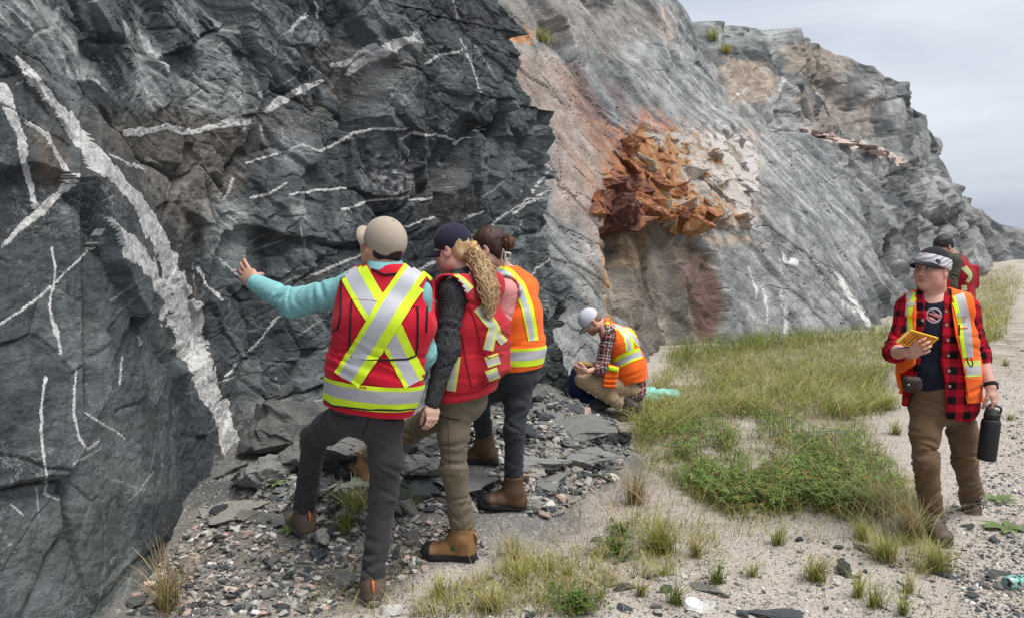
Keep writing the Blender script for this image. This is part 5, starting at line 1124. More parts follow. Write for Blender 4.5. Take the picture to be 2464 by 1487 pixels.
def hand_prims(W, D, T, Np, curl=(20, 25, 20), spread=0.10, thumb=(0.75, 0.65), size=1.0, curls=None, thumb_curl=25, thumb_in=0.2):
    """W wrist, D to the fingers, T to the thumb, Np out of the palm"""
    D = unit(D); T = ortho(D, T); Np = np.cross(D, T) if (np.cross(D, T) @ Np) > 0 else -np.cross(D, T); k = size
    P = [K(econe(W + D * .004 * k, W + D * .045 * k, T, (.026 * k, .019 * k), (.036 * k, .017 * k)), .02), K(econe(W + D * .045 * k, W + D * .083 * k, T, (.036 * k, .016 * k), (.039 * k, .012 * k)), .02),
         K(ell(W + D * .03 * k + T * .02 * k + Np * .008 * k, (D, T, Np), (.03 * k, .016 * k, .014 * k)), .012)]
    offs = (.030, .010, -.0105, -.029); lens = (.068, .077, .071, .056); r0 = (.0088, .0090, .0086, .0078)
    for i in range(4):
        c = curls[i] if curls else curl
        p = W + D * (.084 - .006 * (i == 3) - .002 * (i == 0)) * k + T * offs[i] * k; d = unit(D + T * spread * (1.5 - i) * .9); ang = 0
        for j, (fr, a) in enumerate(zip((.46, .30, .24), c)):
            ang += rad(a); dd = unit(d * math.cos(ang) + Np * math.sin(ang)); q = p + dd * lens[i] * fr * k
            P.append(K(cone(p, q, r0[i] * k * (1 - .07 * j), r0[i] * k * (.93 - .08 * j)), .004)); p = q
    p = W + D * .022 * k + T * .026 * k + Np * .006 * k; d = unit(D * thumb[0] + T * thumb[1] + Np * thumb_in); ang = 0
    for j, (l, a) in enumerate(zip((.042, .032, .026), (0, thumb_curl, thumb_curl * .6))):
        ang += rad(a); inn = unit(-T * .6 + Np * .5 + D * .3); dd = unit(d * math.cos(ang) + inn * math.sin(ang)); q = p + dd * l * k
        P.append(K(cone(p, q, (.0135, .0108, .0098)[j] * k, (.0112, .0100, .0085)[j] * k), .006)); p = q
    return P
def hand_colors(V, skin, W, D):
    C = np.zeros((len(V), 3)) + np.array(skin); n = fbm(V[:, 0] * 70, V[:, 1] * 70, V[:, 2] * 70, oct=3, seed=4); C = C * (1 + .10 * n[:, None])
    t = (V - W) @ unit(D); return paint(C, .35 * sstep(.08, .15, t), (skin[0] * 1.02, skin[1] * .68, skin[2] * .62))
# ---------------------------------------------------------------- cloth and skin materials
def skin_material():
    m = Mat('skin', 0.55, 0.35); c = m.attr('Col').outputs['Color']; m.color(c)
    try:
        m.b.inputs['Subsurface Weight'].default_value = 0.12; m.b.inputs['Subsurface Radius'].default_value = (0.02, 0.008, 0.005)
    except Exception: pass
    m.bump(m.noise(m.coord('Object'), 260, 3), 0.12, 0.003); return m.m
M_SKIN = skin_material()
def cloth(name, rgb, rough=0.9, weave=600, var=0.25, spec=0.15, bump=0.15):
    m = Mat(name, rough, spec); c = m.coord('Object'); n = m.noise(c, 9, 5, .6); n2 = m.noise(c, weave * .35, 2, .5)
    k = m.math('MULTIPLY_ADD', m.math('ADD', m.math('MULTIPLY', n, .7), m.math('MULTIPLY', n2, .3)), 2 * var, 1 - var)
    m.color(m.mix(1.0, rgb, m.n('ShaderNodeCombineXYZ', {0: k, 1: k, 2: k}).outputs[0], 'MULTIPLY'))
    m.bump(m.math('ADD', m.math('MULTIPLY', m.noise(c, 22, 4, .6), .6), m.math('MULTIPLY', n2, .3)), bump * 1.2, 0.012)
    try: m.b.inputs['Sheen Weight'].default_value = 0.08
    except Exception: pass
    return m.m
def plaid(name, scale, base, stops_a, stops_b=None):
    """woven check on the 'puv' coordinates (metres): stops = (position 0..1, colour multiplier list)"""
    m = Mat(name, 0.92, 0.12); a = m.attr('puv').outputs['Vector']; s_ = m.n('ShaderNodeSeparateXYZ', {0: a})
    def thread(x, stops):
        k = m.n('ShaderNodeValToRGB'); k.color_ramp.interpolation = 'CONSTANT'; e = k.color_ramp.elements
        while len(e) < len(stops): e.new(.5)
        for i, (p, c) in enumerate(stops): e[i].position = p; e[i].color = (*c, 1)
        m.set(k.inputs[0], m.math('FRACT', m.math('ADD', m.math('MULTIPLY', x, 1.0 / scale), 10.0))); return k.outputs[0]
    A = thread(s_.outputs[0], stops_a); B = thread(s_.outputs[1], stops_b or stops_a)
    col = m.mix(0.5, A, B); n = m.noise(m.coord('Object'), 14, 4, .6); k = m.math('MULTIPLY_ADD', n, .7, .65)
    m.color(m.mix(1.0, col, m.n('ShaderNodeCombineXYZ', {0: k, 1: k, 2: k}).outputs[0], 'MULTIPLY'))
    m.bump(m.noise(m.coord('Object'), 45, 4, .6), 0.3, 0.012); return m.m
M_RED = cloth('red vest cloth', (0.50, 0.012, 0.030)); M_REDW = cloth('worn red vest cloth', (0.40, 0.016, 0.028), var=.4)
M_ORANGE = cloth('orange vest mesh', (0.86, 0.14, 0.018), var=.3); M_BLACK = cloth('black binding', (0.014, 0.014, 0.016))
M_LIME = cloth('lime tape', (0.60, 0.80, 0.03), .7, var=.22); M_SILVER = cloth('silver tape', (0.42, 0.43, 0.46), .45, var=.12, spec=.5); M_LIMEW = cloth('worn lime tape', (0.46, 0.56, 0.12), .8, var=.35); M_SILVERW = cloth('worn silver tape', (0.40, 0.39, 0.37), .5, var=.3, spec=.4)
M_CHAR = cloth('charcoal trousers', (0.040, 0.039, 0.043), var=.2); M_NAVYP = cloth('dark slate trousers', (0.032, 0.035, 0.042)); M_OLIVE = cloth('olive trousers', (0.135, 0.112, 0.078), var=.2)
M_BROWN = cloth('brown duck trousers', (0.135, 0.085, 0.048), var=.25); M_KHAKI = cloth('khaki trousers', (0.36, 0.27, 0.17), var=.2)
M_TEE = cloth('navy t-shirt', (0.012, 0.015, 0.026)); M_PINK = cloth('pink shirt', (0.66, 0.27, 0.27), var=.15); M_CAPB = cloth('beige cap', (0.37, 0.31, 0.245), var=.2); M_CAPN = cloth('navy cap', (0.022, 0.022, 0.042)); M_CAPK = cloth('black cap', (0.016, 0.016, 0.019))
M_CAPW = cloth('white mesh cap', (0.52, 0.54, 0.60)); M_CAPG = cloth('grey cap brim', (0.17, 0.17, 0.155)); M_HOOD = cloth('dark olive hoodie', (0.050, 0.052, 0.036)); M_MAROON = cloth('maroon vest', (0.28, 0.012, 0.025))
def leather(name, rgb):
    m = Mat(name, .6, .35); c = m.coord('Object'); n = m.noise(c, 26, 5, .65); n2 = m.noise(c, 6, 3)
    col = m.ramp(m.math('ADD', m.math('MULTIPLY', n, .6), m.math('MULTIPLY', n2, .4)), [(.3, tuple(.55 * x for x in rgb)), (.55, rgb), (.75, tuple(1.5 * x for x in rgb))])
    m.color(col); m.bump(n, .3, .01); return m.m
M_TAN = leather('tan boot leather', (0.24, 0.13, 0.055)); M_BOOTB = leather('brown boot leather', (0.10, 0.055, 0.028)); M_BOOTG = leather('grey brown suede', (0.115, 0.085, 0.062)); M_BOOTK = leather('dark brown boot leather', (0.05, 0.036, 0.028))
M_SOLE = leather('black rubber', (0.020, 0.020, 0.021)); M_SOLEG = leather('grey rubber', (0.16, 0.145, 0.12)); M_LACE = cloth('black lace', (.012, .012, .012)); M_HOLSTER = leather('dark leather pouch', (.035, .018, .014))
def hair_material(name, dark, light, scale=70):
    m = Mat(name, .5, .4); c = m.coord('Object', (1, 1, .25)); n = m.noise(c, scale, 5, .65, .6); n2 = m.noise(m.coord('Object'), 12, 3)
    m.color(m.ramp(m.math('ADD', m.math('MULTIPLY', n, .7), m.math('MULTIPLY', n2, .3)), [(.33, dark), (.68, light)])); m.bump(n, .6, .012); return m.m
M_HBLACK = hair_material('black hair', (.006, .005, .005), (.03, .027, .026)); M_HBROWN = hair_material('brown hair', (.012, .006, .005), (.075, .03, .017)); M_HBLOND = hair_material('blond hair', (.25, .145, .065), (.72, .52, .29)); M_HSAND = hair_material('sandy hair', (.10, .06, .035), (.26, .17, .10))
M_BUN = hair_material('auburn bun', (.03, .012, .006), (.17, .07, .03))
# ---------------------------------------------------------------- garments
def torso_prims(pel, waist, chest, neck, shL, shR, hipside, shside, hw, ww, cw, pad=0.0, shr=0.062, depth=(.105, .095, .115)):
    """hw, ww, cw: half widths of hip, waist, chest"""
    e = pad
    P = [K(econe(pel, waist, hipside, (hw + e, depth[0] + e), (ww + e, depth[1] + e)), .06), K(econe(waist, chest, (np.asarray(hipside) + np.asarray(shside)) / 2, (ww + e, depth[1] + e), (cw + e, depth[2] + e)), .06)]
    top = (np.asarray(shL) + np.asarray(shR)) / 2
    P += [K(econe(chest, top * .75 + chest * .25, shside, (cw + e, depth[2] + e), (cw * .88 + e, .085 + e)), .06)]
    P += [K(cone(shL, neck * .55 + shL * .45, shr + e, .058 + e), .05), K(cone(shR, neck * .55 + shR * .45, shr + e, .058 + e), .05), K(cone(top, neck, .075 + e * .8, .058 + e * .7), .05)]
    return P
def arm_prims(sh, el, wr, r, k=.04): return [K(cone(sh, el, r[0], r[1]), k), K(cone(el, wr, r[1], r[2]), k)]
def make_boot(per, ankle, heel, toe, top, mat, mat_sole, up=(0, 0, 1), lace=True, w=.047, shaft_r=.052, toe_cap=None, name='boot', label=None, welt=.028, collar=None):
    """heel, toe: points on the underside. top: where the shaft ends"""
    heel = np.asarray(heel, float); toe = np.asarray(toe, float); f = unit(toe - heel); L = np.linalg.norm(toe - heel); u = ortho(f, up); s_ = np.cross(f, u)
    def q(a, b, c_=0): return heel + f * a * L + u * b + s_ * c_
    bs = welt + .002
    P = [K(ell(q(.13, .045), (f, s_, u), (.13 * L, w * .80, .05)), .03), K(econe(q(.15, .05), q(.55, .045), s_, (w * .78, .045), (w * .88, .045)), .03), K(econe(q(.55, .045), q(.80, .034), s_, (w * .88, .042), (w, .032)), .03), K(ell(q(.83, .036), (f, s_, u), (.165 * L, w * .95, .036)), .03),
         K(cone(q(.22, .05), ankle, w * .80, shaft_r * .92), .04), K(cone(ankle, top, shaft_r * .92, shaft_r), .03), K(cone(q(.45, .075), ankle + f * .02, w * .55, shaft_r * .6), .04)]
    V, F = blend(P, .0055, .03, cuts=[(heel + u * bs * .9, -u), (np.asarray(top, float), unit(np.asarray(top) - np.asarray(ankle)))], smooth=1)
    N = vnormals(V, F); V = V + N * (.0025 * fbm(V[:, 0] * 30, V[:, 1] * 30, V[:, 2] * 30, oct=3, seed=8))[:, None]
    o = per.add(name, V, F, mat, label=label)
    # sole: outline extruded, waisted
    n = 28; out = []
    for i in range(n):
        a = 2 * math.pi * i / n; x = .5 - .5 * math.cos(a); sgn = 1 if math.sin(a) >= 0 else -1
        ww = w * 1.10 * (abs(math.sin(a)) ** .55) * (0.78 + .30 * sstep(.35, .8, np.array(x)) - .10 * math.exp(-((x - .42) / .15) ** 2)); out.append((x * 1.06 - .03, sgn * ww))
    rings = [(0, .97), (.006, 1.0), (welt * .8, 1.0), (welt, .94)]
    SV = []; SF = []
    for (z, sc_) in rings:
        for (x, y) in out: SV.append(q((x - .5) * (1 + (sc_ - 1) * .3) + .5, z + .010 * max(0, x - .75) ** 2 * 8, y * sc_))
    for r_ in range(3):
        for i in range(n): SF.append((r_ * n + i, r_ * n + (i + 1) % n, (r_ + 1) * n + (i + 1) % n, (r_ + 1) * n + i))
    c0 = len(SV); SV.append(q(.5, 0)); SV.append(q(.5, welt))
    T_ = [(i, c0, (i + 1) % n, (i + 1) % n) for i in range(0)]
    SVa = np.array(SV); tri = [((i + 1) % n, i, c0) for i in range(n)] + [(3 * n + i, 3 * n + (i + 1) % n, c0 + 1) for i in range(n)]
    so = per.add('sole', SVa, [np.array(SF), np.array(tri)], mat_sole, parent=o)
    if lace:
        bits = []
        for j in range(5):
            t = j / 4; cpt = q(.52 - .12 * t, .082 + .02 * t) * (1 - t) + (ankle + f * (shaft_r * .98) + u * .03) * t
            if j < 4:
                bits.append(tube([cpt - s_ * .024 + f * .0, cpt + u * .012 + f * .008, cpt + s_ * .024 + u * .012], .0035, 5)); bits.append(tube([cpt - s_ * .024 + u * .014, cpt + u * .02 + f * .008, cpt + s_ * .024], .0035, 5))
            else:
                for sg in (-1, 1): bits.append(tube(spline([cpt + f * .006, cpt + f * .03 + s_ * sg * .03 + u * .015, cpt + f * .045 + s_ * sg * .035 - u * .01, cpt + f * .012], 8), .003, 5))
        LV, LF = join(*bits); per.add('lace', LV, LF, M_LACE, parent=o)
    if toe_cap is not None:
        m_ = ((V - heel) @ f / L > .80) & ((V - heel) @ u < .09)
        ids = np.where(m_[F].all(1))[0]
        if len(ids):
            fs = F[ids]; us = np.unique(fs); re_ = np.full(len(V), -1, int); re_[us] = np.arange(len(us))
            per.add('toe_cap', V[us] + N[us] * .003, re_[fs], toe_cap, parent=o)
    return o, V, F
def make_cap(per, H, crown_mat, brim_mat, brim_len=.068, tilt=0.0, lowb=.030, back_hole=False, size=1.0, name='cap', label=None, rz=.098, zc=.038, width=.085):
    """crown dome on head H, brim to the front"""
    k = size; U2 = unit(H.U * math.cos(tilt) + H.F * math.sin(tilt)); F2 = ortho(U2, H.F); S2 = np.cross(U2, F2) * -1; S2 = H.S
    c = H.p(0, -.004, zc); ax = (S2, F2, U2)
    P = [K(ell(c, ax, (width * k, .107 * k, rz * k)), 0.01)]
    subs = [(ell(c, ax, ((width - .006) * k, .100 * k, (rz - .007) * k)), 0.0)]
    if back_hole: subs.append((ell(c - F2 * .108 * k - U2 * .030 * k, ax, (.040 * k, .05 * k, .036 * k)), .004))
    V, F = blend(P, .0040, 0, cuts=[(H.p(0, 0, lowb - .022), -U2)], subs=subs, smooth=1)
    N = vnormals(V, F); V = V + N * (.0008 * fbm(V[:, 0] * 25, V[:, 1] * 25, V[:, 2] * 25, oct=3, seed=6))[:, None]
    o = per.add(name, V, F, crown_mat, label=label)
    base = H.p(0, 0, lowb - .022) ; base = base + U2 * ((c - base) @ U2 * 0 + .004)
    na, nr_ = 25, 9; TOP = np.zeros((nr_, na, 3))
    for i in range(nr_):
        for j in range(na):
            a = (j / (na - 1) - .5) * rad(150); t = i / (nr_ - 1)
            x = math.sin(a) * (width - .004) * k * (1 + .02 * t); y0_ = math.cos(a) * .102 * k; ext = brim_len * k * t * max(0.0, math.cos(a * 1.18)) ** .55
            TOP[i, j] = base + H.S * x + F2 * (y0_ + ext) + U2 * (-.016 * (x / (.08 * k)) ** 2 * (0.4 + t) - .012 * t * t + .004)
    f = grid_faces(nr_, na); nv = nr_ * na; V2 = np.concatenate([TOP.reshape(-1, 3), (TOP - U2 * .005).reshape(-1, 3)])
    edge = []
    for j in range(na - 1): a_ = (nr_ - 1) * na + j; edge.append((a_, a_ + 1, a_ + 1 + nv, a_ + nv))
    per.add('brim', V2, np.concatenate([f, f[:, ::-1] + nv, np.array(edge)]), brim_mat, parent=o)
    bt = c + U2 * rz * k; bv, bf = blend([ell(bt, ax, (.008, .008, .005))], .002, 0); per.add('cap_button', bv, bf, crown_mat, parent=o)
    return o, (c, S2, F2, U2)
print('engine', time.time() - T0)
# ================================================================== the people
def make_trousers(per, waist, pel, L, R, mat, hw, rt, rk, rh, amp=.006, hem_out=.02, seed=1, dw=.115, name='trousers', h=.0065, label=None, rcut=True, drop=.05):
    """L, R = (hip, knee, ankle)"""
    side = unit(np.asarray(R[0]) - np.asarray(L[0])); P = [K(econe(waist, pel, side, (hw * .92, dw * .93), (hw, dw)), .05)]
    cuts = []; segs = []; joints = []
    for (hp, kn, an) in (L, R):
        kn2 = kn
        P += [K(cone(pel * .25 + hp * .75, hp * .5 + kn * .5, rt, (rt * .52 + rk * .48)), .05), K(cone(hp * .5 + kn * .5, kn, rt * .52 + rk * .48, rk), .04), K(cone(kn, an, rk, rh), .04)]
        segs += [(hp, kn, side, 0), (kn, an, side, .42)]; joints += [(kn, .12, .9), (an, .12, 1.3), (hp, .14, .7)]
    lo, hi = bounds(P, 0); f = Field(lo, hi, h)
    for p in P: f.op(p[:3], p[3])
    for (hp, kn, an) in (L, R):                      # cut the hems
        w = unit(an - kn); c = an + w * .005
        f.op((c - .14, c + .14, (lambda c, w: (lambda X, Y, Z: np.maximum(-((X - c[0]) * w[0] + (Y - c[1]) * w[1] + (Z - c[2]) * w[2]), np.sqrt((X - c[0] - w[0] * .06) ** 2 + (Y - c[1] - w[1] * .06) ** 2 + (Z - c[2] - w[2] * .06) ** 2) - .13)))(c, w)), 0, 's')
    V, F = f.mesh(1); V, U_, W_ = folds(V, F, segs, amp, joints, seed, 12, 16)
    return per.add(name, V, F, mat, label=label), V, F
def make_shirt(per, tor, arms, mat, amp=.005, cuts=(), subs=(), seed=3, h=.0065, name='shirt', attr=True, label=None, side=None, up=(0, 0, 1), origin=None, fn=None):
    """tor: torso prims; arms: list of (sh, el, wr, radii)"""
    P = list(tor); segs = []; joints = []; hems = []
    for (sh, el, wr, r) in arms:
        P += arm_prims(sh, el, wr, r); sd = V3(.3, .1, .9) if abs(unit(el - sh)[2]) < .7 else V3(1, .2, 0)
        segs += [(sh, el, sd, 0), (el, wr, sd, np.linalg.norm(el - sh))]; joints += [(el, .11, 1.0), (sh, .10, .8)]
    V, F = blend(P, h, .04, cuts=cuts, subs=subs, smooth=1, fn=fn)
    V0 = V
    if segs:
        N = vnormals(V, F); U_, W_, I_, T_, A_ = limb_uv(V, segs); V, _, _ = folds(V, F, segs, amp, joints, seed, 13, 14)
        dmin = np.min([np.linalg.norm(np.cross(V0 - a, V0 - b), axis=1) / np.linalg.norm(b - a) for a, b, _, _ in segs], 0)
    o3 = origin if origin is not None else np.mean(V0, 0); sd = unit(side) if side is not None else V3(1, 0, 0)
    tu = (V0 - o3) @ sd; tv = (V0 - o3) @ unit(up)
    if segs:
        arm = np.zeros(len(V0), bool)
        for (sh, el, wr, r) in arms:
            for a, b in ((sh, el), (el, wr)):
                q = V0 - a; t = np.clip(q @ (b - a) / ((b - a) @ (b - a)), 0, 1); d = np.linalg.norm(q - t[:, None] * (b - a), axis=1); arm |= (d < r[0] * 1.28) & (((V0 - sh) @ unit(el - sh)) > -.01)
        pu = np.where(arm, W_, tu); pv = np.where(arm, U_, tv)
    else: pu, pv = tu, tv
    return per.add(name, V, F, mat, attrs={'puv': ('FLOAT_VECTOR', np.stack([pu, pv, 0 * pu], -1))}, label=label), V, F
def add_body(per, head, neck_base, skin, core, hands, lips=(.42, .16, .13), brow=(.05, .035, .025), stubble=None, iris=(.06, .04, .03), neck_r=.058, heavy=0.0, flush=.25):
    """one skin mesh: core (hidden under the clothes), neck and head, hands"""
    parts = []; cols = []
    cv, cf = blend(core, .014, .04, smooth=1); parts.append((cv, cf)); cols.append(np.zeros((len(cv), 3)) + np.array(skin))
    V, F, eyes = head.mesh(neck_base, neck_r, heavy); parts.append((V, F)); cols.append(head.colors(V, skin, lips, brow, stubble, flush))
    for (W, D, prims) in hands:
        hv, hf = blend(prims, .0032, .006, smooth=1); parts.append((hv, hf)); cols.append(hand_colors(hv, skin, W, D))
    V, F = join(*parts); C = np.concatenate(cols)
    b = per.add('body', V, F, M_SKIN, attrs={'Col': ('FLOAT_COLOR', np.c_[C, np.ones(len(C))])})
    for q, (ev, ef) in zip((-1, 1), eyes):
        ec = head.eye_colors(ev, q, iris); per.add('eye', ev, ef, M_SKIN, parent=b, attrs={'Col': ('FLOAT_COLOR', np.c_[ec, np.ones(len(ec))])})
    return b
def tapes(per, parent, bvh, lines, mats=None, name='reflective_tape', split=(2, 5), lift=.004):
    for ln in lines:
        V, F, mi = tape_px(bvh, ln, lift=lift, split=split)
        if len(F): per.add(name, V, F, mats or [M_LIME, M_SILVER], parent=parent, mat_index=mi)
def waist_band(per, parent, bvh, center, side, fwd, up, width, mats=None, a0=-180, a1=180, name='reflective_tape', split=(2, 5), n=64, tilt=None, lift=.004):
    A = np.radians(np.linspace(a0, a1, n)); Nn_ = np.array([unit(side) * math.cos(a) + unit(fwd) * math.sin(a) for a in A]); up = unit(up)
    P0 = np.repeat(np.asarray(center, float)[None, :], n, 0); V, F, mi = tape_3d(bvh, P0, Nn_, np.repeat(up[None, :], n, 0), width, lift=lift, reach=.45, split=split)
    if len(F): return per.add(name, V, F, mats or [M_LIME, M_SILVER], parent=parent, mat_index=mi)
def binding(per, parent, bvh, line, w=.0045, mat=None, name='binding', lift=.004):
    """thin raised edging along a pixel line on a garment"""
    pts = np.array(line, float); seg = np.r_[0, np.cumsum(np.hypot(*np.diff(pts[:, :2], axis=0).T))]; n = max(3, int(seg[-1] / 6)); t = np.linspace(0, seg[-1], n)
    out = []
    for u, v in zip(np.interp(t, seg, pts[:, 0]), np.interp(t, seg, pts[:, 1])):
        h_, nn, _, _ = bvh.ray_cast(CAMP, Vector(raydir(u, v)))
        if h_ is not None: out.append(np.array(h_) - np.array(unit(raydir(u, v))) * lift)
    if len(out) > 2:
        V, F = tube(out, w, 6); per.add(name, V, F, mat or M_BLACK, parent=parent)
def patch_px(per, parent, bvh, poly_rows, mat, name, lift=.012, label=None):
    """a flat piece (pocket, print, patch) laid on a garment: rows of pixel points; closed round its edge"""
    R = np.array(poly_rows, float); P = np.zeros(R.shape[:2] + (3,)); ok = np.zeros(R.shape[:2], bool)
    for i in range(R.shape[0]):
        for j in range(R.shape[1]):
            d = raydir(*R[i, j]); h_, nn, _, _ = bvh.ray_cast(CAMP, Vector(d))
            if h_ is not None:
                e = (i in (0, R.shape[0] - 1)) or (j in (0, R.shape[1] - 1)); P[i, j] = np.array(h_) - unit(d) * (lift * (0.15 if e else 1.0)); ok[i, j] = True
    V, F, _ = grid_mesh(P, ok, .12)
    return per.add(name, V, F, mat, parent=parent, label=label), V, F
def quad_rows(c00, c01, c11, c10, nr_=8, nc=8):
    c00, c01, c11, c10 = [np.array(c, float) for c in (c00, c01, c11, c10)]
    return [[(c00 * (1 - a) + c10 * a) * (1 - b) + (c01 * (1 - a) + c11 * a) * b for b in np.linspace(0, 1, nc)] for a in np.linspace(0, 1, nr_)]

SKIN_M, SKIN_F, SKIN_R, SKIN_D = (.50, .29, .20), (.58, .37, .29), (.56, .31, .245), (.40, .24, .17)
# ------------------------------------------------------------------ man in the red vest touching the rock
g = on_z(887, 1453, 0.02)
per = Person((g[0], g[1], gz1(g[0], g[1])), 'man in red vest and beige cap reaching his left hand to the rock')
shL, shR = J(856, 694, 3.43), J(996, 706, 3.36); neck = J(930, 662, 3.38); chest = J(926, 770, 3.36); waist = J(900, 900, 3.38); pel = J(884, 985, 3.41)
elL, wrL = J(706, 730, 3.54), J(616, 682, 3.69); elR, wrR = J(1016, 850, 3.46), J(990, 930, 3.66)
hipL, knL, anL = J(826, 1005, 3.46), J(757, 1052, 3.80), J(732, 1222, 3.90); hipR, knR, anR = J(936, 1012, 3.36), J(922, 1195, 3.40), J(897, 1382, 3.37)
hipside = unit(hipR - hipL); shside = unit(shR - shL); fwd = np.cross(V3(0, 0, 1), shside); fwd = unit(fwd) if fwd[1] > 0 else -unit(fwd)
H = Head(J(921, 592, 3.42), V3(-.64, .57, .52))
hd = unit(J(585, 648, 3.76) - wrL)
D = unit(J(552, 622, 3.80) - wrL); T = ortho(D, V3(.60, -.10, .75)); hand = hand_prims(wrL + D * .005, D, T, V3(-.2, .9, -.2), curls=[(4, 6, 5), (6, 8, 6), (10, 12, 8), (14, 14, 10)], spread=.16, thumb=(.7, .05), size=1.05, thumb_in=1.2, thumb_curl=10) + [K(cone(elL * .3 + wrL * .7, wrL + D * .01, .031, .027), .02)]
core = torso_prims(pel, waist, chest, neck, shL, shR, hipside, shside, .13, .12, .14, 0, .045, (.09, .08, .09)) + arm_prims(shL, elL, wrL, (.04, .035, .026)) + arm_prims(shR, elR, wrR, (.04, .035, .026)) + [K(cone(hipL, knL, .06, .045), .03), K(cone(knL, anL, .045, .03), .03), K(cone(hipR, knR, .06, .045), .03), K(cone(knR, anR, .045, .03), .03)]
Dr = unit(V3(-.4, .8, -.3)); handR = hand_prims(wrR, Dr, V3(-.5, .2, .8), V3(-.7, -.3, -.4), curl=(30, 35, 25))
add_body(per, H, neck, SKIN_M, core, [(wrL, D, hand), (wrR, Dr, handR)], brow=(.012, .009, .008), neck_r=.060)
# hair: short, black, shaved nape
hv, hf = blend([K(H.e(0, -.010, .026, .0815, .1015, .096), .02), K(H.e(0, -.052, -.034, .058, .045, .050), .03)], .004, .02, subs=[(H.e(0, .09, -.03, .09, .085, .085), .01), (H.e(.098, .002, -.03, .03, .05, .05), .01), (H.e(-.098, .002, -.03, .03, .05, .05), .01)], cuts=[(H.p(0, 0, -.078), -H.U)], smooth=1)
hv = hv + vnormals(hv, hf) * (.002 * fbm(hv[:, 0] * 60, hv[:, 1] * 60, hv[:, 2] * 60, oct=3, seed=9))[:, None]
per.add('hair', hv, hf, M_HBLACK)
capo, (cc, cS, cF, cU) = make_cap(per, H, M_CAPB, M_CAPB, brim_len=.066, tilt=-.06, lowb=.022, back_hole=True, size=1.04, width=.087)
st = [cc + cS * (.083 * math.sin(a)) - cF * (.104 * math.cos(a)) - cU * .036 for a in np.radians(np.linspace(-38, 38, 12))]
sv = np.array([[p - cU * .009, p + cU * .009] for p in st]); V, F, _ = grid_mesh(sv, None, 1); per.add('strap', V, F, cloth('cap strap', (.20, .18, .12)), parent=capo)
# shirt
m = Mat('turquoise print shirt', .85, .2); c = m.coord('Object'); vor = m.n('ShaderNodeTexVoronoi', {'Vector': c, 'Scale': 62.0, 'Randomness': .35}); n = m.noise(c, 8, 5, .6)
k = m.math('MULTIPLY_ADD', n, .5, .75); base = m.mix(1.0, (.20, .43, .44), m.n('ShaderNodeCombineXYZ', {0: k, 1: k, 2: k}).outputs[0], 'MULTIPLY')
m.color(m.mix(m.ramp(vor.outputs['Distance'], [(.16, .75), (.22, 0.0)]), base, (.055, .17, .21))); m.bump(m.noise(c, 30, 4, .6), .35, .015); M_TURQ = m.m
tor = torso_prims(pel, waist, chest, neck, shL, shR, hipside, shside, .165, .16, .175, .008, .068)
shirt, V, F = make_shirt(per, tor, [(shL, elL, wrL - unit(wrL - elL) * .005, (.074, .064, .046)), (shR, elR, wrR, (.070, .060, .046))], M_TURQ, .012, cuts=[(neck + V3(0, 0, .028), V3(0, 0, 1))], side=shside, origin=chest)
cu = wrL - unit(wrL - elL) * .02; cv_, cf_ = blend([econe(cu - unit(wrL - elL) * .025, cu + unit(wrL - elL) * .01, V3(0, 0, 1), (.049, .049), (.045, .045))], .005, 0, cuts=[(cu + unit(wrL - elL) * .015, unit(wrL - elL))]); per.add('cuff', cv_, cf_, M_TURQ, parent=shirt)
nb_ = H.c * .25 + neck * .75
co = [nb_ + (shside * math.cos(a) * .068 + fwd * math.sin(a) * .066) + V3(0, 0, .018 + .008 * math.sin(a)) for a in np.radians(np.linspace(0, 360, 25))]
cv2 = np.array([[p - V3(0, 0, .022) + unit(p - nb_) * .010, p + V3(0, 0, .018), p + unit(p - nb_) * .010 + V3(0, 0, .010), p - V3(0, 0, .020) + unit(p - nb_) * .022] for p in co]); V, F, _ = grid_mesh(cv2, None, 1); per.add('collar', V, F, M_TURQ, parent=shirt)
# trousers and boots
tr_, tV, tF = make_trousers(per, waist * .4 + pel * .6, pel, (hipL, knL, anL), (hipR, knR, anR), M_CHAR, .172, .086, .062, .056, amp=.013, seed=5, dw=.135)
tb_ = bvh_of(tV, tF); seam = cloth('dark seam', (.012, .012, .013))
for ln in ([(922, 1012), (950, 1008), (983, 1006)], [(803, 998), (830, 1004), (858, 1008)], [(888, 992), (884, 1020), (872, 1048)], [(925, 1006), (926, 1012), (984, 1012)]): binding(per, tr_, tb_, ln, .0022, seam, 'seam', .002)
a = anL; tv = unit(V3(-.62, .78, .03)); hl = a - tv * .075 - V3(0, 0, .150)
make_boot(per, a - V3(0, 0, .05), hl, hl + tv * .295, a + V3(0, 0, .03), M_BOOTG, M_SOLEG, up=unit(V3(.1, -.12, 1)), lace=False, w=.05, shaft_r=.056, name='boot', welt=.034)
a = anR; tv = unit(V3(-.20, .98, 0)); hl = a - tv * .070 - V3(0, 0, .128); bo, bv, bf = make_boot(per, a - V3(0, 0, .04), hl, hl + tv * .295, a + V3(0, 0, .03), M_BOOTG, M_SOLEG, lace=False, w=.05, shaft_r=.056, welt=.034)
for (aa_, tvv) in ((anL, unit(V3(-.62, .78, .03))), (anR, unit(V3(-.20, .98, 0)))):
    p0 = aa_ - tvv * .062 - V3(0, 0, .025); V, F = tube(spline([p0 + V3(0, 0, .022), p0 - tvv * .012 + V3(0, 0, .012), p0 - tvv * .012 - V3(0, 0, .018), p0 - V3(0, 0, .03)], 8), .006, 6); per.add('heel_loop', V, F, cloth('orange loop', (.70, .16, .05)))
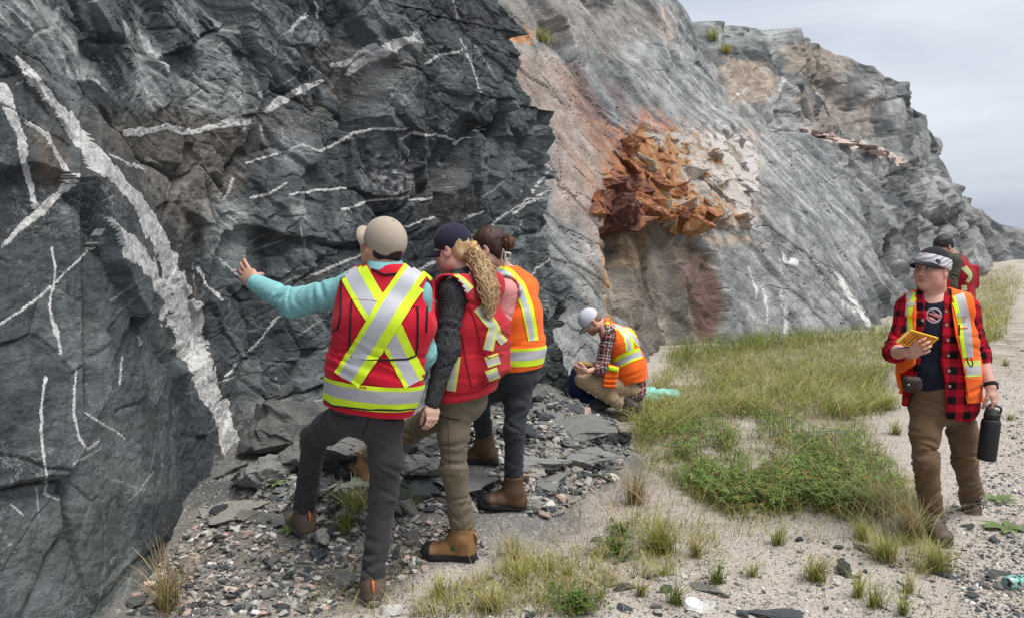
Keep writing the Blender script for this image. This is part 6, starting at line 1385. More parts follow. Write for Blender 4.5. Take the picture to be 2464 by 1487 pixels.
# vest
tor = torso_prims(pel + (waist - pel) * .05, waist, chest, neck, shL - shside * .012, shR + shside * .012, hipside, shside, .205, .200, .205, .026, .075, (.125, .12, .125))
hemp = J(890, 985, 3.40)
V, F = blend(tor, .0075, .04, cuts=[(hemp, -unit(V3(.10, 0, 1))), (neck + V3(0, 0, .05), V3(0, 0, 1))], subs=[(cone(shL - shside * .030 + V3(0, 0, .01), shL - shside * .24 - V3(0, 0, .05), .085, .16), .015), (cone(shR + shside * .105 + V3(0, 0, .0), shR + shside * .26 - V3(0, 0, .08), .080, .14), .015), (cone(neck + V3(0, 0, -.02) + fwd * .02, H.c, .066, .066), .01)], smooth=2)
V, _, _ = folds(V, F, [(neck, pel, shside, 0)], .010, [(hemp, .25, .4)], 21, 6, 10)
vest = per.add('vest', V, F, M_RED); bv = bvh_of(V, F)
tapes(per, vest, bv, [[(838, 630, 70), (888, 720, 70), (940, 800, 66), (962, 846, 62), (1000, 920, 60)]])
tapes(per, vest, bv, [[(1010, 645, 72), (945, 740, 74), (890, 830, 72), (836, 914, 68)]], lift=.008)
u2 = unit(neck - pel); bc = J(891, 938, 3.40)
waist_band(per, vest, bv, bc, shside, fwd, unit(V3(.11, 0, 1)), .118)
binding(per, vest, bv, [(846, 722), (842, 800), (840, 845), (848, 862), (880, 866), (930, 866), (980, 864), (1000, 855), (1005, 838), (1006, 760), (1004, 738)], .0052)
binding(per, vest, bv, [(822, 664), (820, 700), (820, 760), (812, 790), (795, 800), (783, 800)], .0052); binding(per, vest, bv, [(1032, 678), (1028, 740), (1026, 800)], .0052); binding(per, vest, bv, [(895, 648), (925, 662), (975, 657)], .005)
binding(per, vest, bv, [(776, 958), (800, 976), (880, 985), (960, 987), (1000, 982)], .005)
binding(per, vest, bv, [(846, 720), (900, 724), (1004, 738)], .0018, cloth('vest seam', (.22, .006, .014)))
print('man', time.time() - T0)
# ------------------------------------------------------------------ blonde woman in the worn red vest
g = on_z(1090, 1350, 0.06)
per = Person((g[0], g[1], gz1(g[0], g[1])), 'woman with curly blond ponytail, navy cap, red vest and olive trousers')
shL, shR = J(1092, 700, 3.58), J(1168, 690, 3.88); neck = J(1120, 672, 3.72); chest = J(1128, 775, 3.73); waist = J(1122, 880, 3.72); pel = J(1112, 955, 3.72)
elL, wrL = J(1078, 838, 3.53), J(1040, 968, 3.50); elR, wrR = J(1120, 838, 4.02), J(1050, 850, 4.15)
hipL, knL, anL = J(1090, 965, 3.66), J(1092, 1130, 3.64), J(1112, 1262, 3.68); hipR, knR, anR = J(1122, 960, 3.84), J(985, 1040, 4.02), J(884, 1098, 4.17)
side = unit(shR - shL); side[2] = 0; side = unit(side); fwd = unit(np.cross(V3(0, 0, 1), side)); hs = unit(hipR - hipL)
H = Head(J(1090, 600, 3.74), V3(-.90, .42, -.10), size=.96)
D = unit(J(1041, 1026, 3.47) - wrL); T = V3(-.6, -.55, .1); hand = hand_prims(wrL, D, T, V3(.5, .8, 0), curls=[(22, 30, 20), (25, 34, 22), (28, 36, 25), (32, 38, 28)], spread=.04, thumb=(.9, .3), size=.93, thumb_in=.4) + [K(cone(elL * .3 + wrL * .7, wrL, .03, .025), .02)]
Dr = unit(wrR - elR); core = torso_prims(pel, waist, chest, neck, shL, shR, hs, side, .12, .10, .12, 0, .04, (.09, .075, .085)) + arm_prims(shL, elL, wrL, (.036, .03, .024)) + arm_prims(shR, elR, wrR, (.036, .03, .024)) + [K(cone(hipL, knL, .055, .04), .03), K(cone(knL, anL, .04, .028), .03), K(cone(hipR, knR, .055, .04), .03), K(cone(knR, anR, .04, .028), .03)]
add_body(per, H, neck, SKIN_F, core, [(wrL, D, hand), (wrR, Dr, hand_prims(wrR, Dr, V3(0, 0, 1), V3(-.8, 0, -.3), size=.93))], lips=(.50, .20, .18), brow=(.30, .2, .12), neck_r=.050, flush=.35)
hv, hf = blend([K(H.e(0, -.014, .028, .0815, .099, .094), .02), K(H.e(0, -.06, -.035, .062, .045, .045), .03)], .004, .02, subs=[(H.e(0, .10, -.03, .10, .10, .095), .012), (H.e(0, .03, -.075, .1, .06, .06), .012)], smooth=1)
hv = hv + vnormals(hv, hf) * (.004 * fbm(hv[:, 0] * 45, hv[:, 1] * 45, hv[:, 2] * 20, oct=3, seed=9))[:, None]
hair = per.add('hair', hv, hf, M_HBLOND)
make_cap(per, H, M_CAPN, M_CAPN, brim_len=.075, tilt=.05, lowb=.020, size=.97, width=.086)
# curly ponytail: many corkscrew strands hanging from the scrunchie
rng = np.random.default_rng(4); bits = []; pl = [J(1136, 594, 3.66), J(1150, 625, 3.64), J(1168, 668, 3.60), J(1180, 715, 3.57), J(1178, 762, 3.56)]
path = spline(pl, 40); wid = np.interp(np.linspace(0, 1, 40), [0, .12, .35, .7, 1], [.018, .040, .055, .046, .014])
for q in range(420):
    a0_, rr_ = rng.uniform(0, 6.28), math.sqrt(rng.uniform(.15, 1)); t0 = max(0, rng.uniform(-.25, .66)); t1 = min(1.04, t0 + rng.uniform(.2, .5)); n = 30; tt = np.linspace(t0, t1, n) * 39
    pc = np.stack([np.interp(tt, np.arange(40), path[:, i]) for i in range(3)], -1); ww = np.interp(tt, np.arange(40), wid) * rr_ * (1 + .25 * np.linspace(-.5, 1, n) * rng.normal())
    ph = rng.uniform(0, 6.28); cr_ = rng.uniform(.004, .013) * np.linspace(.4, 1.2, n); tw = rng.uniform(9, 24) * (1 if rng.random() < .5 else -1); z = np.linspace(0, 1, n) * rng.uniform(.8, 1.2)
    off = np.stack([np.cos(a0_) * ww + cr_ * np.cos(ph + tw * z), np.sin(a0_) * ww + cr_ * np.sin(ph + tw * z), .5 * cr_ * np.sin(ph + 1.3 * tw * z) + rng.normal(0, .006)], -1)
    bits.append(tube(pc + off, np.linspace(.0034, .0016, n), 4))
cv_, cf_ = blend([K(cone(path[i], path[i + 2], wid[i] * .72, wid[i + 2] * .72), .01) for i in range(0, 37, 2)], .007, .01); bits.append((cv_, cf_))
V, F = join(*bits); per.add('ponytail', V, F, M_HBLOND)
sc_ = J(1138, 598, 3.655); ring = [sc_ + (V3(.3, -.2, .9) * math.cos(a) + V3(.2, .95, .1) * math.sin(a)) * .026 for a in np.radians(np.linspace(0, 360, 26))]; V, F = tube(ring, .012 + .003 * np.sin(np.arange(26) * 2.3), 8); per.add('scrunchie', V, F, cloth('tan scrunchie', (.55, .36, .16)))
m = Mat('black heather knit', .95, .1); c = m.coord('Object', (1, 1, 2.2)); n = m.noise(c, 130, 3, .6); m.color(m.ramp(n, [(.42, (.012, .012, .014)), (.60, (.085, .085, .09))])); m.bump(n, .4, .006); M_KNIT = m.m
tor = torso_prims(pel, waist, chest, neck, shL, shR, hs, side, .13, .12, .14, .006, .058, (.10, .095, .105)) + [K(cone(neck, neck * .6 + H.c * .4 - H.F * .01, .062, .062), .03)]
make_shirt(per, tor, [(shL, elL, wrL, (.062, .052, .038)), (shR, elR, wrR, (.062, .052, .038))], M_KNIT, .010, side=side, cuts=[(neck * .62 + H.c * .38, V3(-.25, 0, 1))])
tr_, tV, tF = make_trousers(per, waist * .4 + pel * .6, pel, (hipL, knL, anL), (hipR, knR, anR), M_OLIVE, .150, .085, .060, .061, amp=.012, seed=15, dw=.13)
tb_ = bvh_of(tV, tF)
for ln, w_, mt_ in (([(1048, 998), (1078, 1006), (1106, 1011)], .003, M_BLACK), ([(1078, 1010), (1080, 1070), (1082, 1120)], .0016, cloth('olive seam', (.06, .05, .035))), ([(1046, 1062), (1078, 1072), (1100, 1068)], .0016, None)): binding(per, tr_, tb_, ln, w_, mt_ or bpy.data.materials['olive seam'], 'zip' if mt_ is M_BLACK else 'seam', .002)
a = anL; tv = unit(V3(-.98, .15, 0)); hl = a - tv * .070 - V3(0, 0, .178) + V3(0, 0, 0)
bo, bv_, bf_ = make_boot(per, a - V3(0, 0, .07), hl, hl + tv * .285, a + V3(0, 0, .02), M_TAN, M_SOLE, w=.05, shaft_r=.062, toe_cap=M_SOLE, welt=.032)
b2 = bvh_of(bv_, bf_); patch_px(per, bo, b2, [[(1088, 1310), (1089, 1310)], [(1083, 1323), (1096, 1324)]], cloth('green triangle badge', (.02, .10, .05)), 'badge', .004)
patch_px(per, bo, b2, [[(1087.5, 1316), (1091, 1316)], [(1087.5, 1320), (1091, 1320)]], cloth('badge letter', (.6, .6, .5)), 'badge_letter', .006)
V, F = tube(spline([a + V3(.055, -.02, -.03), a + V3(.075, -.025, -.05), a + V3(.072, -.02, -.085)], 6), .008, 5); per.add('boot_loop', V, F, M_TAN, parent=bo)
a = anR; tv = unit(V3(-.55, .8, .25)); hl = a - tv * .06 - V3(0, 0, .165); make_boot(per, a - V3(0, 0, .06), hl, hl + tv * .285, a + V3(0, 0, .04), M_TAN, M_SOLE, w=.05, shaft_r=.060, toe_cap=M_SOLE, welt=.032, up=unit(V3(.2, -.35, 1)))
# vest
tor = torso_prims(pel + (waist - pel) * .1, waist, chest, neck, shL - side * .01, shR + side * .012, hs, side, .165, .155, .165, .028, .072, (.135, .13, .135))
back = -fwd
V, F = blend(tor + [K(box(chest * .5 + waist * .5 + back * .155 - V3(0, 0, .01), (side, back, V3(0, 0, 1)), (.13, .035, .15), .03), .03)], .0075, .04, cuts=[(J(1120, 950, 3.7), -unit(V3(-.16, 0, 1))), (neck + V3(0, 0, .03), V3(0, 0, 1))], subs=[(cone(shL - side * .030, shL - side * .26 - V3(0, 0, .08), .078, .13), .015), (cone(shL - side * .05 - V3(0, 0, .05), elL - side * .14, .085, .11), .02), (cone(shR + side * .036, shR + side * .20 - V3(0, 0, .10), .078, .12), .015), (cone(neck - V3(0, 0, .02), H.c, .060, .060), .01)], smooth=2)
V, _, _ = folds(V, F, [(neck, pel, side, 0)], .012, [(pel, .25, .5)], 31, 7)
vest = per.add('vest', V, F, M_REDW); bv = bvh_of(V, F)
TW = [M_LIMEW, M_SILVERW]
tapes(per, vest, bv, [[(1090, 668, 24), (1110, 680, 24), (1130, 700, 24)], [(1150, 740, 26), (1172, 768, 26), (1188, 785, 24), (1180, 815, 22), (1174, 842, 22)], [(1190, 785, 20), (1196, 805, 20), (1212, 825, 20)], [(1170, 872, 26), (1200, 862, 26)], [(1172, 905, 26), (1198, 895, 26)], [(1098, 858, 22), (1092, 900, 22), (1086, 940, 22)]], TW)
for ln in ([(1130, 738), (1150, 790), (1160, 840), (1176, 862), (1210, 850)], [(1112, 800), (1122, 870), (1136, 930), (1180, 915)], [(1062, 945), (1110, 945), (1150, 938), (1190, 915)]): binding(per, vest, bv, ln, .003, cloth('red piping', (.26, .01, .02)))
ev, ef = blend([ell(J(1083, 947, 3.585), (V3(1, 0, 0), V3(0, 1, 0), V3(0, 0, 1)), (.009, .006, .009))], .003, 0); per.add('eyelet', ev, ef, cloth('brass', (.25, .2, .12)), parent=vest)
print('blonde', time.time() - T0)

# ------------------------------------------------------------------ brunette in the orange vest
g = on_z(1240, 1228, 0.13)
per = Person((g[0], g[1], gz1(g[0], g[1])), 'woman with brown hair clipped in a bun, orange vest and dark trousers')
shL, shR = J(1218, 700, 4.12), J(1262, 694, 4.42); neck = J(1216, 655, 4.26); chest = J(1240, 755, 4.27); waist = J(1248, 830, 4.28); pel = J(1243, 892, 4.28)
elL, wrL = J(1198, 812, 4.10), J(1130, 850, 4.22); elR, wrR = J(1200, 800, 4.58), J(1130, 830, 4.7)
hipL, knL, anL = J(1236, 900, 4.22), J(1152, 962, 4.42), J(1166, 1050, 4.50); hipR, knR, anR = J(1252, 900, 4.28), J(1238, 1035, 4.22), J(1236, 1150, 4.24)
side = unit(shR - shL); side[2] = 0; side = unit(side); fwd = unit(np.cross(V3(0, 0, 1), side)); hs = unit(hipR - hipL)
H = Head(J(1178, 598, 4.25), V3(-.88, .38, -.28), size=.96)
Dl = unit(wrL - elL); Dr = unit(wrR - elR)
core = torso_prims(pel, waist, chest, neck, shL, shR, hs, side, .12, .10, .12, 0, .04, (.09, .075, .085)) + arm_prims(shL, elL, wrL, (.038, .03, .024)) + arm_prims(shR, elR, wrR, (.038, .03, .024)) + [K(cone(hipL, knL, .055, .04), .03), K(cone(knL, anL, .04, .028), .03), K(cone(hipR, knR, .055, .04), .03), K(cone(knR, anR, .04, .028), .03)]
add_body(per, H, neck, SKIN_F, core, [(wrL, Dl, hand_prims(wrL, Dl, V3(0, 0, 1), V3(.5, .6, 0), size=.92)), (wrR, Dr, hand_prims(wrR, Dr, V3(0, 0, 1), V3(-.5, -.6, 0), size=.92))], brow=(.03, .015, .01), neck_r=.048)
hv, hf = blend([K(H.e(0, -.012, .034, .086, .106, .098), .02), K(H.e(0, -.06, -.03, .066, .05, .06), .03)], .004, .02, subs=[(H.e(0, .105, -.04, .10, .09, .095), .012), (H.e(0, .03, -.085, .1, .06, .06), .012)], smooth=1)
hv = hv + vnormals(hv, hf) * (.004 * fbm(hv[:, 0] * 40, hv[:, 1] * 40, hv[:, 2] * 16, oct=3, seed=19))[:, None]; hair = per.add('hair', hv, hf, M_HBROWN)
bc = J(1222, 582, 4.20); rng = np.random.default_rng(7); bits = []
for q in range(60):
    a1_ = unit(rng.normal(size=3)); a2_ = unit(np.cross(a1_, rng.normal(size=3))); r_ = rng.uniform(.028, .047); th0 = rng.uniform(0, 6.28); A = th0 + np.linspace(0, rng.uniform(1.5, 3.2), 12)
    bits.append(tube(bc + np.outer(np.cos(A), a1_) * r_ + np.outer(np.sin(A), a2_) * r_ * .9 + rng.normal(size=3) * .004, np.linspace(.006, .002, 12), 4))
bits.append(blend([ell(bc, (V3(1, 0, 0), V3(0, 1, 0), V3(0, 0, 1)), (.042, .042, .036))], .006, 0)); V, F = join(*bits); per.add('bun', V, F, M_BUN, parent=hair)
cl = [J(1209, 640, 4.14), J(1207, 622, 4.12), J(1212, 600, 4.12), J(1216, 612, 4.11), J(1215, 628, 4.12), J(1211, 640, 4.14)]; V, F = tube(cl, .005, 6); V2, F2 = tube([J(1216, 608, 4.11), J(1228, 610, 4.12), J(1229, 622, 4.13), J(1217, 624, 4.12)], .005, 6); V, F = join((V, F), (V2, F2)); per.add('hair_clip', V, F, cloth('ivory clip', (.62, .56, .48)))
# sunglasses pushed up on the hair
V, F = tube([H.p(-.088, .055, .085), H.p(-.091, .0, .065), H.p(-.093, -.04, .03), H.p(-.088, -.055, .0)], .0035, 5); gl = per.add('sunglasses', V, F, M_BLACK)
lv, lf = blend([ell(H.p(-.045, .075, .105), (H.S, unit(H.F + H.U), unit(H.U - H.F)), (.03, .024, .006)), ell(H.p(.03, .075, .105), (H.S, unit(H.F + H.U), unit(H.U - H.F)), (.03, .024, .006))], .004, 0); mg = Mat('olive lens', .15, .6); mg.color((.05, .05, .012)); per.add('lens', lv, lf, mg.m, parent=gl)
tor = torso_prims(pel, waist, chest, neck, shL, shR, hs, side, .13, .12, .14, .004, .058, (.10, .09, .10))
make_shirt(per, tor, [(shL, elL, wrL, (.064, .054, .036)), (shR, elR, wrR, (.06, .05, .036))], M_PINK, .006, side=side, cuts=[(neck + V3(0, 0, .005), V3(0, 0, 1))])
make_trousers(per, waist * .4 + pel * .6, pel, (hipL, knL, anL), (hipR, knR, anR), M_NAVYP, .150, .085, .058, .053, amp=.010, seed=25, dw=.13)
a = anR; tv = unit(V3(-.97, -.12, .16)); hl = a - tv * .066 - V3(0, 0, .185); make_boot(per, a - V3(0, 0, .075), hl, hl + tv * .275, a + V3(0, 0, .015), M_BOOTB, M_SOLE, w=.05, shaft_r=.060, toe_cap=M_SOLE, welt=.032, up=unit(V3(.16, 0, 1)))
a = anL; tv = unit(V3(-.95, .3, -.08)); hl = a - tv * .085 - V3(0, 0, .165); make_boot(per, a - V3(0, 0, .06), hl, hl + tv * .275, a + V3(0, 0, .02), M_BOOTB, M_SOLE, w=.05, shaft_r=.060, toe_cap=M_SOLE, welt=.032)
tor = torso_prims(pel + (waist - pel) * .2, waist, chest, neck, shL - side * .006, shR + side * .01, hs, side, .150, .145, .155, .020, .068, (.125, .118, .122))
V, F = blend(tor, .0075, .04, cuts=[(J(1250, 884, 4.3), -unit(V3(-.05, 0, 1))), (neck + V3(0, 0, .035), V3(0, 0, 1))], subs=[(cone(shL - side * .030 - fwd * 0, shL - side * .26 - V3(0, 0, .08), .080, .13), .015), (cone(shL - side * .05 - V3(0, 0, .05), elL - side * .12 + fwd * .03, .085, .09), .02), (cone(shR + side * .036, shR + side * .20 - V3(0, 0, .10), .078, .12), .015), (cone(neck - V3(0, 0, .02), H.c, .058, .058), .01)], smooth=2)
V, _, _ = folds(V, F, [(neck, pel, side, 0)], .008, [(pel, .25, .4)], 41, 7)
vest = per.add('vest', V, F, M_ORANGE); bv = bvh_of(V, F)
tapes(per, vest, bv, [[(1196, 648, 26), (1222, 660, 28), (1250, 690, 28), (1268, 740, 28), (1278, 790, 26), (1282, 820, 24)]])
bcen = J(1250, 850, 4.29); waist_band(per, vest, bv, bcen, side, fwd, unit(V3(-.10, 0, 1)), .105)
print('brunette', time.time() - T0)
# ------------------------------------------------------------------ woman walking with a notebook and a bottle
def Z3(x, y): return 2016.6 + .5345 * x, 550 + .5345 * y
def JZ(x, y, d): return J(*Z3(x, y), d)
g = on_z(2240, 1288, 0.0)
per = Person((g[0], g[1], gz1(g[0], g[1])), 'woman in orange vest over red checked shirt carrying a notebook and a bottle')
shR, shL = J(2189, 742, 4.26), J(2321, 744, 4.16); neck = J(2247, 712, 4.24); chest = J(2254, 800, 4.22); waist = J(2258, 890, 4.22); pel = J(2264, 960, 4.24)
elR, wrR = J(2152, 846, 4.20), J(2182, 846, 3.93); elL, wrL = J(2352, 846, 4.20), J(2384, 930, 4.08)
hipR, knR, anR = J(2222, 972, 4.24), J(2228, 1112, 4.12), J(2242, 1238, 4.16); hipL, knL, anL = J(2312, 970, 4.24), J(2322, 1112, 4.36), J(2338, 1186, 4.58)
side = unit(shL - shR); hs = unit(hipL - hipR); fwd = unit(np.cross(side, V3(0, 0, 1)))
H = Head(J(2243, 650, 4.22), V3(-.90, -.43, .02), size=.93)
D = unit(J(2228, 834, 3.80) - wrR); T = V3(-.2, .35, .9)
handR = hand_prims(wrR, D, V3(-.1, -.6, .75), V3(-.1, .75, .55), curls=[(10, 34, 26), (14, 38, 28), (16, 40, 30), (20, 42, 30)], spread=.10, thumb=(.7, .5), size=.98, thumb_in=.5) + [K(cone(elR * .75 + wrR * .25, wrR, .040, .026), .02), K(cone(elR, elR * .75 + wrR * .25, .044, .040), .02)]
Dl = unit(J(2398, 978, 4.06) - wrL)
handL = hand_prims(wrL, Dl, V3(-.75, -.6, .1), V3(-.6, .35, -.6), curls=[(24, 34, 24), (26, 36, 24), (30, 38, 26), (34, 40, 26)], spread=.07, thumb=(.8, .4), size=1.0, thumb_in=.35) + [K(cone(elL * .75 + wrL * .25, wrL, .042, .027), .02), K(cone(elL, elL * .75 + wrL * .25, .046, .042), .02)]
core = torso_prims(pel, waist, chest, neck, shL, shR, hs, side, .14, .13, .14, 0, .045, (.09, .08, .09)) + arm_prims(shL, elL, wrL, (.04, .035, .022)) + arm_prims(shR, elR, wrR, (.04, .035, .022)) + [K(cone(hipL, knL, .06, .045), .03), K(cone(knL, anL, .045, .03), .03), K(cone(hipR, knR, .06, .045), .03), K(cone(knR, anR, .045, .03), .03)]
add_body(per, H, neck + V3(0, 0, -.02), SKIN_R, core, [(wrR, D, handR), (wrL, Dl, handL)], lips=(.50, .20, .17), brow=(.22, .12, .07), iris=(.05, .08, .10), neck_r=.066, heavy=.6, flush=.5)
hv, hf = blend([K(H.e(0, -.012, .024, .081, .101, .094), .02), K(H.e(0, -.055, -.04, .06, .042, .04), .03)], .004, .02, subs=[(H.e(0, .09, -.02, .10, .10, .085), .01), (H.e(0, .0, -.075, .1, .07, .05), .01)], cuts=[(H.p(0, 0, -.060), -H.U)]); per.add('hair', hv, hf, M_HSAND)
capo, (cc, cS, cF, cU) = make_cap(per, H, M_CAPK, M_CAPK, brim_len=.064, tilt=.0, lowb=.064, size=.95, rz=.092, width=.089, zc=.048)
m = Mat('white striped band', .9, .15); a_ = m.coord('Object'); n = m.noise(a_, 55, 3, .6); wv = m.n('ShaderNodeTexWave', {'Vector': m.coord('Object', (1, 1, 1), (0, rad(22), 0)), 'Scale': 13.0, 'Distortion': 2.5, 'Detail': 2.0}, bands_direction='Z'); m.color(m.mix(m.ramp(wv.outputs['Fac'], [(.35, .75), (.62, 0.0)]), (.62, .59, .60), (.27, .24, .29))); m.bump(n, .3, .01)
bu = unit(cU + cF * -.30)
V, F = blend([K(ell(cc - cU * .010, (cS, cF, cU), (.090, .108, .097)), 0.0)], .004, 0, cuts=[(cc - cU * .036 + cF * .0, -bu), (cc + cU * .026, bu)], subs=[(ell(cc - cU * .010, (cS, cF, cU), (.081, .099, .088)), 0)], smooth=1); V = V + vnormals(V, F) * (.003 * fbm(V[:, 0] * 30, V[:, 1] * 30, V[:, 2] * 60, oct=3, seed=61))[:, None]
band = per.add('head_band', V, F, m.m); bb = bvh_of(V, F)
patch_px(per, band, bb, quad_rows((2254, 623), (2265, 628), (2261, 637), (2250, 630), 4, 4), cloth('navy label', (.02, .03, .08)), 'label_patch', .003)
for (a, b) in (((2256, 627), (2257.5, 632)), ((2259, 628), (2261, 633))): patch_px(per, band, bb, quad_rows((a[0] - 1, a[1]), (a[0] + 1, a[1]), (b[0] + 1, b[1]), (b[0] - 1, b[1]), 3, 3), cloth('label print', (.7, .7, .7)), 'label_mark', .0045)
ev, ef = blend([ell(H.p(.085, .002, -.045), H.ax, (.004, .004, .004)), ell(H.p(.086, .002, -.058), H.ax, (.002, .002, .008))], .002, 0); per.add('earring', ev, ef, cloth('gold', (.5, .4, .2)))
# t-shirt
tor = torso_prims(pel, waist, chest, neck, shL, shR, hs, side, .172, .154, .156, 0, .056, (.125, .120, .120))
ts, V, F = make_shirt(per, tor, [], M_TEE, .008, cuts=[(J(2264, 950, 4.1), -unit(V3(-.06, 0, 1))), (neck + V3(0, 0, .008), unit(V3(0, .25, 1)))], side=side, name='t_shirt', subs=[(cone(neck + fwd * .03 - V3(0, 0, .015), H.c + fwd * .05, .063, .07), .01)])
V2, _, _ = folds(V, F, [(neck, pel, side, 0)], .010, [(pel, .25, .9)], 71, 6); ts.data.vertices.foreach_set('co', V2.astype(np.float32).ravel()); ts.data.update()
bt = bvh_of(V2, F); cx_, cy_ = 2247.5, 758.5
ringrow = [[(cx_ + math.cos(a) * r_ * 1.0, cy_ + math.sin(a) * r_ * .95) for a in np.radians(np.linspace(0, 360, 33))] for r_ in (15.0, 19.5)]
patch_px(per, ts, bt, ringrow, cloth('silver print', (.40, .44, .50)), 'print_ring', .004)
for rows in (quad_rows((2232, 754), (2246, 750), (2268, 762), (2262, 768), 4, 8), quad_rows((2231, 760), (2246, 764), (2256, 775), (2240, 774), 4, 8)): patch_px(per, ts, bt, rows, cloth('pink print', (.62, .20, .22)), 'print_stripe', .005)
patch_px(per, ts, bt, quad_rows((2236, 746), (2244, 745), (2258, 758), (2250, 758), 3, 6), cloth('brown print', (.22, .13, .12)), 'print_stripe', .006)
# checked shirt, open at the front, sleeves rolled to the elbow
def opening(poly, depth0=-.02):
    poly = [Z3(*p) for p in poly]
    def fn(X, Y, Z):
        lf = (X - chest[0]) * fwd[0] + (Y - chest[1]) * fwd[1]; B = np.broadcast_arrays(X, Y, Z); u_, v_ = project(np.stack(B, -1)); sd_ = in_poly(u_, v_, poly) / 424.0
        return np.minimum(sd_, (lf - depth0) * 1.0)
    return fn
RB = [(0, (.42, .008, .022)), (.5, (.006, .006, .008))]
M_BUFF = plaid('red and black check', .086, None, RB)
OPEN_S = [(378, 250), (480, 250), (468, 450), (466, 560), (479, 700), (490, 900), (270, 900), (348, 690), (368, 600), (376, 480), (398, 400)]
tor = torso_prims(pel - V3(0, 0, .03), waist, chest, neck, shL, shR, hs, side, .204, .174, .172, .008, .064, (.156, .140, .134))
shirt, V, F = make_shirt(per, tor, [(shR, elR, elR + (wrR - elR) * .20, (.063, .054, .055)), (shL, elL, elL + (wrL - elL) * .22, (.064, .056, .055))], M_BUFF, .012, cuts=[(neck + V3(0, 0, .055), V3(0, 0, 1)), (J(2270, 1000, 4.2), -unit(V3(.22, 0, 1)))], subs=[(cone(neck - V3(0, 0, .03), H.c, .064, .07), .012)], fn=opening(OPEN_S), side=side, origin=chest, seed=81, h=.007)
for el, wr, r_ in ((elR, wrR, .062), (elL, wrL, .062)):
    w = unit(wr - el); c0 = el + (wr - el) * .22; cv_, cf_ = blend([econe(c0 - w * .030, c0 + w * .010, V3(0, 0, 1), (r_, r_), (r_ * .97, r_ * .97))], .006, 0, cuts=[(c0 + w * .015, w), (c0 - w * .045, -w)], subs=[(cone(c0 - w * .01, c0 + w * .1, .05, .052), .004)], smooth=1)
    cv_ = cv_ + vnormals(cv_, cf_) * (.006 * fbm(cv_[:, 0] * 14, cv_[:, 1] * 14, cv_[:, 2] * 30, oct=3, seed=83))[:, None]; uu_, ww_, _, _, _ = limb_uv(cv_, [(el, wr, V3(0, 0, 1) if abs(w[2]) < .7 else V3(1, .2, 0), 0)])
    per.add('cuff', cv_, cf_, M_BUFF, parent=shirt, attrs={'puv': ('FLOAT_VECTOR', np.stack([ww_, uu_ + .03, 0 * uu_], -1))})
bs = bvh_of(V, F)
for x, y in ((390, 360), (380, 413), (487, 372), (489, 434), (494, 502), (497, 571), (500, 640), (503, 709)):
    h_, nn, _, _ = bs.ray_cast(CAMP, Vector(raydir(*Z3(x, y))))
    if h_ is not None:
        A = np.radians(np.linspace(0, 360, 13)); V_, F_ = tube([np.array(h_) - unit(raydir(*Z3(x, y))) * .004 + (V3(1, 0, 0) * math.cos(a) + V3(0, 0, 1) * math.sin(a)) * .0055 for a in A], .0018, 5); per.add('button', V_, F_, cloth('snap', (.5, .5, .5)) if x == 390 else bpy.data.materials['snap'], parent=shirt)
for sg in (-1, 1):      # collar leaves
    rows = [[neck + side * sg * (.058 + .010 * t) + fwd * (.045 * (q) - .02) + V3(0, 0, .055 - .055 * q - .03 * t * (.4 + q)) + unit(side * sg + fwd * .6) * .018 * t for t in np.linspace(0, 1, 5)] for q in np.linspace(-.6, 1.35, 8)]
    V_, F_, _ = grid_mesh(np.array(rows), None, 1); q_ = np.array(rows).reshape(-1, 3); per.add('collar', np.concatenate([V_, V_ - fwd * .006]), np.concatenate([F_, F_[:, ::-1] + len(V_)]), M_BUFF, parent=shirt, attrs={'puv': ('FLOAT_VECTOR', np.concatenate([np.stack([q_[:, 0] * 1.0, q_[:, 2], 0 * q_[:, 0]], -1)] * 2))})
# trousers, shoes, pouch
make_trousers(per, waist * .35 + pel * .65, pel, (hipR, knR, anR), (hipL, knL, anL), M_BROWN, .176, .086, .063, .060, amp=.014, seed=91, dw=.15)
a = anR; tv = unit(V3(-.16, -.98, 0)); hl = a - tv * .075 - V3(0, 0, .100); make_boot(per, a - V3(0, 0, .03), hl, hl + tv * .29, a + V3(0, 0, .04), M_BOOTG, M_SOLE, w=.05, shaft_r=.056, name='shoe')
a = anL; tv = unit(V3(-.05, -.62, -.70)); upv = unit(V3(0, -.70, .62)); hl = a - upv * .095 - tv * .05; make_boot(per, a - upv * .02, hl, hl + tv * .26, a + upv * .05, M_BOOTG, M_SOLE, w=.05, shaft_r=.058, name='shoe', up=upv)
pc = JZ(333, 700, 4.02); V, F = blend([K(box(pc, (side, fwd, V3(0, 0, 1)), (.050, .03, .045), .03), .01)], .006, 0, smooth=1); po = per.add('belt_pouch', V, F, M_HOLSTER)
V, F = blend([ell(JZ(318, 702, 3.985), (side, fwd, V3(0, 0, 1)), (.006, .005, .006))], .003, 0); per.add('snap', V, F, bpy.data.materials['snap'], parent=po)
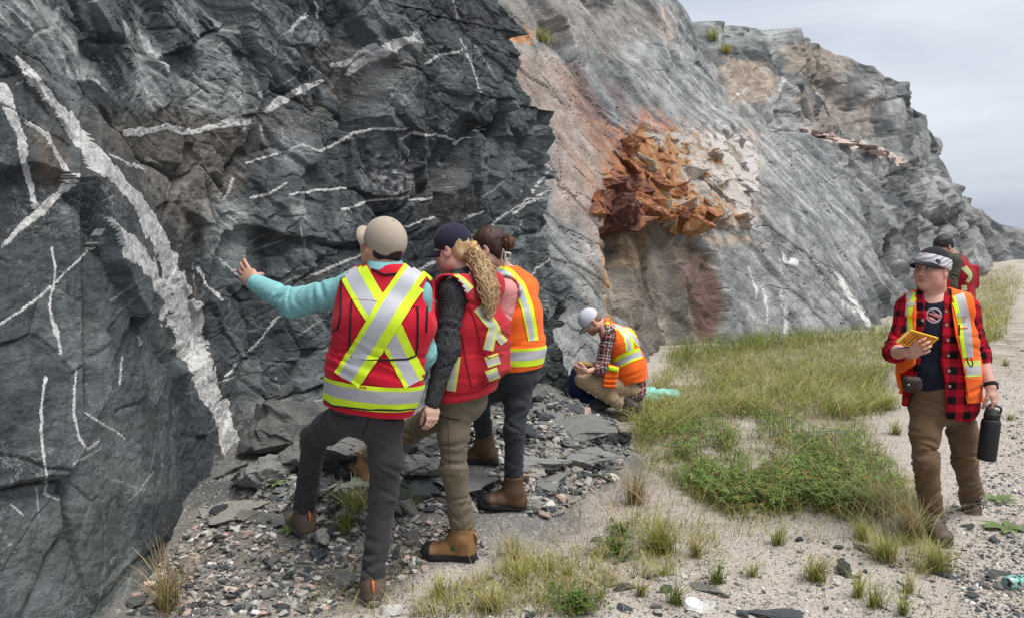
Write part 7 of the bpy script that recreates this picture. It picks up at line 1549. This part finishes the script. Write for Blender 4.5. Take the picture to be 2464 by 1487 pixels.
# vest, open
OPEN_V = [(352, 230), (506, 230), (515, 380), (530, 480), (556, 580), (574, 680), (584, 900), (200, 900), (200, 655), (290, 648), (348, 612), (352, 560), (348, 460), (352, 380)]
tor = torso_prims(pel, waist, chest, neck, shL + side * .012, shR - side * .012, hs, side, .200, .188, .186, .020, .074, (.155, .150, .146))
V, F = blend(tor, .007, .04, cuts=[(J(2350, 962, 4.2), -unit(V3(.05, 0, 1))), (neck + V3(0, 0, .05), V3(0, 0, 1))], subs=[(cone(shL + side * .050, shL + side * .25 - V3(0, 0, .10), .085, .14), .015), (cone(shL + side * .07 - V3(0, 0, .05), elL + side * .14 - V3(0, 0, .06), .085, .11), .02), (cone(shR - side * .050, shR - side * .25 - V3(0, 0, .10), .085, .14), .015), (cone(shR - side * .07 - V3(0, 0, .05), elR - side * .14, .085, .10), .02), (cone(neck - V3(0, 0, .05), H.c, .075, .08), .012)], smooth=1, fn=opening(OPEN_V, 0.0))
V, _, _ = folds(V, F, [(neck, pel, side, 0)], .010, [(pel, .25, .6)], 95, 6)
vest = per.add('vest', V, F, M_ORANGE); bv = bvh_of(V, F); TW = [M_LIME, M_SILVERW]
zz = lambda l: [(*Z3(a, b), w * .5345) for a, b, w in l]
tapes(per, vest, bv, [zz([(330, 285, 62), (308, 340, 62), (302, 400, 60), (312, 460, 56), (322, 500, 50)])], TW, split=(2, 5))
tapes(per, vest, bv, [zz([(535, 300, 66), (552, 350, 62), (566, 420, 58), (572, 480, 55), (580, 540, 50), (585, 580, 46)])], TW, split=(0, 4))
tapes(per, vest, bv, [zz([(280, 345, 15), (345, 341, 15)]), zz([(535, 390, 18), (582, 383, 18)])], [M_SILVERW, M_SILVERW], lift=.008)
for y in (400, 408, 416): binding(per, vest, bv, [Z3(538, y), Z3(556, y + 6), Z3(574, y)], .0014, cloth('print line', (.45, .2, .12)), lift=.008, name='printed_line')
binding(per, vest, bv, [Z3(276, 397), Z3(348, 393)], .003, M_ORANGE, lift=.009); binding(per, vest, bv, [Z3(540, 448), Z3(584, 445)], .003, M_ORANGE, lift=.009)
tapes(per, vest, bv, [zz([(556, 630, 74), (590, 632, 74), (640, 628, 74)]), zz([(300, 583, 16), (345, 577, 16)])], [M_LIMEW, M_SILVERW], split=(2, 5))
binding(per, vest, bv, [Z3(355, 300), Z3(352, 380), Z3(349, 460), Z3(352, 560)], .0035, M_ORANGE); binding(per, vest, bv, [Z3(508, 300), Z3(517, 380), Z3(532, 480), Z3(558, 580), Z3(577, 680), Z3(588, 760)], .0035, M_ORANGE)
V, F = tube(spline([JZ(578, 578, 3.98), JZ(588, 610, 3.96), JZ(600, 622, 3.96), JZ(606, 605, 3.97), JZ(598, 585, 3.98)], 16), .0035, 5); per.add('cord_loop', V, F, M_BLACK, parent=vest)
V, F = tube([JZ(545, 430, 3.985), JZ(546, 480, 3.985)], .004, 6); per.add('clip_pen', V, F, M_BLACK, parent=vest)
# watch
w = unit(wrL - elL); wc = wrL - w * .012; V, F = blend([econe(wc - w * .008, wc + w * .008, V3(0, 1, 0), (.036, .034), (.035, .033))], .004, 0, cuts=[(wc + w * .011, w), (wc - w * .011, -w)]); wt = per.add('watch', V, F, M_BLACK)
V, F = blend([box(wc + V3(.030, -.014, 0), (unit(V3(.8, -.5, .1)), unit(V3(.5, .8, 0)), unit(V3(-.05, 0, 1))), (.008, .020, .020), .005)], .003, 0); mg = Mat('watch glass', .2, .5); mg.color((.02, .02, .025)); per.add('watch_face', V, F, mg.m, parent=wt)
print('walker', time.time() - T0)
# ------------------------------------------------------------------ man crouching with a notebook
def Z4(x, y): return 1313.9 + .2261 * x, 702.8 + .2261 * y
def J4(x, y, d): return J(*Z4(x, y), d)
g = on_z(1515, 1003, 0.0)
per = Person((g[0], g[1], gz1(g[0], g[1])), 'man crouching in orange vest, plaid shirt and white cap, writing in a notebook')
shL, shR = J4(650, 445, 7.08), J4(700, 430, 7.42); neck = J4(612, 352, 7.26); chest = J4(790, 540, 7.25); waist = J4(880, 780, 7.26); pel = J4(915, 1010, 7.28)
elL, wrL = J4(600, 800, 7.05), J4(440, 845, 6.98); elR, wrR = J4(600, 790, 7.5), J4(430, 820, 7.35)
hipL, knL, anL = J4(860, 1010, 7.18), J4(405, 925, 7.12), J4(800, 1190, 7.15); hipR, knR, anR = J4(900, 1010, 7.38), J4(430, 930, 7.46), J4(850, 1170, 7.42)
side = unit(shR - shL); side[2] = 0; side = unit(side); hs = unit(hipR - hipL); H = Head(J4(478, 312, 7.25), V3(-.70, -.08, -.72), up=(-.55, 0, .8))
tfw = unit(np.cross(V3(0, 0, 1), side)); Dl = unit(V3(-.9, .05, .15)); Dr = unit(V3(-.9, -.1, .15))
core = torso_prims(pel, waist, chest, neck, shL, shR, hs, side, .13, .11, .13, 0, .045, (.09, .08, .09)) + arm_prims(shL, elL, wrL, (.04, .035, .026)) + arm_prims(shR, elR, wrR, (.04, .035, .026)) + [K(cone(hipL, knL, .06, .045), .03), K(cone(knL, anL, .045, .03), .03), K(cone(hipR, knR, .06, .045), .03), K(cone(knR, anR, .045, .03), .03)]
add_body(per, H, neck, (.55, .31, .24), core, [(wrL, Dl, hand_prims(wrL, Dl, V3(-.1, -.5, .8), V3(0, .5, .8), curl=(25, 35, 25))), (wrR, Dr, hand_prims(wrR, Dr, V3(0, .6, .7), V3(0, -.5, .7), curl=(25, 35, 25)))], brow=(.12, .07, .04), stubble=(.22, .13, .09), flush=.4)
hv, hf = blend([K(H.e(0, -.012, .024, .080, .101, .094), .02), K(H.e(0, -.06, -.03, .058, .04, .045), .03)], .004, .02, subs=[(H.e(0, .09, -.03, .10, .10, .085), .01), (H.e(0, .0, -.075, .1, .075, .055), .01)]); per.add('hair', hv, hf, M_HSAND)
make_cap(per, H, M_CAPW, M_CAPG, brim_len=.07, tilt=.0, lowb=.028, size=1.02, rz=.10)
PL = [(0, (.16, .022, .030)), (.14, (.62, .55, .52)), (.19, (.16, .022, .030)), (.36, (.035, .035, .042)), (.58, (.62, .57, .55)), (.64, (.035, .035, .042)), (.78, (.42, .36, .35)), (.92, (.16, .022, .030))]
M_PLAID = plaid('maroon grey white plaid', .125, None, PL)
tor = torso_prims(pel + V3(0, 0, -.02), waist, chest, neck, shL, shR, hs, side, .165, .155, .165, .008, .062, (.135, .125, .125))
make_shirt(per, tor, [(shL, elL, wrL, (.075, .062, .045)), (shR, elR, wrR, (.072, .06, .045))], M_PLAID, .010, side=unit(chest - pel), up=tfw, origin=chest, seed=101, cuts=[(neck + unit(H.c - neck) * .015, unit(H.c - neck))])
make_trousers(per, waist * .3 + pel * .7, pel, (hipL, knL, anL), (hipR, knR, anR), M_KHAKI, .165, .105, .082, .070, amp=.014, seed=105, dw=.14)
for an, dd, yy in ((anL, 0, 7.12), (anR, 1, 7.40)):
    hl = J4(1010 + 30 * dd, 1232, yy); to = J4(880 + 25 * dd, 1345, yy - .03); make_boot(per, an * .7 + hl * .3 + V3(0, 0, .03), hl, hl + unit(to - hl) * .28, an * .9 + hl * .1 + V3(0, 0, .06), M_BOOTK, M_SOLE, w=.05, shaft_r=.056, up=unit(V3(-.55, 0, .8)), lace=False)
tor = torso_prims(pel + (waist - pel) * .45, waist, chest, neck, shL - side * .006, shR + side * .006, hs, side, .180, .175, .180, .022, .070, (.150, .140, .140))
V, F = blend(tor, .0075, .04, cuts=[(pel * .62 + waist * .38, -unit(waist - pel)), (neck + unit(H.c - neck) * .02, unit(H.c - neck))], subs=[(cone(shL - side * .030, shL - side * .25 - V3(0, 0, .1), .085, .13), .015), (cone(shL - side * .07, elL - side * .16, .095, .13), .02), (cone(shR + side * .03, shR + side * .25 - V3(0, 0, .1), .085, .13), .015), (cone(neck - unit(H.c - neck) * .02, H.c, .064, .064), .012)], smooth=2)
V, _, _ = folds(V, F, [(neck, chest, side, 0), (chest, pel, side, .2)], .010, [(pel, .25, .6)], 107, 7)
vest = per.add('vest', V, F, M_ORANGE); bv = bvh_of(V, F); q4 = lambda l: [(*Z4(a, b), w * .2261) for a, b, w in l]
tapes(per, vest, bv, [q4([(590, 375, 70), (700, 345, 75), (790, 375, 80), (860, 460, 85), (890, 560, 90), (890, 625, 90)]), q4([(760, 325, 60), (860, 400, 70), (940, 480, 75), (1000, 560, 70)]), q4([(690, 800, 110), (790, 735, 120), (900, 680, 120), (1030, 635, 120)])])
# front flap of the vest hanging over the thigh
V, F = blend([K(box(J4(690, 895, 7.02), (unit(V3(.6, -.1, -.1)), V3(0, 1, 0), unit(V3(.25, 0, 1))), (.065, .02, .11), .02), .01)], .007, 0, smooth=1); V, _, _ = folds(V, F, [(V[0], V[0] + V3(0, 0, .1), V3(1, 0, 0), 0)], .02, [], 109, 6); fl_ = per.add('vest_flap', V, F, M_ORANGE)
V, F = blend([K(box(J4(718, 815, 7.0), (unit(V3(.6, -.1, -.1)), V3(0, 1, 0), unit(V3(.25, 0, 1))), (.050, .022, .022), .01), .01)], .006, 0, smooth=1); per.add('reflective_tape', V, F, M_LIME, parent=fl_)
print('croucher', time.time() - T0)
# ------------------------------------------------------------------ man further along the rock, head bowed
def Z6(x, y): return 2126.6 + .185 * x, 550 + .185 * y
def J6(x, y, d): return J(*Z6(x, y), d)
g = on_z(2285, 970, 0.0); D6 = 8.7
base = J6(880, 300, D6); per = Person((base[0], base[1], gz1(base[0], base[1])), 'black haired man in maroon vest and dark olive hoodie, head bowed by the rock')
neck = J6(880, 345, D6); shL, shR = J6(905, 440, D6 - .16), J6(960, 430, D6 + .18); chest = J6(960, 600, D6); waist = chest + V3(.01, 0, -.24); pel = waist + V3(-.02, 0, -.22)
elL = shL + V3(-.06, -.05, -.27); wrL = elL + V3(-.22, .05, .02); elR = shR + V3(-.06, .05, -.27); wrR = elR + V3(-.22, -.05, .02)
hipL, hipR = pel + V3(-.03, -.09, -.03), pel + V3(.02, .09, -.03); knL = hipL + V3(-.04, -.02, -.40); knR = hipR + V3(.0, .02, -.40); gz_ = gz1(base[0], base[1]); anL = V3(knL[0] + .03, knL[1], gz_ + .15); anR = V3(knR[0] + .05, knR[1], gz_ + .15)
side = unit(V3(.25, .97, 0)); H = Head(J6(780, 228, D6), V3(-.85, -.05, -.45), up=(-.3, 0, .9))
core = torso_prims(pel, waist, chest, neck, shL, shR, side, side, .13, .11, .13, 0, .045, (.09, .08, .09)) + [K(cone(hipL, knL, .06, .045), .03), K(cone(knL, anL, .045, .03), .03), K(cone(hipR, knR, .06, .045), .03), K(cone(knR, anR, .045, .03), .03)] + arm_prims(shL, elL, wrL, (.04, .035, .026)) + arm_prims(shR, elR, wrR, (.04, .035, .026))
Dl = unit(wrL - elL); Dr = unit(wrR - elR); add_body(per, H, neck, SKIN_D, core, [(wrL, Dl, hand_prims(wrL, Dl, V3(0, -.2, 1), V3(0, 1, 0))), (wrR, Dr, hand_prims(wrR, Dr, V3(0, .2, 1), V3(0, -1, 0)))], brow=(.01, .01, .01))
hv, hf = blend([K(H.e(0, -.008, .036, .090, .110, .098), .02), K(H.e(0, -.055, -.02, .07, .05, .06), .03)], .005, .02, subs=[(H.e(0, .10, -.045, .10, .085, .085), .01), (H.e(0, .02, -.07, .1, .06, .05), .01)]); hv = hv + vnormals(hv, hf) * (.005 * fbm(hv[:, 0] * 40, hv[:, 1] * 40, hv[:, 2] * 40, oct=3, seed=111))[:, None]; per.add('hair', hv, hf, M_HBLACK)
tor = torso_prims(pel, waist, chest, neck, shL, shR, side, side, .16, .15, .16, .01, .07, (.13, .12, .125)) + [K(ell(neck + V3(.10, .02, -.045), (V3(.9, 0, -.3), V3(0, 1, 0), V3(.3, 0, .9)), (.10, .11, .045)), .03)]
make_shirt(per, tor, [(shL, elL, wrL, (.082, .07, .05)), (shR, elR, wrR, (.08, .07, .05))], M_HOOD, .012, name='hoodie', cuts=[(neck + V3(0, 0, .02), V3(.1, 0, 1))])
make_trousers(per, waist * .3 + pel * .7, pel, (hipL, knL, anL), (hipR, knR, anR), M_NAVYP, .165, .1, .078, .07, seed=115)
for an in (anL, anR): hl = an + V3(.075, 0, -.15); make_boot(per, an - V3(0, 0, .05), hl, hl + V3(-.28, 0, 0), an + V3(0, 0, .03), M_BOOTK, M_SOLE, lace=False)
tor = torso_prims(pel + V3(0, 0, .03), waist, chest, neck - V3(0, 0, .04), shL, shR, side, side, .18, .175, .18, .028, .07, (.15, .14, .14))
V, F = blend(tor + [K(box(chest + V3(.12, -.03, -.02), (V3(1, 0, .05), V3(0, 1, 0), V3(-.05, 0, 1)), (.055, .13, .13), .03), .03)], .009, .04, cuts=[(pel + V3(0, 0, -.04), V3(0, 0, -1)), (neck - V3(0, 0, .055), V3(-.6, 0, 1))], subs=[(cone(shL - side * .02, shL - side * .25 - V3(0, 0, .1), .085, .14), .015), (cone(shL - side * .07, elL - side * .18, .095, .12), .02), (cone(shR + side * .03, shR + side * .25 - V3(0, 0, .1), .085, .14), .015)], smooth=2)
vest = per.add('vest', V, F, M_MAROON); bv = bvh_of(V, F); q6 = lambda l: [(*Z6(a, b), w * .185) for a, b, w in l]
tapes(per, vest, bv, [q6([(1050, 500, 50), (1120, 580, 50), (1125, 640, 50), (1080, 700, 45)]), q6([(1000, 500, 40), (1110, 600, 40)]), q6([(1010, 775, 70), (1080, 770, 70)]), q6([(870, 690, 40), (850, 770, 40)])], [M_LIMEW, M_SILVERW])
V, F = tube([J6(900, 365, D6 - .15), J6(950, 400, D6 - .17), J6(985, 470, D6 - .19)], .02, 6); per.add('strap', V, F, M_MAROON)
print('far man', time.time() - T0)
# ================================================================== things held or lying about
def prop(name, V, F, mat, label, cat, loc=None, parent=None, mat_index=None, smooth=True, attrs=None):
    me = mesh_np(name, V if loc is None else V - np.asarray(loc), F, smooth, mat_index=mat_index, attrs=attrs); o = link(name, me, parent, mat if isinstance(mat, (list, tuple)) else [mat])
    if loc is not None: o.location = loc
    return tag(o, label, cat)
def lathe(c, ax, prof, n=32, side=None):
    """profile (radius, height) round axis ax from c"""
    ax = unit(ax); x = ortho(ax, V3(.31, .9, .2)); y = np.cross(ax, x); V = []; F = []
    for r_, h_ in prof:
        for k in range(n): a = 2 * math.pi * k / n; V.append(c + ax * h_ + (x * math.cos(a) + y * math.sin(a)) * r_)
    for i in range(len(prof) - 1):
        for k in range(n): F.append((i * n + k, i * n + (k + 1) % n, (i + 1) * n + (k + 1) % n, (i + 1) * n + k))
    return np.array(V), np.array(F)
# bottle in the walker's hand
m = Mat('black powder coat', .55, .35); m.color((.012, .013, .015)); m.bump(m.noise(m.coord('Object'), 400, 2), .25, .003); M_BOT = m.m
top, bot = J(2389, 985, 4.05), J(2373, 1106, 4.05); ax = unit(top - bot); L = np.linalg.norm(top - bot)
bl = empty('water_bottle', tuple(bot), 'large black insulated bottle hanging from the walking woman\'s hand', 'bottle')
def bpart(name, V, F, mat):
    me = mesh_np(name, V - bot, F, True); o = link(name, me, bl, [mat]); return o
V, F = lathe(bot, ax, [(.001, 0), (.044, 0), (.0475, .004), (.0485, .012), (.0485, L * .74), (.046, L * .78), (.038, L * .82), (.036, L * .83), (.001, L * .83)], 36); bpart('bottle_body', V, F, M_BOT)
V, F = lathe(bot, ax, [(.001, L * .83), (.040, L * .832), (.0405, L * .87), (.039, L * .875), (.0405, L * .88), (.0405, L * .92), (.034, L * .93), (.033, L * .99), (.030, L), (.001, L)], 32); bpart('bottle_cap', V, F, M_SOLE)
sd_ = unit(np.cross(ax, V3(0, 1, 0))); V, F = tube(spline([bot + ax * L * .90 - sd_ * .04, bot + ax * (L + .008) - sd_ * .046, bot + ax * (L + .022) - sd_ * .015, bot + ax * (L + .018) + sd_ * .03, bot + ax * L * .92 + sd_ * .04], 16), .006, 8); bpart('carry_loop', V, F, M_SOLE)
# notebook: yellow cover with a red grid
m = Mat('yellow notebook cover', .6, .3); c = m.attr('puv').outputs['Vector']; s_ = m.n('ShaderNodeSeparateXYZ', {0: c})
fx_ = m.math('FRACT', m.math('MULTIPLY', s_.outputs[0], 8.0)); fy_ = m.math('FRACT', m.math('MULTIPLY', s_.outputs[1], 7.0))
cell = m.n('ShaderNodeTexWhiteNoise', {'Vector': m.n('ShaderNodeCombineXYZ', {0: m.math('FLOOR', m.math('MULTIPLY', s_.outputs[0], 8.0)), 1: m.math('FLOOR', m.math('MULTIPLY', s_.outputs[1], 7.0)), 2: 0.0}).outputs[0]}, noise_dimensions='3D')
ins_ = m.math('MULTIPLY', m.math('MULTIPLY', m.math('GREATER_THAN', fx_, .09), m.math('LESS_THAN', fx_, .91)), m.math('MULTIPLY', m.math('GREATER_THAN', fy_, .09), m.math('LESS_THAN', fy_, .91)))
rim = m.math('MULTIPLY', m.math('MULTIPLY', m.math('GREATER_THAN', s_.outputs[0], .05), m.math('LESS_THAN', s_.outputs[0], .95)), m.math('MULTIPLY', m.math('GREATER_THAN', s_.outputs[1], .05), m.math('LESS_THAN', s_.outputs[1], .95)))
sq = m.mix(m.math('GREATER_THAN', cell.outputs['Value'], .45), (.42, .07, .02), (.17, .012, .014))
m.color(m.mix(m.math('MULTIPLY', ins_, rim), (.80, .42, .02), sq)); M_BOOK = m.m
paper = cloth('paper', (.62, .61, .58)); yel = cloth('plain yellow cover', (.72, .40, .03))
def notebook(name, B, C, A, th, label, cover=None, thick=.024):
    """B corner, B->C one edge, B->A the other; th thickness direction away from the patterned face"""
    root = empty(name, tuple(B), label, 'notebook'); th = unit(th); e1, e2 = C - B, A - B
    def slab(nm, o0, t0, t1, mat, inset=0.0):
        q = []
        for t in (t0, t1):
            for a, b in ((inset, inset), (1 - inset, inset), (1 - inset, 1 - inset), (inset, 1 - inset)): q.append(e1 * a + e2 * b + th * t)
        V = np.array(q); F = np.array([(0, 1, 2, 3), (4, 7, 6, 5), (0, 4, 5, 1), (1, 5, 6, 2), (2, 6, 7, 3), (3, 7, 4, 0)]); uv = np.array([(a, b, 0) for a, b in ((0, 0), (1, 0), (1, 1), (0, 1))] * 2, float)
        me = mesh_np(nm, V, F, False, attrs={'puv': ('FLOAT_VECTOR', uv)}); return link(nm, me, root, [mat])
    slab('front_cover', 0, 0, .004, cover or M_BOOK); slab('pages', 0, .0045, thick - .0045, paper, .03); slab('back_cover', 0, thick - .004, thick, cover or M_BOOK)
    me = mesh_np('spine', np.array([e2 * 0 - e2 * .012, e1 - e2 * .012, e1 - e2 * .012 + th * thick, -e2 * .012 + th * thick, e2 * .004, e1 + e2 * .004, e1 + e2 * .004 + th * thick, e2 * .004 + th * thick]), np.array([(0, 1, 2, 3), (4, 7, 6, 5), (0, 4, 5, 1), (3, 2, 6, 7), (0, 3, 7, 4), (1, 5, 6, 2)]), False); link('spine', me, root, [yel]); return root
B, C, A = J(2192, 795, 3.85), J(2259, 814, 3.85), J(2158, 825, 3.87)
nth = unit(np.cross(C - B, A - B)); nth = nth if nth[1] > 0 else -nth
notebook('notebook', B, C, A, nth, 'yellow notebook with a red grid cover held by the walking woman', thick=.022)
V, F = tube([J(2158, 838, 3.88), J(2213, 832, 3.885)], np.array([.003, .0045]), 8); prop('pen', V, F, cloth('pen plastic', (.05, .06, .10)), 'dark pen held under the yellow notebook', 'pen')
notebook('notebook', J4(345, 765, 7.05), J4(345, 752, 7.30), J4(500, 790, 7.05), V3(0, -.1, 1), 'small yellow notebook held open by the crouching man', cover=yel, thick=.02)
# navy backpack in front of the crouching man
bc = J4(335, 985, 7.30); V, F = blend([K(ell(bc, (V3(1, 0, 0), V3(0, 1, 0), V3(0, 0, 1)), (.085, .10, .19)), .05), K(ell(bc + V3(.10, 0, -.15), (V3(1, 0, 0), V3(0, 1, 0), V3(0, 0, 1)), (.09, .10, .07)), .05)], .010, .05, smooth=1)
V = V + vnormals(V, F) * (.03 * fbm(V[:, 0] * 7, V[:, 1] * 7, V[:, 2] * 7, oct=3, seed=301))[:, None]
bp = empty('backpack', tuple(bc - V3(0, 0, .2)), 'crumpled navy backpack standing in front of the crouching man', 'backpack')
me = mesh_np('pack_body', V - (bc - V3(0, 0, .2)), F, True); link('pack_body', me, bp, [cloth('navy nylon', (.012, .02, .07), .6)])
V, F = tube(spline([bc + V3(-.1, -.12, .1), bc + V3(-.14, -.15, 0), bc + V3(-.1, -.14, -.12)], 10), .012, 6); me = mesh_np('shoulder_strap', V - (bc - V3(0, 0, .2)), F, True); link('shoulder_strap', me, bp, [M_BLACK])
# turquoise jacket on the grass behind him
jc = on_z(*Z4(1120, 1085), .05); V, F = blend([K(econe(jc + V3(-.36, .02, .0), jc + V3(.0, .04, .0), V3(0, 1, 0), (.16, .07), (.13, .045)), .04), K(econe(jc + V3(.0, .04, .0), jc + V3(.26, 0, .0), V3(0, 1, 0), (.09, .045), (.06, .035)), .04), K(econe(jc + V3(-.2, -.12, -.03), jc + V3(.1, -.10, -.04), V3(0, 1, 0), (.08, .03), (.05, .02)), .03)], .008, .03, smooth=1)
V = V + vnormals(V, F) * (.05 * (.45 - 1.6 * np.abs(fbm(V[:, 0] * 8, V[:, 1] * 8, V[:, 2] * 8, oct=3, seed=311))))[:, None]
prop('jacket', V, F, cloth('turquoise nylon', (.24, .62, .55), .7), 'crumpled turquoise jacket lying on grass behind the crouching man', 'jacket', loc=jc)
# drink can by the track
cc = on_z(2446, 1398, .034); ax = unit(V3(.94, .30, .02)); m = Mat('printed can', .35, .5); c = m.coord('Object'); n = m.noise(c, 42, 1, .4); n2 = m.noise(m.coord('Object', (1.6, 1, 1)), 60, 1, .4)
col = m.mix(m.ramp(n, [(.47, 0.0), (.48, 1.0)]), (.015, .016, .017), (.28, .29, .31)); col = m.mix(m.ramp(n2, [(.56, 0.0), (.57, 1.0)]), col, (.13, .62, .50)); m.color(col)
V, F = lathe(cc - ax * .065, ax, [(.001, .004), (.025, .004), (.027, 0), (.029, .002), (.0275, .006), (.033, .014), (.033, .05), (.0315, .062), (.033, .08), (.033, .118), (.027, .128), (.026, .131), (.001, .128)], 36)
q = V - (cc - ax * .065); V = V + (.006 * fbm(V[:, 0] * 28, V[:, 1] * 28, V[:, 2] * 28, oct=2, seed=321))[:, None] * unit(V3(0, -.4, 1)) * (((q @ ax) > .02) & ((q @ ax) < .115))[:, None]
can = prop('drink_can', V, F, m.m, 'dented black, grey and turquoise drink can beside the track', 'drink can', loc=cc)
# white cup lid
lc = ghit(1668, 1460) + V3(0, 0, .006); M_LID = cloth('white plastic', (.66, .67, .66), .4, spec=.5, var=.06); up_ = unit(V3(.10, -.16, 1))
V, F = lathe(lc, up_, [(.047, -.004), (.0475, .003), (.044, .006), (.043, .012), (.040, .020), (.034, .022), (.033, .018), (.012, .017), (.001, .017)], 36)
lid = prop('cup_lid', V, F, M_LID, 'white plastic cup lid lying on the sand', 'cup lid', loc=lc)
print('props', time.time() - T0)
